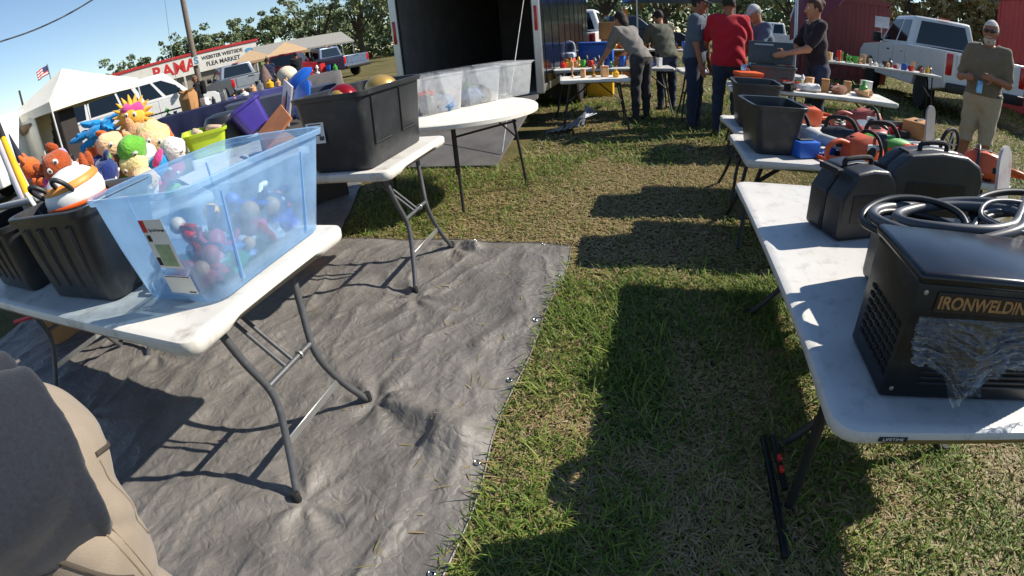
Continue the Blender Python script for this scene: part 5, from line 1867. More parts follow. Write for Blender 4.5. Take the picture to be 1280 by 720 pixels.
# metal strips on the grass right of the ramp
for i in range(7):
    q = MB()
    a = R(52 + 7 * i)
    q.box((0, 0, 0), (0.95, 0.035, 0.012), None, 0.003)
    o = one('metal_strip', q, mat('pale_metal_strip', '#8d929b', 0.35, 0.5), 'thin pale metal strip fanned out on the grass beside the trailer ramp', 'metal strip', (-1.15 + 0.04 * i + 0.45 * math.cos(a) * 0.3, 6.75 + 0.03 * i, 0.09 + 0.012 * i), 0, 'metal strips fanned on the grass', 30, (0, R(-8), a))

# ---------------------------------------------------------------- shipping containers
def container(label, loc, rz, L_, W_, H_, m):
    t = thing('shipping_container', label, 'container', loc, rz)
    q = MB()
    n = int(L_ / 0.28)
    for s in (-1, 1):
        pts = []
        for i in range(n):
            x = -L_ / 2 + 0.08 + (L_ - 0.16) * i / n
            dx = (L_ - 0.16) / n
            pts += [(x, 0.0), (x + dx * 0.3, 0.0), (x + dx * 0.5, 0.035), (x + dx * 0.8, 0.035)]
        pts.append((L_ / 2 - 0.08, 0.0))
        vs = [(x, s * (W_ / 2 - 0.05 + y), z) for z in (0.18, H_ - 0.1) for x, y in pts]
        k = len(pts)
        q.add(vs, [(i, i + 1, k + i + 1, k + i) for i in range(k - 1)])
    for s in (-1, 1):
        q.box((s * (L_ / 2 - 0.04), 0, H_ / 2), (0.03, W_ - 0.1, H_ - 0.25))
    q.box((0, 0, H_ - 0.05), (L_ - 0.1, W_ - 0.1, 0.04))
    obj('panels', q, m, t, 0)
    q = MB()
    for s in (-1, 1):
        for z in (0.10, H_ - 0.05):
            q.box((0, s * (W_ / 2 - 0.05), z), (L_, 0.11, 0.15))
        for x in (-1, 1):
            q.box((x * (L_ / 2 - 0.06), s * (W_ / 2 - 0.055), H_ / 2), (0.14, 0.115, H_ - 0.35))
    obj('frame', q, m, t, 0)
    return t
RC = mat('container_red', '#a83c38', 0.6, var=0.12, scale=2, wear='#5d3a33', wamt=0.5, wscale=1.2)
container('tall red shipping container behind the bearded man, right edge', (12.72, 11.2, 0), R(88), 10.5, 2.6, 3.5, RC)
container('dark red shipping container in the distance behind the burgundy umbrella', (6.55, 18.2, 0), R(-16), 3.0, 2.4, 2.65, mat('container_maroon', '#6e2f30', 0.6, var=0.12, wear='#4a3030', wamt=0.4))
q = MB()
q.box((0, 0, 0), (0.42, 0.012, 0.32), None, 0.003)
one('notice_sign', q, mat('pale_sign', '#b9bcc2', 0.5), 'small pale notice sign beside the dark red container', 'sign', (6.75, 15.2, 1.95), R(-16))
q = MB()
q.tube([(6.75, 15.22, 0), (6.75, 15.22, 2.1)], 0.025, 8)
one('sign_post', q, STEEL, 'thin steel post carrying the pale notice sign', 'post')

# ---------------------------------------------------------------- flea market building
A_, B_ = Vector((-36.0, 19.3, 0)), Vector((-26.95, 29.6, 0))
dirv = (B_ - A_).normalized()
nrm = Vector((dirv.y, -dirv.x, 0))
LB = (B_ - A_).length
rzB = math.atan2(dirv.y, dirv.x)
t = thing('market_building', 'long low white market building with red roof trim and painted sign', 'building', A_, rzB)
SGN = mat('sign_white', '#e2ddd2', 0.6, var=0.05, wear='#a29b8d', wamt=0.4, wscale=0.8)
q = MB()
q.box((LB / 2, 0.1, 2.85), (LB, 0.2, 1.3))
fas = obj('fascia', q, SGN, t, 0)
q = MB()
q.box((LB / 2, 3.2, 1.5), (LB - 0.3, 6.0, 3.0))
obj('wall', q, mat('tan_block_wall', '#8d8577', 0.85, var=0.12, wear='#5d564d', wamt=0.4), t, 0)
q = MB()
q.box((LB / 2, 0.55, 3.60), (LB + 0.3, 1.2, 0.20), None, 0.03)
obj('roof_trim', q, mat('red_roof_trim', '#b73434', 0.5, var=0.1), t)
q = MB()
q.box((LB / 2, 3.4, 3.45), (LB, 5.6, 0.16))
obj('roof', q, mat('grey_roof', '#7b7872', 0.7), t, 0)
for k in range(6):
    q = MB()
    q.box((0.2 + (LB - 0.4) * k / 5, -0.02, 1.1), (0.14, 0.14, 2.2))
    obj('post', q, mat('post_white', '#c9c5ba', 0.6), t, 0)
def along(s, z):
    return Matrix.Translation((s, -0.006, z)) @ Matrix.Rotation(R(90), 4, 'X')
s0 = 1.45 + 0.0
def sx_of(px_pt):
    return (Vector((px_pt[0], px_pt[1], 0)) - A_).dot(dirv)
sR = (sx_of((-32.0, 23.95)) + sx_of((-30.2, 26.3))) / 2
txt('lettering', 'RAMA', mat('sign_red', '#c92f2c', 0.6, var=0.15), 1.16, fas, along(sR, 2.86), 0.004, sx=1.02, bold=0.035)
sW = (sx_of((-29.75, 26.75)) + sx_of((-27.75, 28.8))) / 2
BL_ = mat('sign_black', '#26282b', 0.6, var=0.15)
txt('lettering', 'WEBSTER WESTSIDE', BL_, 0.36, fas, along(sW, 3.12), 0.004, sx=0.92, bold=0.008)
txt('lettering', 'FLEA MARKET', BL_, 0.44, fas, along(sW, 2.64), 0.004, sx=0.92, bold=0.008)
q = MB()
q.prism([(sW + 1.95 + 0.30 * math.cos(a), 3.0 + 0.17 * math.sin(a)) for a in [2 * math.pi * k / 20 for k in range(20)]], -0.012, -0.002)
obj('blue_emblem', q, mat('emblem_blue', '#5b9cc4', 0.5, var=0.3, scale=8), fas, 0)

# awnings right of the building
for i, (x, y, w_, rz, c, lb_) in enumerate(((-22.0, 28.6, 3.2, 48, '#8d8a83', 'long grey metal awning beyond the market building'), (-20.6, 25.2, 2.6, 40, '#b79a76', 'tan market umbrella canopy behind the men in dark shirts'), (-23.0, 24.6, 2.6, 48, '#a98f70', 'brown tan market umbrella canopy by the building corner'))):
    t = thing('market_awning', lb_, 'awning', (x, y, 0), R(rz), 'awnings by the market building')
    q = MB()
    if i == 0:
        q.add([(-w_, -1.5, 2.15), (w_, -1.5, 2.15), (w_, 1.5, 3.0), (-w_, 1.5, 3.0), (-w_, -1.5, 2.05), (w_, -1.5, 2.05), (w_, 1.5, 2.9), (-w_, 1.5, 2.9)], [(0, 1, 2, 3), (7, 6, 5, 4), (0, 4, 5, 1), (1, 5, 6, 2), (2, 6, 7, 3), (3, 7, 4, 0)])
    else:
        h = w_ / 2
        q.loft([[(h, h, 1.85), (-h, h, 1.85), (-h, -h, 1.85), (h, -h, 1.85)], [(h, h, 2.0), (-h, h, 2.0), (-h, -h, 2.0), (h, -h, 2.0)], [(0.05, 0.05, 2.7), (-0.05, 0.05, 2.7), (-0.05, -0.05, 2.7), (0.05, -0.05, 2.7)]])
    obj('canopy', q, mat('awning_' + str(i), c, 0.8, var=0.1), t, 0)
    for sx in (-1, 1):
        for sy in (-1, 1):
            q = MB()
            xx, yy = (sx * (w_ - 0.1), sy * 1.4) if i == 0 else (sx * (w_ / 2 - 0.05), sy * (w_ / 2 - 0.05))
            q.tube([(xx, yy, 0), (xx, yy, 2.1 if sy < 0 or i else 2.9)], 0.035, 6)
            obj('pole', q, STEEL, t)

# ---------------------------------------------------------------- canopy tent
t = thing('canopy_tent', 'white pop-up canopy tent with side walls in front of the white van', 'tent', (-14.25, 7.55, 0), R(-87))
CANV = mat('white_canvas', '#ddd8ca', 0.8, var=0.05, wear='#9a9384', wamt=0.35, wscale=2, bump=0.1, bscale=6)
h = 1.42
q = MB()
n_ = 10
def edge(z, k, sag=0.0):
    pts = []
    for a, b in (((h, h), (-h, h)), ((-h, h), (-h, -h)), ((-h, -h), (h, -h)), ((h, -h), (h, h))):
        for i in range(n_):
            u_ = i / n_
            pts.append(((a[0] + (b[0] - a[0]) * u_) * k, (a[1] + (b[1] - a[1]) * u_) * k, z - sag * math.sin(math.pi * u_)))
    return pts
q.loft([edge(1.72, 1.0, -0.02), edge(1.97, 1.0, 0.02), edge(2.18, 0.72, 0.03), edge(2.48, 0.36, 0.02), edge(2.80, 0.02)], None, False)
bevelled(obj('canopy', q, CANV, t, 50), 0.001)
for sx in (-1, 1):
    for sy in (-1, 1):
        q = MB()
        q.tube([(sx * (h - 0.02), sy * (h - 0.02), 0), (sx * (h - 0.02), sy * (h - 0.02), 1.95)], 0.025, 6)
        obj('pole', q, mat('white_pole', '#cfcfcb', 0.4, 0.2), t)
def wall_sheet(p0, p1, z0, z1, nm='side_wall', m_=CANV, seed=0):
    q = MB()
    nn = 16
    vs = []
    for j in range(6):
        for i in range(nn + 1):
            u_ = i / nn
            p = Vector(p0) * (1 - u_) + Vector(p1) * u_
            d_ = Vector((p1[1] - p0[1], p0[0] - p1[0], 0)).normalized() * 0.04 * math.sin(u_ * 17 + seed) * (1 - j / 8)
            vs.append((p.x + d_.x, p.y + d_.y, z0 + (z1 - z0) * j / 5))
    q.add(vs, [(j * (nn + 1) + i, j * (nn + 1) + i + 1, (j + 1) * (nn + 1) + i + 1, (j + 1) * (nn + 1) + i) for j in range(5) for i in range(nn)])
    o = obj(nm, q, m_, t, 50)
    sd = o.modifiers.new('thickness', 'SOLIDIFY')
    sd.thickness = 0.006
    return o
wall_sheet((h, -h, 0), (h, h * 0.30, 0), 0.02, 1.78)
wall_sheet((h, -h, 0), (-h * 0.15, -h, 0), 0.02, 1.9, seed=2)
q = MB()
q.ell((0, 0, 0), (0.05, 0.55, 0.12), 14)
q.v = [(x, y, z + 0.25 * y * y) for x, y, z in q.v]
lump(q, 5, 0.5, 4)
ob_ = obj('rolled_flap', q, mat('brown_roll', '#6b5a45', 0.9), t, 40, (h + 0.05, -0.35, 1.55))
q = MB()
for k in range(4):
    q.box((0.1 + 0.1 * k, -0.2 + 0.25 * k, 0.55 + 0.1 * k), (0.5, 0.45, 1.1 + 0.2 * k), None, 0.02)
one('dark_shelving', q, mat('dark_goods', '#2a2422', 0.8, var=0.3, scale=4), 'dark shelves of goods inside the white canopy tent', 'shelves', (-13.95, 7.15, 0), R(-87))
t = thing('folded_umbrella', 'dark navy folded umbrella leaning on the tent wall', 'umbrella', (-13.5, 5.5, 0), 0, rot=(R(6), R(-6), 0))
q = MB()
q.lathe([(0.02, 0.0), (0.14, 0.15), (0.11, 0.9), (0.03, 1.5), (0.015, 1.6)], 8)
obj('cloth', q, mat('navy_cloth', '#1c2238', 0.8), t, 20)

# flag, utility pole, wires
t = thing('flag_pole', 'thin pole with a striped flag far behind the tent', 'flag pole', (-44.7, 22.4, 0))
q = MB()
q.tube([(0, 0, 0), (0, 0, 6.7)], 0.05, 6)
obj('pole', q, STEEL, t)
q = MB()
vs = []
for i in range(13):
    for j in range(8):
        u_ = i / 12
        vs.append((-0.75 * u_ * 0.45, -1.5 * u_ * 0.7 + 0.08 * math.sin(u_ * 9), 6.65 - 0.75 * j / 7 - 0.35 * u_))
q.add(vs, [(i * 8 + j, i * 8 + j + 1, (i + 1) * 8 + j + 1, (i + 1) * 8 + j) for i in range(12) for j in range(7)])
q.mi = [(2 if (f % 7 < 4 and f // 7 < 5) else (f % 7) % 2) for f in range(84)]
fl_ = obj('flag', q, [mat('flag_red', '#b5443f', 0.8), mat('flag_white', '#d8d4d0', 0.8), mat('flag_blue', '#2c3560', 0.8)], t, 50)
fl_.modifiers.new('thickness', 'SOLIDIFY').thickness = 0.01
q = MB()
q.tube([(-45.9, 19.85, 0), (-45.9, 19.85, 5.3)], 0.09, 6)
one('post', q, mat('dark_wood', '#3c342d', 0.9), 'short dark post far behind the left end of the tent', 'post')
t = thing('utility_pole', 'leaning grey wooden utility pole in front of the market sign', 'pole', (-22.58, 19.75, 0))
q = MB()
q.tube([(0, 0, 0), (-0.02, -0.02, 3.0), (-0.1, -0.1, 9.5)], [0.17, 0.16, 0.13], 12)
obj('shaft', q, mat('weathered_pole', '#71675c', 0.9, var=0.2, scale=8, bump=0.3, bscale=20), t, 60)
q = MB()
q.box((0, 0, 0), (0.42, 0.46, 0.03), None, 0.004)
sg_ = obj('sign_plate', q, SGN, t)
sg_.matrix_local = face_M((0.20, -0.12, 2.62), (0.75, -0.66, 0))
txt('lettering', 'S', mat('sign_steel_blue', '#4f83a0', 0.6), 0.52, sg_, Matrix.Translation((0, 0, 0.017)), 0.002, bold=0.02)
q = MB()
q.tube(spline([(-29, -6, 6.6), (-24.5, 6.0, 5.55), (-23.07, 9.63, 5.47), (-22.18, 11.54, 5.62), (-21.17, 13.29, 6.14), (-19.5, 16.0, 7.4), (-17, 20, 9.4)], 6), 0.035, 6)
one('power_line', q, mat('twisted_cable', '#4b4d50', 0.5, var=0.9, scale=2.2), 'sagging twisted power line crossing the upper left sky', 'power line')
q = MB()
q.tube([(-23.43, 18.75, 0), (-23.24, 18.97, 6.1), (-23.2, 19.0, 9.0)], 0.016, 5)
one('guy_wire', q, STEEL, 'thin vertical wire left of the wooden utility pole', 'wire')

# ---------------------------------------------------------------- trees
def leaf_mat(n, c, tr=0.25):
    m = mat(n, c, 0.7, var=0.45, scale=0.9, spec=0.2)
    return m
def tree(label, loc, H, sp, seed, lm, n=5200, size=0.16, name='oak_tree', group='oak trees beyond the market', zlow=0.35):
    t = thing(name, label, 'tree', loc, 0, group)
    rs = np.random.default_rng(seed)
    q = MB()
    lean = rs.uniform(-0.06, 0.06, 2) * H
    q.tube([(0, 0, -0.1), (lean[0] * 0.3, lean[1] * 0.3, H * 0.18), (lean[0], lean[1], H * 0.42)], [0.045 * H, 0.033 * H, 0.026 * H], 9)
    ends = []
    for k in range(9):
        a = 2 * math.pi * k / 9 + rs.uniform(-0.3, 0.3)
        r = sp * rs.uniform(0.35, 0.8)
        z = H * rs.uniform(0.5, 0.88)
        st = Vector((lean[0] * 0.8, lean[1] * 0.8, H * rs.uniform(0.28, 0.42)))
        e = Vector((r * math.cos(a), r * math.sin(a), z))
        q.tube(spline([st, (st + e) / 2 + Vector((0, 0, -0.04 * H)), e], 4), [0.018 * H - 0.0015 * H * i for i in range(9)], 6)
        ends.append(e)
    obj('trunk', q, mat('oak_bark', '#4a4037', 0.95, var=0.25, scale=5, bump=0.4, bscale=12), t, 60)
    cl = []
    for e in ends:
        for k in range(6):
            cl.append((np.array(e) + rs.normal(0, 1, 3) * np.array([sp * 0.24, sp * 0.24, H * 0.09]), sp * rs.uniform(0.10, 0.24)))
    for k in range(22):
        a, u_ = rs.uniform(0, 6.28), rs.uniform(0.2, 1) ** 0.5
        cl.append((np.array([sp * 0.85 * u_ * math.cos(a), sp * 0.85 * u_ * math.sin(a), H * (0.94 - 0.30 * u_ ** 2 - rs.uniform(0, 0.28))]), sp * rs.uniform(0.10, 0.22)))
    ci = rs.integers(0, len(cl), n)
    C_ = np.array([c for c, r in cl])[ci]
    r_ = np.array([r for c, r in cl])[ci]
    d = rs.normal(0, 1, (n, 3))
    d /= np.linalg.norm(d, axis=1)[:, None]
    P = C_ + d * (r_ * rs.uniform(0.25, 1.0, n) ** 0.5)[:, None] * np.array([1, 1, 0.7])
    P[:, 2] = np.maximum(P[:, 2], H * zlow * rs.uniform(0.75, 1.1, n))
    u_ = rs.normal(0, 1, (n, 3))
    u_ /= np.linalg.norm(u_, axis=1)[:, None]
    v_ = np.cross(u_, rs.normal(0, 1, (n, 3)))
    v_ /= np.linalg.norm(v_, axis=1)[:, None] + 1e-9
    s_ = (size * rs.uniform(0.5, 1.4, n))[:, None]
    V = np.stack([P - u_ * s_, P + v_ * s_ * 0.55, P + u_ * s_, P - v_ * s_ * 0.55], 1).reshape(-1, 3)
    npobj('crown', V, np.arange(4 * n).reshape(n, 4), lm, t, smooth=False)
    return t
LD = leaf_mat('oak_leaf', '#66724f')
LG = leaf_mat('oak_leaf_light', '#7f8a68')
LBn = leaf_mat('dry_leaf', '#8f8560')
TR = [(-36.5, 41.2, 7.6, 3.4, LD, 'tall oak with rounded crown right of the utility pole'), (-42.2, 36.5, 7.0, 3.0, LD, 'small dark oak just left of the utility pole'), (-45.6, 32.0, 6.0, 3.0, LD, 'low dark oak at the left end of the market roof'),
      (-32.0, 44.5, 9.0, 3.8, LG, 'tall grey green oak left of the trailer'), (-28.0, 46.5, 8.6, 3.6, LG, 'pale oak above the grey metal awning'), (-25.0, 50.0, 9.5, 4.2, LD, 'big oak hidden partly by the black trailer'), (-39.5, 38.5, 6.6, 2.6, LG, 'paler oak between the two dark oaks'), (-48.5, 27.5, 5.0, 2.6, LD, 'low oak behind the canopy tent')]
for i, (x, y, H, sp, lm, lb_) in enumerate(TR):
    tree(lb_, (x, y, 0), H, sp, 40 + i, lm)
TR2 = [(-4.5, 52, 9.0, 4.5, LG, 'broad tree over the tow truck roof'), (1.5, 55, 8.0, 4.0, LBn, 'yellowish tree behind the bending woman'), (7.5, 50, 8.5, 4.5, LD, 'dark tree behind the blue canopy'), (12.5, 46, 8.0, 4.2, LG, 'tree behind the man in the white cap'), (15.5, 40, 7.8, 3.8, LBn, 'brownish tree behind the dark red container'),
       (17.5, 33, 7.5, 3.6, LBn, 'brown leaved tree left above the white pickup'), (21.5, 33.5, 8.0, 3.8, LG, 'grey green tree right above the white pickup'), (20.5, 28.5, 7.0, 3.2, LBn, 'brown tree beside the tall red container'), (25.5, 29.0, 8.5, 4.0, LD, 'dark tree behind the tall red container')]
for i, (x, y, H, sp, lm, lb_) in enumerate(TR2):
    tree(lb_, (x, y, 0), H, sp, 80 + i, lm, 4200, 0.17, 'tree', 'trees behind the stalls', 0.16)
# distant wooded horizon
P_ = []
rs = np.random.default_rng(5)
n = 26000
a = R(-80) + rs.uniform(0, 1, n) * R(135)
d = rs.uniform(75, 100, n)
hh = np.where(a < R(-38), 0.45, 1.0) * 4.5 + np.where(a < R(-38), 0.4, 1.0) * 3.5 * vnoise(np.stack([a * 22, a * 0], -1), 1.0, 3) + 1.5 * vnoise(np.stack([a * 90, a * 0], -1), 1.0, 4)
P = np.stack([d * np.sin(a), d * np.cos(a), hh * rs.uniform(0, 1, n) ** 0.7], -1)
u_ = rs.normal(0, 1, (n, 3))
u_ /= np.linalg.norm(u_, axis=1)[:, None]
v_ = np.cross(u_, rs.normal(0, 1, (n, 3)))
v_ /= np.linalg.norm(v_, axis=1)[:, None]
s_ = rs.uniform(0.3, 0.8, n)[:, None]
wd = npobj('woods', np.stack([P - u_ * s_, P + v_ * s_ * 0.6, P + u_ * s_, P - v_ * s_ * 0.6], 1).reshape(-1, 3), np.arange(4 * n).reshape(n, 4), LD, smooth=False)
wd['kind'] = 'stuff'

# ---------------------------------------------------------------- back stalls
folding_table('white folding table with crates and clothes in front of the man in red', 1.83, 0.76, 0.74, (1.75, 5.72, 0), R(-6), spread=0.3, simple=True, legm=LEG_DARK, group='tables at the back stalls')
folding_table('folding table of glassware beside the bending woman', 1.83, 0.76, 0.74, (-0.6, 8.1, 0), R(8), GREY_TOP, LEG_DARK, spread=0.3, simple=True, group='tables at the back stalls')
folding_table('folding table between the man in red and the capped man', 1.83, 0.76, 0.74, (1.3, 7.75, 0), R(4), GREY_TOP, LEG_DARK, spread=0.3, simple=True, group='tables at the back stalls')
folding_table('long goods table in front of the dark red container', 2.4, 0.76, 0.90, (4.35, 9.9, 0), R(-10), GREY_TOP, LEG_DARK, spread=0.3, simple=True, group='tables at the back stalls')
folding_table('far goods table behind the bending woman', 2.4, 0.76, 0.85, (-0.3, 12.5, 0), R(0), GREY_TOP, LEG_DARK, spread=0.3, simple=True, group='tables at the back stalls')
folding_table('small white table by the trailer side', 0.9, 0.6, 0.70, (-0.75, 6.75, 0), R(10), spread=0.22, simple=True, legm=LEG_DARK, group='tables at the back stalls')
def box_thing(name, label, cat, c, s, rz, m, group=None, bev=0.01, lid=None):
    t = thing(name, label, cat, c, rz, group)
    q = MB()
    q.box((0, 0, s[2] / 2), s, None, bev, 2)
    obj('box_body', q, m, t)
    if lid:
        q = MB()
        q.box((0, 0, s[2] + 0.02), (s[0] + 0.03, s[1] + 0.03, 0.04), None, 0.012, 2)
        obj('lid', q, lid, t)
    else:
        q = MB()
        q.box((0, 0, s[2] + 0.001), (s[0] * 0.98, 0.05, 0.003))
        obj('tape_strip', q, mat('box_tape', '#b39b78', 0.4), t, 0)
    return t
# cooler
t = thing('drink_cooler', 'red and white drink cooler with raised handle beside the black trailer', 'cooler', (-1.58, 9.5, 0.50))
q = MB()
q.box((0, 0, 0.16), (0.36, 0.28, 0.32), None, 0.03, 3)
obj('body', q, mat('cooler_red', '#cf4a3a', 0.45), t)
q = MB()
q.box((0, 0, 0.37), (0.39, 0.31, 0.10), None, 0.03, 3)
obj('lid', q, mat('cooler_white', '#c3cbe0', 0.4), t)
q = MB()
q.tube(spline([(-0.19, 0, 0.34), (-0.19, 0, 0.53), (-0.12, 0, 0.62), (0.12, 0, 0.62), (0.19, 0, 0.53), (0.19, 0, 0.34)], 5), 0.014, 8)
obj('handle', q, mat('cooler_white', '#c3cbe0', 0.4), t)
box_thing('crate', 'low grey crate holding up the red cooler', 'crate', (-1.58, 9.5, 0), (0.5, 0.4, 0.498), 0, BLACKP2)
box_thing('crate', 'large blue crate with yellow base right of the red cooler', 'crate', (-1.08, 10.3, 0.62), (0.66, 0.42, 0.42), 0, BLUEP, lid=BLUEP)
box_thing('crate', 'yellow crate under the large blue crate', 'crate', (-1.08, 10.3, 0.0), (0.64, 0.40, 0.618), 0, YELP)
for i, (x, y, z, s, lb_) in enumerate(((-1.0, 12.9, 0.0, (0.55, 0.5, 0.62), 'bottom brown carton of the stack behind the blue crate'), (-0.98, 12.9, 0.625, (0.5, 0.45, 0.45), 'middle brown carton of the stack behind the blue crate'), (-1.0, 12.9, 1.08, (0.52, 0.4, 0.42), 'top brown carton of the stack behind the blue crate'), (-0.62, 13.1, 0.0, (0.4, 0.4, 0.9), 'tall brown carton right of the carton stack'))):
    box_thing('carton', lb_, 'carton', (x, y, z), s, 0.1 * i, CARD, 'brown cartons by the trailer')
t = thing('tool_chest', 'dark green grey chest with its lid raised, in front of the man in red', 'chest', (1.35, 5.90, 0.742), R(-8))
q = MB()
open_box(q, 0.46, 0.30, 0.50, 0.34, 0.22, 0.03, 0.004)
obj('tub', q, mat('slate_plastic', '#3a4246', 0.45), t)
q = MB()
q.box((0, 0.19, 0.38), (0.52, 0.035, 0.26), Matrix.Rotation(R(-8), 4, 'X'), 0.012, 2)
obj('lid', q, mat('slate_plastic', '#3a4246', 0.45), t)
q = MB()
q.box((-0.08, 0.185, 0.47), (0.22, 0.045, 0.02), Matrix.Rotation(R(-8), 4, 'X'), 0.003)
obj('trim', q, mat('pale_trim', '#a8aeb0', 0.4), t)
box_thing('plastic_box', 'orange plastic box at the left end of the clothes table', 'box', (1.02, 5.55, 0.742), (0.24, 0.2, 0.12), 0.2, ORAP, lid=ORAP)
box_thing('plastic_box', 'blue carton on the ground under the clothes table', 'box', (1.15, 5.62, 0.0), (0.3, 0.25, 0.42), 0.1, BLUEP)
for i, (x, y, mm, lb_) in enumerate(((0.98, 5.38, 'blue', 'turquoise folded cloth at the near left corner of the clothes table'), (1.2, 5.42, 'red', 'red folded cloth on the clothes table'), (1.42, 5.46, 'black', 'black crumpled shirt on the clothes table'), (1.7, 5.55, 'white', 'white crumpled shirt on the clothes table'), (2.05, 5.6, 'brown', 'brown crumpled cloth at the right of the clothes table'), (2.35, 5.6, 'tan', 'tan folded cloth at the right end of the clothes table'))):
    q = MB()
    q.ell((0, 0, 0.03), (0.12, 0.10, 0.05), 16)
    lump(q, i * 3.3, 0.5, 14)
    one('cloth', q, F_[mm], lb_, 'cloth', (x, y, 0.75), i, 'clothes on the back table', 30)
q = MB()
q.ell((0, 0, 0.05), (0.08, 0.06, 0.05), 14)
lump(q, 8, 0.8, 20)
one('foil_bag', q, mat('crumpled_foil', '#b9c0cc', 0.2, 0.8), 'shiny silver crumpled bag beside the raised lid chest', 'bag', (1.06, 5.85, 0.86), 0, None, 20)
t = thing('camp_pole', 'pale blue upright pole beside the capped man', 'pole', (1.78, 6.55, 0))
q = MB()
q.tube([(0, 0, 0), (0.0, 0, 2.1)], 0.022, 10)
obj('shaft', q, mat('pale_blue_pole', '#a9bccb', 0.35, 0.3), t)
q = MB()
q.lathe([(0.16, 0.0), (0.16, 0.015), (0.03, 0.04)], 16)
obj('base', q, LEG_DARK, t)
# glass and dark small goods: individually, shared group
goods = []
GC = [('white', WHITEP), ('steel', STEEL), ('red', REDP), ('brown', CARD), ('black', BLACKP), ('blue', BLUEP), ('yellow', YELP), ('green', GREP), ('grey', mat('grey_bits', '#5d6066', 0.5)), ('tan', F_['tan'])]
def small_goods(kindn, place, x0, y0, ux, uy, n, z, seed, smax=0.12, ww=0.5):
    rs = random.Random(seed)
    for i in range(n):
        cn, cm = GC[rs.randrange(len(GC))]
        u_ = (i + 0.5) / n
        v_ = rs.uniform(-ww / 2, ww / 2)
        px, py = x0 + ux * (u_ - 0.5) - uy / max(1e-6, math.hypot(ux, uy)) * v_, y0 + uy * (u_ - 0.5) + ux / max(1e-6, math.hypot(ux, uy)) * v_
        k = rs.randrange(4)
        h_ = rs.uniform(0.07, smax * 1.6)
        r_ = rs.uniform(0.03, smax * 0.55)
        q = MB()
        if k == 0:
            q.lathe([(r_ * 0.8, 0), (r_, 0.01), (r_, h_ * 0.6), (r_ * 0.45, h_ * 0.75), (r_ * 0.4, h_), (r_ * 0.2, h_)], 12)
            nm, d_ = 'bottle', 'bottle'
        elif k == 1:
            q.lathe([(r_ * 0.6, 0), (r_ * 0.65, 0.01), (r_ * 1.1, h_ * 0.7), (r_ * 1.0, h_ * 0.7), (r_ * 0.55, 0.015)], 14)
            nm, d_ = 'bowl', 'bowl'
        elif k == 2:
            q.box((0, 0, h_ / 2), (r_ * 2, r_ * 1.5, h_), None, 0.006)
            q.box((0, 0, h_ + 0.008), (r_ * 2.1, r_ * 1.6, 0.014), None, 0.004)
            nm, d_ = 'small_box', 'lidded box'
        else:
            q.lathe([(r_ * 0.7, 0), (r_ * 0.7, h_ * 0.15), (r_ * 0.2, h_ * 0.25), (r_ * 0.25, h_ * 0.5), (r_ * 0.6, h_ * 0.7), (r_ * 0.3, h_), (0.004, h_ * 1.05)], 12)
            nm, d_ = 'figurine', 'figurine'
        key = '%s %s %s' % (cn, d_, place)
        goods.append(key)
        one(nm, q, cm, key, kindn, (px, py, z), rs.uniform(0, 6), 'small goods ' + place, 40)
small_goods('goods', 'on the glassware table by the bending woman', -0.6, 8.1, 1.6, 0.2, 26, 0.742, 1, 0.12)
small_goods('goods', 'on the long table in front of the dark red container', 4.35, 9.9, 2.2, -0.38, 34, 0.902, 2, 0.12)
small_goods('goods', 'on the far table behind the bending woman', -0.3, 12.5, 2.2, 0.0, 22, 0.852, 3, 0.13)
small_goods('goods', 'on the table between the man in red and the capped man', 1.3, 7.75, 1.7, 0.1, 18, 0.742, 4, 0.11)
small_goods('goods', 'among the cloths on the clothes table', 1.75, 5.80, 1.5, -0.15, 14, 0.742, 7, 0.11, 0.4)
small_goods('goods', 'on the small white table by the trailer', -0.75, 6.75, 0.7, 0.1, 5, 0.702, 6, 0.10, 0.35)
# market stalls on the left
NAVY = mat('navy_tablecloth', '#232a4e', 0.85, var=0.15, bump=0.2, bscale=5)
def cloth_table(label, loc, rz, L_, W_, H_, m, seed):
    t = thing('draped_table', label, 'table', loc, rz, 'draped tables at the left stalls')
    q = MB()
    pts = []
    for z, k, wv in ((0.03, 1.02, 0.06), (H_ * 0.5, 1.01, 0.04), (H_ - 0.02, 1.0, 0.005), (H_, 0.99, 0.0)):
        rg = []
        b = rrect(L_ * k, W_ * k, 0.05, 3)
        n2 = len(b)
        for i in range(n2):
            p0, p1 = Vector(b[i]), Vector(b[(i + 1) % n2])
            m_ = 1 if (p1 - p0).length < 0.15 else 12
            for j in range(m_):
                p = p0 + (p1 - p0) * (j / m_)
                nn = p.normalized()
                o = wv * math.sin(j * 2.1 + i + seed)
                rg.append((p.x + nn.x * o, p.y + nn.y * o, z))
        pts.append(rg)
    q.loft(pts)
    obj('tablecloth', q, m, t, 50)
    return t
cloth_table('navy draped table in front of the white van', (-10.2, 8.9, 0), R(35), 2.4, 0.9, 0.78, NAVY, 1)
cloth_table('navy draped table with starfish, behind the lime bin', (-6.9, 8.0, 0), R(40), 2.2, 0.9, 0.80, mat('slate_cloth', '#363d52', 0.85, var=0.15), 2)
cloth_table('blue purple draped table near the walking man', (-9.6, 10.6, 0), R(40), 2.4, 0.9, 0.80, mat('violet_cloth', '#4d4f8c', 0.85, var=0.15), 3)
cloth_table('grey draped table of goods by the men in dark shirts', (-10.9, 13.6, 0), R(45), 2.8, 1.0, 0.85, mat('grey_cloth', '#6c6a6c', 0.85, var=0.15), 4)
small_goods('goods', 'on the navy table in front of the van', -10.2, 8.9, 1.9, 1.3, 9, 0.785, 11, 0.2)
small_goods('goods', 'on the blue purple table near the walking man', -9.6, 10.6, 1.8, 1.5, 10, 0.805, 12, 0.2)
small_goods('goods', 'on the grey table by the men in dark shirts', -10.9, 13.6, 2.0, 1.9, 14, 0.855, 13, 0.2)
q = MB()
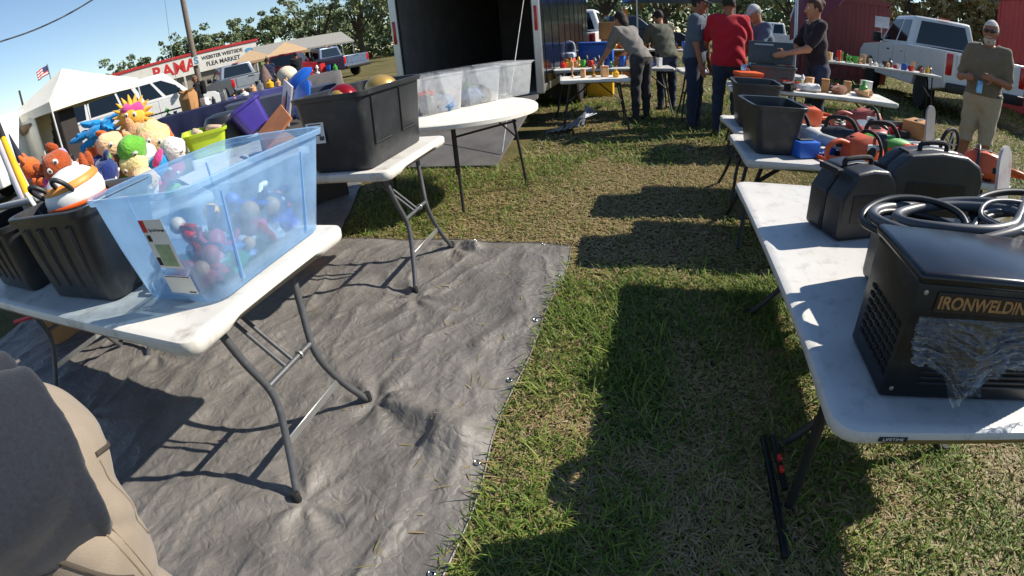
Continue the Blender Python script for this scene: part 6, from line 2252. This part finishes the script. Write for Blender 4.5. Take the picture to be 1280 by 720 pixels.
q.lathe([(0.20, 0), (0.22, 0.3), (0.16, 0.42), (0.19, 0.45)], 10)
lump(q, 4, 0.35, 5)
one('paper_bag', q, CARD, 'crumpled brown paper bag on the navy table by the van', 'bag', (-10.55, 8.75, 0.785), 0, None, 25)
q = MB()
q.prism([((0.16 if k % 2 == 0 else 0.07) * math.cos(2 * math.pi * k / 10), (0.16 if k % 2 == 0 else 0.07) * math.sin(2 * math.pi * k / 10)) for k in range(10)], 0, 0.03, 'z')
one('starfish', q, F_['orange'], 'orange starfish lying on the slate draped table', 'starfish', (-6.7, 8.15, 0.802), 0.4)
t = thing('hanging_cloth', 'brown striped cloth bundle hanging behind the walking man', 'cloth', (-10.9, 12.1, 0))
q = MB()
q.tube([(0, 0, 0), (0, 0, 1.45)], 0.02, 6)
obj('stand', q, STEEL, t)
q = MB()
q.lathe([(0.28, 0.5), (0.26, 0.9), (0.12, 1.3), (0.03, 1.46)], 14)
q.v = [(x * (1 + 0.25 * math.sin(7 * math.atan2(y, x))), y * (1 + 0.25 * math.sin(7 * math.atan2(y, x))), z) for x, y, z in q.v]
obj('cloth', q, mat('striped_brown', '#6b5751', 0.9, var=0.4, scale=14), t, 40)
q = MB()
q.ell((0, 0, 0), (0.34, 0.3, 0.3), 18)
one('cushion', q, mat('cream_cushion', '#d6cbb2', 0.9), 'big cream round cushion right of the hanging brown cloth', 'cushion', (-10.2, 12.3, 1.0), 0, None, 60)
q = MB()
q.lathe([(0.22, 0), (0.24, 0.7)], 14)
one('barrel', q, CARD, 'brown barrel under the cream cushion', 'barrel', (-10.2, 12.3, 0))
# wire cage panels in front of the van
t = thing('wire_cage', 'tall white wire cage panel in front of the van side', 'cage', (-12.6, 8.3, 0), R(55))
q = MB()
for k in range(15):
    x = -0.75 + 1.5 * k / 14
    top = 1.05 + 0.12 * math.sqrt(max(0, 1 - (x / 0.76) ** 2))
    q.tube([(x, 0, 0.05), (x, 0, top)], 0.005, 5)
for z in (0.3, 0.7, 1.05):
    q.tube([(-0.76, 0, z), (0.76, 0, z)], 0.008, 5)
obj('wire_panel', q, mat('cage_white', '#cfcabd', 0.5), t)
for s in (-1, 1):
    q = MB()
    q.tube([(s * 0.76, -0.3, 0.02), (s * 0.76, 0.3, 0.02)], 0.02, 6)
    obj('foot', q, STEEL, t)
# blue canopy and umbrella
t = thing('canopy_tent', 'blue pop-up canopy behind the people at the back tables', 'tent', (0.9, 19.5, 0), R(10))
q = MB()
h2 = 1.7
q.loft([[(h2, h2, 2.35), (-h2, h2, 2.35), (-h2, -h2, 2.35), (h2, -h2, 2.35)], [(h2, h2, 2.6), (-h2, h2, 2.6), (-h2, -h2, 2.6), (h2, -h2, 2.6)], [(0.05, 0.05, 3.4), (-0.05, 0.05, 3.4), (-0.05, -0.05, 3.4), (0.05, -0.05, 3.4)]])
obj('canopy', q, mat('blue_canvas', '#2456a8', 0.7, var=0.1), t, 0)
for sx in (-1, 1):
    for sy in (-1, 1):
        q = MB()
        q.tube([(sx * 1.66, sy * 1.66, 0), (sx * 1.66, sy * 1.66, 2.5)], 0.03, 6)
        obj('pole', q, STEEL, t)
t = thing('sun_umbrella', 'burgundy sun umbrella tilted sideways with one white panel', 'umbrella', (3.05, 9.6, 0), 0)
q = MB()
q.tube([(0, 0, 0), (0.0, 0, 1.5), (-0.10, 0.0, 2.0)], 0.02, 8)
obj('pole', q, STEEL, t)
Mu = Matrix.Translation((-0.05, 0, 1.95)) @ Matrix.Rotation(R(-48), 4, 'Y')
for k in range(8):
    q = MB()
    a0, a1 = 2 * math.pi * k / 8, 2 * math.pi * (k + 1) / 8
    pr = [(0.02, 0.30), (0.35, 0.24), (0.65, 0.10), (0.88, -0.12)]
    vs = [Mu @ Vector((r * math.cos(a), r * math.sin(a), z)) for r, z in pr for a in (a0, a1)]
    vs += [Mu @ Vector((r * 0.99 * math.cos(a), r * 0.99 * math.sin(a), z - 0.012)) for r, z in pr for a in (a0, a1)]
    fs = [(2 * i, 2 * i + 1, 2 * i + 3, 2 * i + 2) for i in range(3)] + [(8 + 2 * i, 10 + 2 * i, 11 + 2 * i, 9 + 2 * i) for i in range(3)] + [(6, 7, 15, 14)]
    q.add(vs, fs)
    obj('panel', q, mat('umbrella_white', '#d0ccd0', 0.7) if k == 3 else mat('umbrella_burgundy', '#6f2f3c', 0.7, var=0.1), t, 40)
q = MB()
q.lathe([(0.22, 0), (0.22, 0.05), (0.05, 0.1)], 16)
obj('base', q, LEG_DARK, t)
t = thing('feather_flag', 'narrow orange upright flag far behind the bending woman', 'flag', (-1.05, 20.0, 0))
q = MB()
q.tube([(0, 0, 0), (0, 0, 2.2)], 0.02, 6)
obj('pole', q, STEEL, t)
q = MB()
q.prism([(0.02, 0.9), (0.22, 0.95), (0.20, 2.0), (0.02, 2.2)], -0.006, 0.006)
obj('cloth', q, mat('flag_orange', '#e0862c', 0.7), t)
# ---------------------------------------------------------------- people
SKIN = mat('skin', '#b07a5c', 0.6, var=0.08, scale=8)
SKIN2 = mat('skin_tan', '#8e5c43', 0.6, var=0.08, scale=8)
def CL(n, c, **k):
    return mat('fabric_' + n, c, 0.9, var=k.get('var', 0.10), scale=k.get('scale', 30), bump=0.25, bscale=k.get('bs', 350), spec=0.15, sheen=0.15)

def body_parts(H, lean, arms, legs, girth=1.0, head_pitch=0.0, head_yaw=0.0, crouch=0.0):
    """joint positions; x forward, y left, z up"""
    J = {}
    hip = np.array([0, 0, 0.525 * H - crouch])
    up = np.array([math.sin(lean), 0, math.cos(lean)])
    fw = np.array([math.cos(lean), 0, -math.sin(lean)])
    J['hip'], J['up'], J['fw'] = hip, up, fw
    J['waist'] = hip + up * 0.10 * H
    J['chest'] = hip + up * 0.20 * H + fw * 0.005
    J['sh'] = hip + up * 0.285 * H
    J['neck'] = hip + up * 0.32 * H
    hp = lean * 0.6 + head_pitch
    hu = np.array([math.sin(hp) * math.cos(head_yaw), math.sin(hp) * math.sin(head_yaw), math.cos(hp)])
    J['hu'] = hu
    J['head'] = J['neck'] + hu * 0.078 * H
    hf = np.array([math.cos(hp) * math.cos(head_yaw), math.cos(hp) * math.sin(head_yaw), -math.sin(hp)])
    J['hf'] = hf - hu * (hf @ hu)
    J['hf'] = J['hf'] / np.linalg.norm(J['hf'])
    J['hs'] = np.cross(hu, J['hf'])
    for i, s in ((0, 1), (1, -1)):
        d1, d2 = (np.array(v, float) / np.linalg.norm(v) for v in arms[i])
        a = J['sh'] + np.array([0, s * 0.105 * H * (0.9 + 0.1 * girth), 0])
        J['S%d' % i] = a
        J['E%d' % i] = a + d1 * 0.175 * H
        J['W%d' % i] = J['E%d' % i] + d2 * 0.150 * H
        J['D%d' % i] = d2
        l1, l2 = (np.array(v, float) / np.linalg.norm(v) for v in legs[i])
        b = hip + np.array([0, s * 0.052 * H, -0.01 * H])
        J['H%d' % i] = b
        J['K%d' % i] = b + l1 * 0.245 * H
        J['A%d' % i] = J['K%d' % i] + l2 * 0.235 * H
    return J

def sd_torso(P, J, H, g, off=0.0):
    B = np.stack([J['fw'], np.array([0, 1, 0]), J['up']], 1)
    d = sell(P, J['hip'] + J['up'] * 0.015 * H, (0.070 * H * g + off, 0.098 * H * g + off, 0.085 * H + off), B)
    d = smin(d, sell(P, J['waist'] + J['fw'] * 0.008 * (g - 0.9) * 4, (0.064 * H * g ** 1.4 + off, 0.086 * H * g + off, 0.10 * H + off), B), 0.06)
    d = smin(d, sell(P, J['chest'], (0.068 * H * g + off, 0.103 * H * g + off, 0.115 * H + off), B), 0.06)
    d = smin(d, rcone(P, J['S0'] * 0.8 + J['sh'] * 0.2, J['S1'] * 0.8 + J['sh'] * 0.2, 0.036 * H + off, 0.036 * H + off), 0.05)
    return d

def sd_arm(P, J, H, i, off=0.0, upto=1.0, g=1.0):
    E = J['S%d' % i] + (J['E%d' % i] - J['S%d' % i]) * min(1, upto)
    d = rcone(P, J['S%d' % i], E, (0.032 * g) * H + off, (0.025 * g) * H + off * 1.2)
    if upto > 1:
        d = smin(d, rcone(P, J['E%d' % i], J['W%d' % i], 0.024 * H + off, 0.0165 * H + off), 0.02)
    return d

def sd_leg(P, J, H, i, off=0.0, g=1.0, upto=2.0):
    K, A = J['K%d' % i], J['A%d' % i]
    d = rcone(P, J['H%d' % i], K, 0.054 * H * g + off, 0.032 * H + off)
    if upto > 1:
        e = K + (A - K) * (upto - 1)
        d = smin(d, rcone(P, K, e, 0.032 * H + off, (0.032 - 0.012 * (upto - 1)) * H + off), 0.03)
        cv = K * 0.68 + A * 0.32
        if upto > 1.5:
            d = smin(d, sell(P, cv - J['fw'] * np.array([1, 1, 0]) * 0.012, (0.030 * H + off, 0.028 * H + off, 0.075 * H)), 0.02)
    return d

def sd_hand(P, J, H, i, curl=0.5):
    W, D = J['W%d' % i], J['D%d' % i]
    s = 1 if i == 0 else -1
    side = np.array([0, -s, 0.0])
    side = side - D * (side @ D)
    side /= np.linalg.norm(side)
    thumb = np.cross(D, side) * s
    if thumb[0] < 0:
        thumb = -thumb
    L = 0.105 * H
    pc = W + D * L * 0.30
    B = np.stack([thumb, side, D], 1)
    d = sell(P, pc, (0.024 * H, 0.011 * H, 0.032 * H), B)
    for k, (o, ln) in enumerate(((0.75, 0.40), (0.27, 0.46), (-0.25, 0.42), (-0.72, 0.33))):
        a = pc + D * L * 0.22 + thumb * o * 0.019 * H
        b = a + (D * 0.95 + side * 0.3 * curl) * L * ln * 0.5
        c = b + (D * (1 - 0.6 * curl) + side * 1.0 * curl) * L * ln * 0.5
        d = smin(d, np.minimum(rcone(P, a, b, 0.0050 * H, 0.0046 * H), rcone(P, b, c, 0.0046 * H, 0.0038 * H)), 0.005)
    a = pc - D * L * 0.08 + thumb * 0.020 * H
    b = a + (thumb * 0.7 + D * 0.6) * L * 0.22
    c = b + (thumb * 0.15 + D * 0.9 + side * 0.3) * L * 0.22
    d = smin(d, np.minimum(rcone(P, a, b, 0.0062 * H, 0.0054 * H), rcone(P, b, c, 0.0054 * H, 0.0042 * H)), 0.008)
    return smin(d, rcone(P, W - D * 0.03, pc, 0.0165 * H, 0.014 * H), 0.012)

def sd_head(P, J, H):
    B = np.stack([J['hf'], J['hs'], J['hu']], 1)
    c = J['head']
    q = (P - c) @ B / H
    d = sell(q, (-0.004, 0, 0.012), (0.054, 0.043, 0.056))
    d = smin(d, sell(q, (0.012, 0, -0.028), (0.034, 0.033, 0.036)), 0.025)
    d = smin(d, rcone(q, (0.048, 0, 0.006), (0.062, 0, -0.014), 0.005, 0.009), 0.008)      # nose
    d = smin(d, rcone(q, (0.042, -0.012, -0.033), (0.042, 0.012, -0.033), 0.006, 0.006), 0.006)   # lips
    d = smin(d, sell(q, (0.034, 0, -0.055), (0.014, 0.016, 0.010)), 0.012)      # chin
    for s in (-1, 1):
        d = smin(d, sell(q, (-0.002, s * 0.044, -0.004), (0.010, 0.005, 0.017)), 0.004)     # ear
        d = np.maximum(d, -(np.linalg.norm(q - np.array([0.056, s * 0.018, 0.008]), axis=-1) - 0.009)) # socket
    d = d * H
    return smin(d, rcone(P, J['neck'] - J['up'] * 0.05 * H, c - J['hu'] * 0.03 * H - J['hf'] * 0.01 * H, 0.034 * H, 0.030 * H), 0.02)

def bbox(J, keys, pad):
    A = np.array([J[k] for k in keys])
    return A.min(0) - pad, A.max(0) + pad

def person(label, loc, rz, H=1.75, lean=0.0, arms=None, legs=None, g=1.0, shirt=None, pants=None, skin=None, hair=None, shorts=False, sleeve=0.75, hp=0.0, hy=0.0, hairlong=False, cap=None, beard=None, glasses=False, hem=0.02, h=0.013, shoes=None, pack=None, crouch=0.0, tight=0.016, bun=False, belt=False, untuck=0.04):
    skin = skin or SKIN
    arms = arms or [((0.1, 0.15, -1), (0.3, 0.05, -1))] * 2
    legs = legs or [((0.04, 0.05, -1), (-0.02, 0.02, -1)), ((0.04, -0.05, -1), (-0.02, -0.02, -1))]
    J = body_parts(H, lean, arms, legs, g, hp, hy, crouch)
    t = thing('person', label, 'person', loc, rz)
    def fbody(P):
        d = sd_torso(P, J, H, g)
        for i in (0, 1):
            d = smin(d, sd_arm(P, J, H, i, 0, 2), 0.03)
            d = smin(d, sd_leg(P, J, H, i, 0.0 if shorts else -0.014), 0.03)
        return smin(d, sd_head(P, J, H), 0.015)
    ks = ['hip', 'head', 'S0', 'S1', 'E0', 'E1', 'W0', 'W1', 'K0', 'K1', 'A0', 'A1']
    lo, hi = bbox(J, ks, 0.13 * H)
    V, F = snet(fbody, lo, hi, h)
    q = MB().arr(V, F)
    # finer hands and head joined into the same skin mesh
    for i in (0, 1):
        w_ = J['W%d' % i] + J['D%d' % i] * 0.05 * H
        V, F = snet(lambda P: sd_hand(P, J, H, i), w_ - 0.085 * H, w_ + 0.085 * H, 0.0062)
        q.arr(V, F)
    V, F = snet(lambda P: sd_head(P, J, H) - 0.0008, J['head'] - 0.095 * H, J['head'] + 0.095 * H, 0.0075)
    q.arr(V, F)
    bd = obj('body', q, skin, t, 70)
    # feet / shoes
    for i in (0, 1):
        A = J['A%d' % i]
        fz = min(0.05, A[2])
        def fs(P):
            d = rcone(P, A + np.array([-0.02, 0, -0.01]), A + np.array([-0.03, 0, -0.05 * H / 1.75]), 0.040, 0.038)
            d = smin(d, rcone(P, A + np.array([0.0, 0, -0.055]), A + np.array([0.15, 0.0, -0.068]), 0.044, 0.034), 0.03)
            return np.maximum(d, -(P[..., 2] - (A[2] - 0.092)))
        V, F = snet(fs, A + np.array([-0.12, -0.09, -0.13]), A + np.array([0.24, 0.09, 0.06]), 0.012)
        obj('shoe', MB().arr(V, F), shoes or mat('dark_shoe', '#2b2927', 0.6), t, 60)
    # shirt
    hemz = J['hip'] - J['up'] * (untuck * H)
    def wr(P, amp):
        return amp * (np.sin(P[..., 2] * 38 + 3 * np.sin(P[..., 1] * 17) + 2 * np.sin(P[..., 0] * 13)) * 0.5 + fbm(P, 11, 2, 3) - 0.5)
    def fshirt(P):
        d = sd_torso(P, J, H, g, tight)
        for i in (0, 1):
            d = smin(d, sd_arm(P, J, H, i, tight, sleeve, 1.08), 0.03)
        d = d + wr(P, 0.011)
        if h < 0.01:
            d = d + 0.020 * (1 - np.abs(2 * vnoise(np.stack([P[..., 0] * 2.0 + P[..., 1] * 1.2, P[..., 1] * 7.0 - P[..., 0] * 3, P[..., 2] * 5], -1), 1.0, 12) - 1)) ** 3 - 0.008
            kk = (P - hemz) @ J['up']
            d = d - 0.004 * np.clip(1 - np.abs(kk - 0.012) / 0.012, 0, 1) + 0.003 * np.clip(1 - np.abs(kk - 0.030) / 0.004, 0, 1)
        k = (P - hemz) @ J['up']
        d = d - np.clip(0.10 - k, 0, 0.1) * 0.10
        d = np.maximum(d, -k)
        nk = np.linalg.norm(P - (J['neck'] + J['up'] * 0.012 * H + J['fw'] * 0.015), axis=-1) - 0.048 * H
        return np.maximum(d, -nk)
    lo, hi = bbox(J, ['hip', 'S0', 'S1', 'E0', 'E1', 'neck'] + (['W0', 'W1'] if sleeve > 1 else []), 0.16 * H)
    V, F = snet(fshirt, lo, hi, h)
    obj('shirt', MB().arr(V, F), shirt, t, 60)
    hz_top = J['hip'][2] + 0.05
    def fpants(P):
        o = (0.012 if h > 0.01 else 0.003) if not shorts else 0.020
        B = np.stack([J['fw'], np.array([0, 1, 0]), J['up']], 1)
        d = sell(P, J['hip'] + J['up'] * 0.015 * H, (0.070 * H * g + o, 0.098 * H * g + o, 0.085 * H + o), B)
        for i in (0, 1):
            d = smin(d, sd_leg(P, J, H, i, o + 0.004, 1.0, 1.98 if not shorts else 1.06), 0.03)
        d = d + wr(P, 0.009)
        if h < 0.01:
            Q = np.stack([P[..., 0] * 3 + P[..., 2] * 4, P[..., 1] * 5 + P[..., 2] * 2.5, P[..., 2] * 9 - P[..., 0] * 7 - np.abs(P[..., 1]) * 5], -1)
            d = d + 0.014 * (1 - np.abs(2 * vnoise(Q, 1.0, 22) - 1)) ** 3 * np.clip((hz_top - P[..., 2]) / 0.25, 0.15, 1) - 0.003 + 0.004 * (fbm(P, 14, 2, 8) - 0.5)
        k = (P - (J['hip'] + J['up'] * 0.075 * H)) @ J['up']
        d = np.maximum(d, k)
        if shorts:
            d = np.maximum(d, -(P[..., 2] - (min(J['K0'][2], J['K1'][2]) + 0.0)))
        return d
    lo, hi = bbox(J, ['hip', 'K0', 'K1', 'A0', 'A1'], 0.15 * H)
    V, F = snet(fpants, lo, hi, h)
    obj('shorts' if shorts else 'trousers', MB().arr(V, F), pants, t, 60)
    if belt:
        def fb(P):
            Bt = np.stack([J['fw'], np.array([0, 1, 0]), J['up']], 1)
            d = sell(P, J['hip'] + J['up'] * 0.015 * H, (0.070 * H * g + 0.026, 0.098 * H * g + 0.026, 0.085 * H + 0.03), Bt)
            k = (P - (J['hip'] + J['up'] * 0.045 * H)) @ J['up']
            return np.maximum(d, np.abs(k) - 0.02)
        V, F = snet(fb, J['hip'] - 0.18 * H, J['hip'] + 0.18 * H, 0.013)
        obj('belt', MB().arr(V, F), mat('brown_belt', '#3a2519', 0.5), t, 60)
    B = np.stack([J['hf'], J['hs'], J['hu']], 1)
    c = J['head']
    def loc_(p):
        return c + B @ (np.array(p) * H)
    for s in (-1, 1):
        e = MB()
        e.ell(loc_((0.046, s * 0.018, 0.008)), 0.0065 * H, 10)
        eo = obj('eye', e, mat('eye_white', '#d6d0c8', 0.3), bd, 60)
        e = MB()
        e.ell(loc_((0.0506, s * 0.0178, 0.008)), 0.0032 * H, 8)
        obj('iris', e, mat('iris_dark', '#2a1c14', 0.3), eo.parent, 60)
    def headpart(nm, fn, m_, pad=0.11):
        V, F = snet(fn, c - pad * H, c + pad * H, 0.009)
        return obj(nm, MB().arr(V, F), m_, t, 60)
    if hair:
        def fh(P):
            q_ = (P - c) @ B / H
            d = sell(q_, (-0.007, 0, 0.016), (0.058, 0.0475, 0.060))
            if hairlong:
                d = smin(d, sell(q_, (-0.036, 0, -0.035), (0.030, 0.042, 0.055)), 0.02)
            if bun:
                d = smin(d, sell(q_, (-0.055, 0, 0.035), (0.028, 0.028, 0.028)), 0.01)
            d = d + 0.004 * (vnoise(q_, 120, 3) - 0.5)
            face = np.maximum(-(q_[..., 0] - 0.018 - 0.3 * (q_[..., 2] - 0.04)), q_[..., 2] - 0.040)
            cut = np.minimum(np.minimum(q_[..., 0] - 0.016, 0.036 - q_[..., 2]), 1)
            d = np.maximum(d, cut)
            if not hairlong:
                d = np.maximum(d, -(q_[..., 2] + 0.030 + 0.3 * q_[..., 0]))
            return d * H
        headpart('hair', fh, hair)
    if cap:
        def fc(P):
            q_ = (P - c) @ B / H
            d = sell(q_, (-0.004, 0, 0.016), (0.060, 0.050, 0.064))
            d = np.maximum(d, -(q_[..., 2] - 0.026 + 0.12 * q_[..., 0]))
            br = np.maximum(sell(q_, (0.055, 0, 0.022), (0.050, 0.040, 0.20)), np.abs(q_[..., 2] - 0.024 + 0.25 * (q_[..., 0] - 0.05)) - 0.0032)
            br = np.maximum(br, -(q_[..., 0] - 0.03))
            return np.minimum(d, br) * H
        headpart('cap', fc, cap, 0.125)
    if beard:
        def fbd(P):
            q_ = (P - c) @ B / H
            d = sell(q_, (0.016, 0, -0.046), (0.033, 0.036, 0.034))
            d = smin(d, rcone(q_, (0.045, -0.014, -0.026), (0.045, 0.014, -0.026), 0.006, 0.006), 0.008)
            d = np.maximum(d, -(np.linalg.norm((q_ - np.array([0.055, 0, -0.034])) / np.array([1, 1.6, 0.6]), axis=-1) - 0.010))
            d = d + 0.006 * (vnoise(q_, 90, 5) - 0.5)
            return d * H
        headpart('beard', fbd, beard)
    if glasses:
        q = MB()
        for s in (-1, 1):
            q.ell(loc_((0.058, s * 0.019, 0.008)), (0.006 * H, 0.016 * H, 0.011 * H), 12, rot=Matrix(B.tolist()))
            q.tube([loc_((0.058, s * 0.033, 0.010)), loc_((0.0, s * 0.047, 0.008))], 0.002 * H, 5)
        q.tube([loc_((0.060, -0.006, 0.011)), loc_((0.060, 0.006, 0.011))], 0.002 * H, 5)
        obj('sunglasses', q, mat('dark_lens', '#16100f', 0.15), t, 60)
    return t, J

GREYT = CL('slate', '#4f5a68')
# man bending over at the near left
def V3(*a):
    return a
pm, Jm = person('man in dark grey shirt and khaki cargo trousers bending forward at the lower left', (-0.83, 0.12, 0), R(-92), 1.72, R(74), [((0.35, 0.1, -1), (0.5, 0.05, -1)), ((0.35, -0.1, -1), (0.5, -0.05, -1))],
               [((0.10, 0.10, -1), (-0.12, 0.03, -1)), ((-0.03, -0.10, -1), (-0.10, -0.02, -1))], 1.02, CL('charcoal_heather', '#20232b', var=0.25, scale=160, bs=500), CL('khaki', '#8d8071', var=0.06, bs=600), SKIN, mat('brown_hair', '#3a2a20', 0.8), h=0.0085, tight=0.030, untuck=0.022)
# pockets, seams and stitching on the near man, laid on the cloth surface
def on_cloth(o, pts, r, nm, m_, d, off=0.0006, n=10, flat=0.5):
    """a seam: the polyline is dropped along direction d onto the cloth"""
    bv = BVHTree.FromPolygons([v.co for v in o.data.vertices], [p.vertices[:] for p in o.data.polygons])
    out = []
    for p in spline(pts, n):
        hit, nn, _, _ = bv.ray_cast(Vector(p), Vector(d))
        if hit is not None:
            out.append(hit + nn * off)
    if len(out) < 3:
        return None
    q = MB()
    q.tube(out, r, 6)
    return obj(nm, q, m_, o, 60)
trs = [c for c in pm.children if c.name.startswith('trousers')][0]
ST = mat('khaki_stitch', '#7d6f59', 0.9)
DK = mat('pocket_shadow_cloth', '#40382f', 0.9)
hz = Jm['hip'][2]
for s in (1, -1):
    sd = (0, -s, 0)
    on_cloth(trs, [(0.0, s * 0.5, hz + 0.05), (-0.005, s * 0.5, hz - 0.15), (0.0, s * 0.5, hz - 0.35), (0.01, s * 0.5, hz - 0.6)], 0.0016, 'side_seam', ST, sd)
    on_cloth(trs, [(-0.012, s * 0.5, hz + 0.05), (-0.017, s * 0.5, hz - 0.15), (-0.012, s * 0.5, hz - 0.35), (-0.002, s * 0.5, hz - 0.6)], 0.0009, 'stitching', ST, sd)
    on_cloth(trs, [(0.085, s * 0.5, hz - 0.03), (0.05, s * 0.5, hz - 0.10), (0.01, s * 0.5, hz - 0.16)], 0.0045, 'pocket_opening', DK, sd)
    bk = (1, 0, 0)
    on_cloth(trs, [(-0.5, s * 0.16, hz + 0.01), (-0.5, s * 0.11, hz - 0.02), (-0.5, s * 0.045, hz - 0.03)], 0.0040, 'pocket_opening', DK, bk)
    on_cloth(trs, [(-0.5, s * 0.16, hz), (-0.5, s * 0.155, hz - 0.15), (-0.5, s * 0.10, hz - 0.18), (-0.5, s * 0.05, hz - 0.16), (-0.5, s * 0.045, hz - 0.04)], 0.0012, 'pocket_stitching', ST, bk, n=14)
person('man in black t-shirt and cap walking past the white van', (-14.0, 12.1, 0), R(225), 1.68, R(4), [((0.25, 0.1, -1), (0.5, 0, -1)), ((-0.35, -0.1, -1), (0.1, 0, -1))], [((0.35, 0.04, -1), (0.05, 0, -1)), ((-0.2, -0.04, -1), (-0.5, 0, -1))], 1.08, CL('black', '#1a1a1e'), CL('dark_olive', '#2f2c28'), SKIN2, None, cap=CL('brown_cap', '#6e5646'))
person('man in navy shirt standing with his back turned by the market stalls', (-13.9, 15.7, 0), R(130), 1.78, R(5), None, None, 1.12, CL('navy', '#1f2740'), CL('dark_jeans', '#2a3347', var=0.25, scale=9), SKIN2, mat('dark_hair', '#1d1714', 0.8))
person('man in black shirt right of the navy shirted man', (-13.8, 17.4, 0), R(150), 1.80, R(3), None, None, 1.1, CL('black', '#1a1a1e'), CL('dark_jeans', '#2a3347', var=0.25, scale=9), SKIN2, mat('dark_hair', '#1d1714', 0.8))
person('dark haired woman in grey top bending over the glassware table', (-0.15, 7.55, 0), R(140), 1.72, R(38), [((0.5, 0.15, -1), (0.7, 0, -0.8)), ((0.5, -0.15, -1), (0.8, 0, -0.6))], None, 0.95, CL('grey_top', '#77736e', var=0.2), CL('patterned', '#3b3a3c', var=0.5, scale=60), SKIN, mat('dark_hair', '#1d1714', 0.8), hairlong=True)
person('person in olive shirt leaning beside the bending woman', (0.25, 8.6, 0), R(120), 1.70, R(25), [((0.5, 0.15, -1), (0.8, 0, -0.5)), ((0.5, -0.15, -1), (0.8, 0, -0.5))], None, 1.1, CL('olive', '#55564a'), CL('dark_jeans', '#2a3347', var=0.25, scale=9), SKIN, mat('dark_hair', '#1d1714', 0.8))
person('man in slate grey shirt and dark cap next to the man in red', (0.56, 6.95, 0), R(-20), 1.79, R(6), [((0.1, 0.12, -1), (0.25, 0, -1)), ((0.1, -0.12, -1), (0.25, 0, -1))], None, 1.1, GREYT, CL('dark_jeans', '#2a3347', var=0.25, scale=9), SKIN2, mat('dark_hair', '#1d1714', 0.8), cap=CL('dark_cap', '#33343a'))
person('man in bright red shirt with his back to the camera', (0.96, 6.62, 0), R(86), 1.79, R(7), [((0.35, 0.3, -1), (0.8, -0.1, -0.5)), ((0.35, -0.3, -1), (0.8, 0.1, -0.5))], None, 1.18, CL('red', '#a81f2c'), CL('dark_jeans', '#2a3347', var=0.25, scale=9), SKIN2, mat('dark_hair', '#1d1714', 0.8))
person('older man in white cap and blue grey shirt looking down', (1.62, 7.35, 0), R(200), 1.74, R(18), [((0.5, 0.15, -1), (0.8, 0, -0.4)), ((0.5, -0.15, -1), (0.8, 0, -0.4))], None, 1.08, CL('blue_grey', '#56657a'), CL('dark_jeans', '#2a3347', var=0.25, scale=9), SKIN, mat('grey_hair', '#8d8a86', 0.8), cap=CL('white_cap', '#b9b7b9'), hp=0.3)
person('young woman with brown hair and dark t-shirt reaching over the tables', (2.0, 6.25, 0), R(185), 1.78, R(8), [((0.6, 0.1, -1), (1, 0.1, -0.25)), ((0.55, -0.1, -1), (1, -0.1, -0.35))], None, 0.92, CL('plum_black', '#2a2228'), CL('dark_jeans', '#2a3347', var=0.25, scale=9), SKIN, mat('chestnut_hair', '#4a2d20', 0.8), hairlong=False, bun=True)
person('white bearded man in sunglasses, khaki shirt and shorts, standing by the red container', (3.56, 5.15, 0), R(225), 1.75, R(2), [((0.15, 0.25, -1), (0.9, -0.5, 0.15)), ((0.15, -0.25, -1), (0.9, 0.45, 0.05))], None, 1.12, CL('khaki_olive', '#6f6453'), CL('stone_shorts', '#a3937c'), SKIN2, mat('white_hair', '#c9c3bb', 0.85), shorts=True, beard=mat('white_beard', '#a9a196', 0.9), glasses=True, belt=True, untuck=-0.03, shoes=mat('brown_shoe', '#4d3a2c', 0.7))

# things the background people hold or carry
t = thing('backpack', 'black backpack worn by the man walking past the white van', 'backpack', (-13.86, 12.24, 1.22), R(225))
q = MB()
q.box((0, 0, 0), (0.18, 0.30, 0.46), None, 0.06, 3)
obj('bag', q, CL('pack_black', '#1c1d20'), t)
for s in (-1, 1):
    q = MB()
    q.tube(spline([(0.05, s * 0.11, 0.2), (0.2, s * 0.11, 0.22), (0.24, s * 0.12, 0.05), (0.06, s * 0.12, -0.15)], 5), 0.015, 6)
    obj('strap', q, CL('pack_black', '#1c1d20'), t)
t = thing('drink_can', 'small pale blue can held in front by the white bearded man', 'can', (3.34, 4.92, 1.06), 0)
q = MB()
q.lathe([(0.02, -0.06), (0.032, -0.055), (0.032, 0.05), (0.025, 0.06), (0.02, 0.058)], 14)
obj('body', q, mat('pale_blue_can', '#7fb0d8', 0.35, 0.3, var=0.3, scale=30), t)
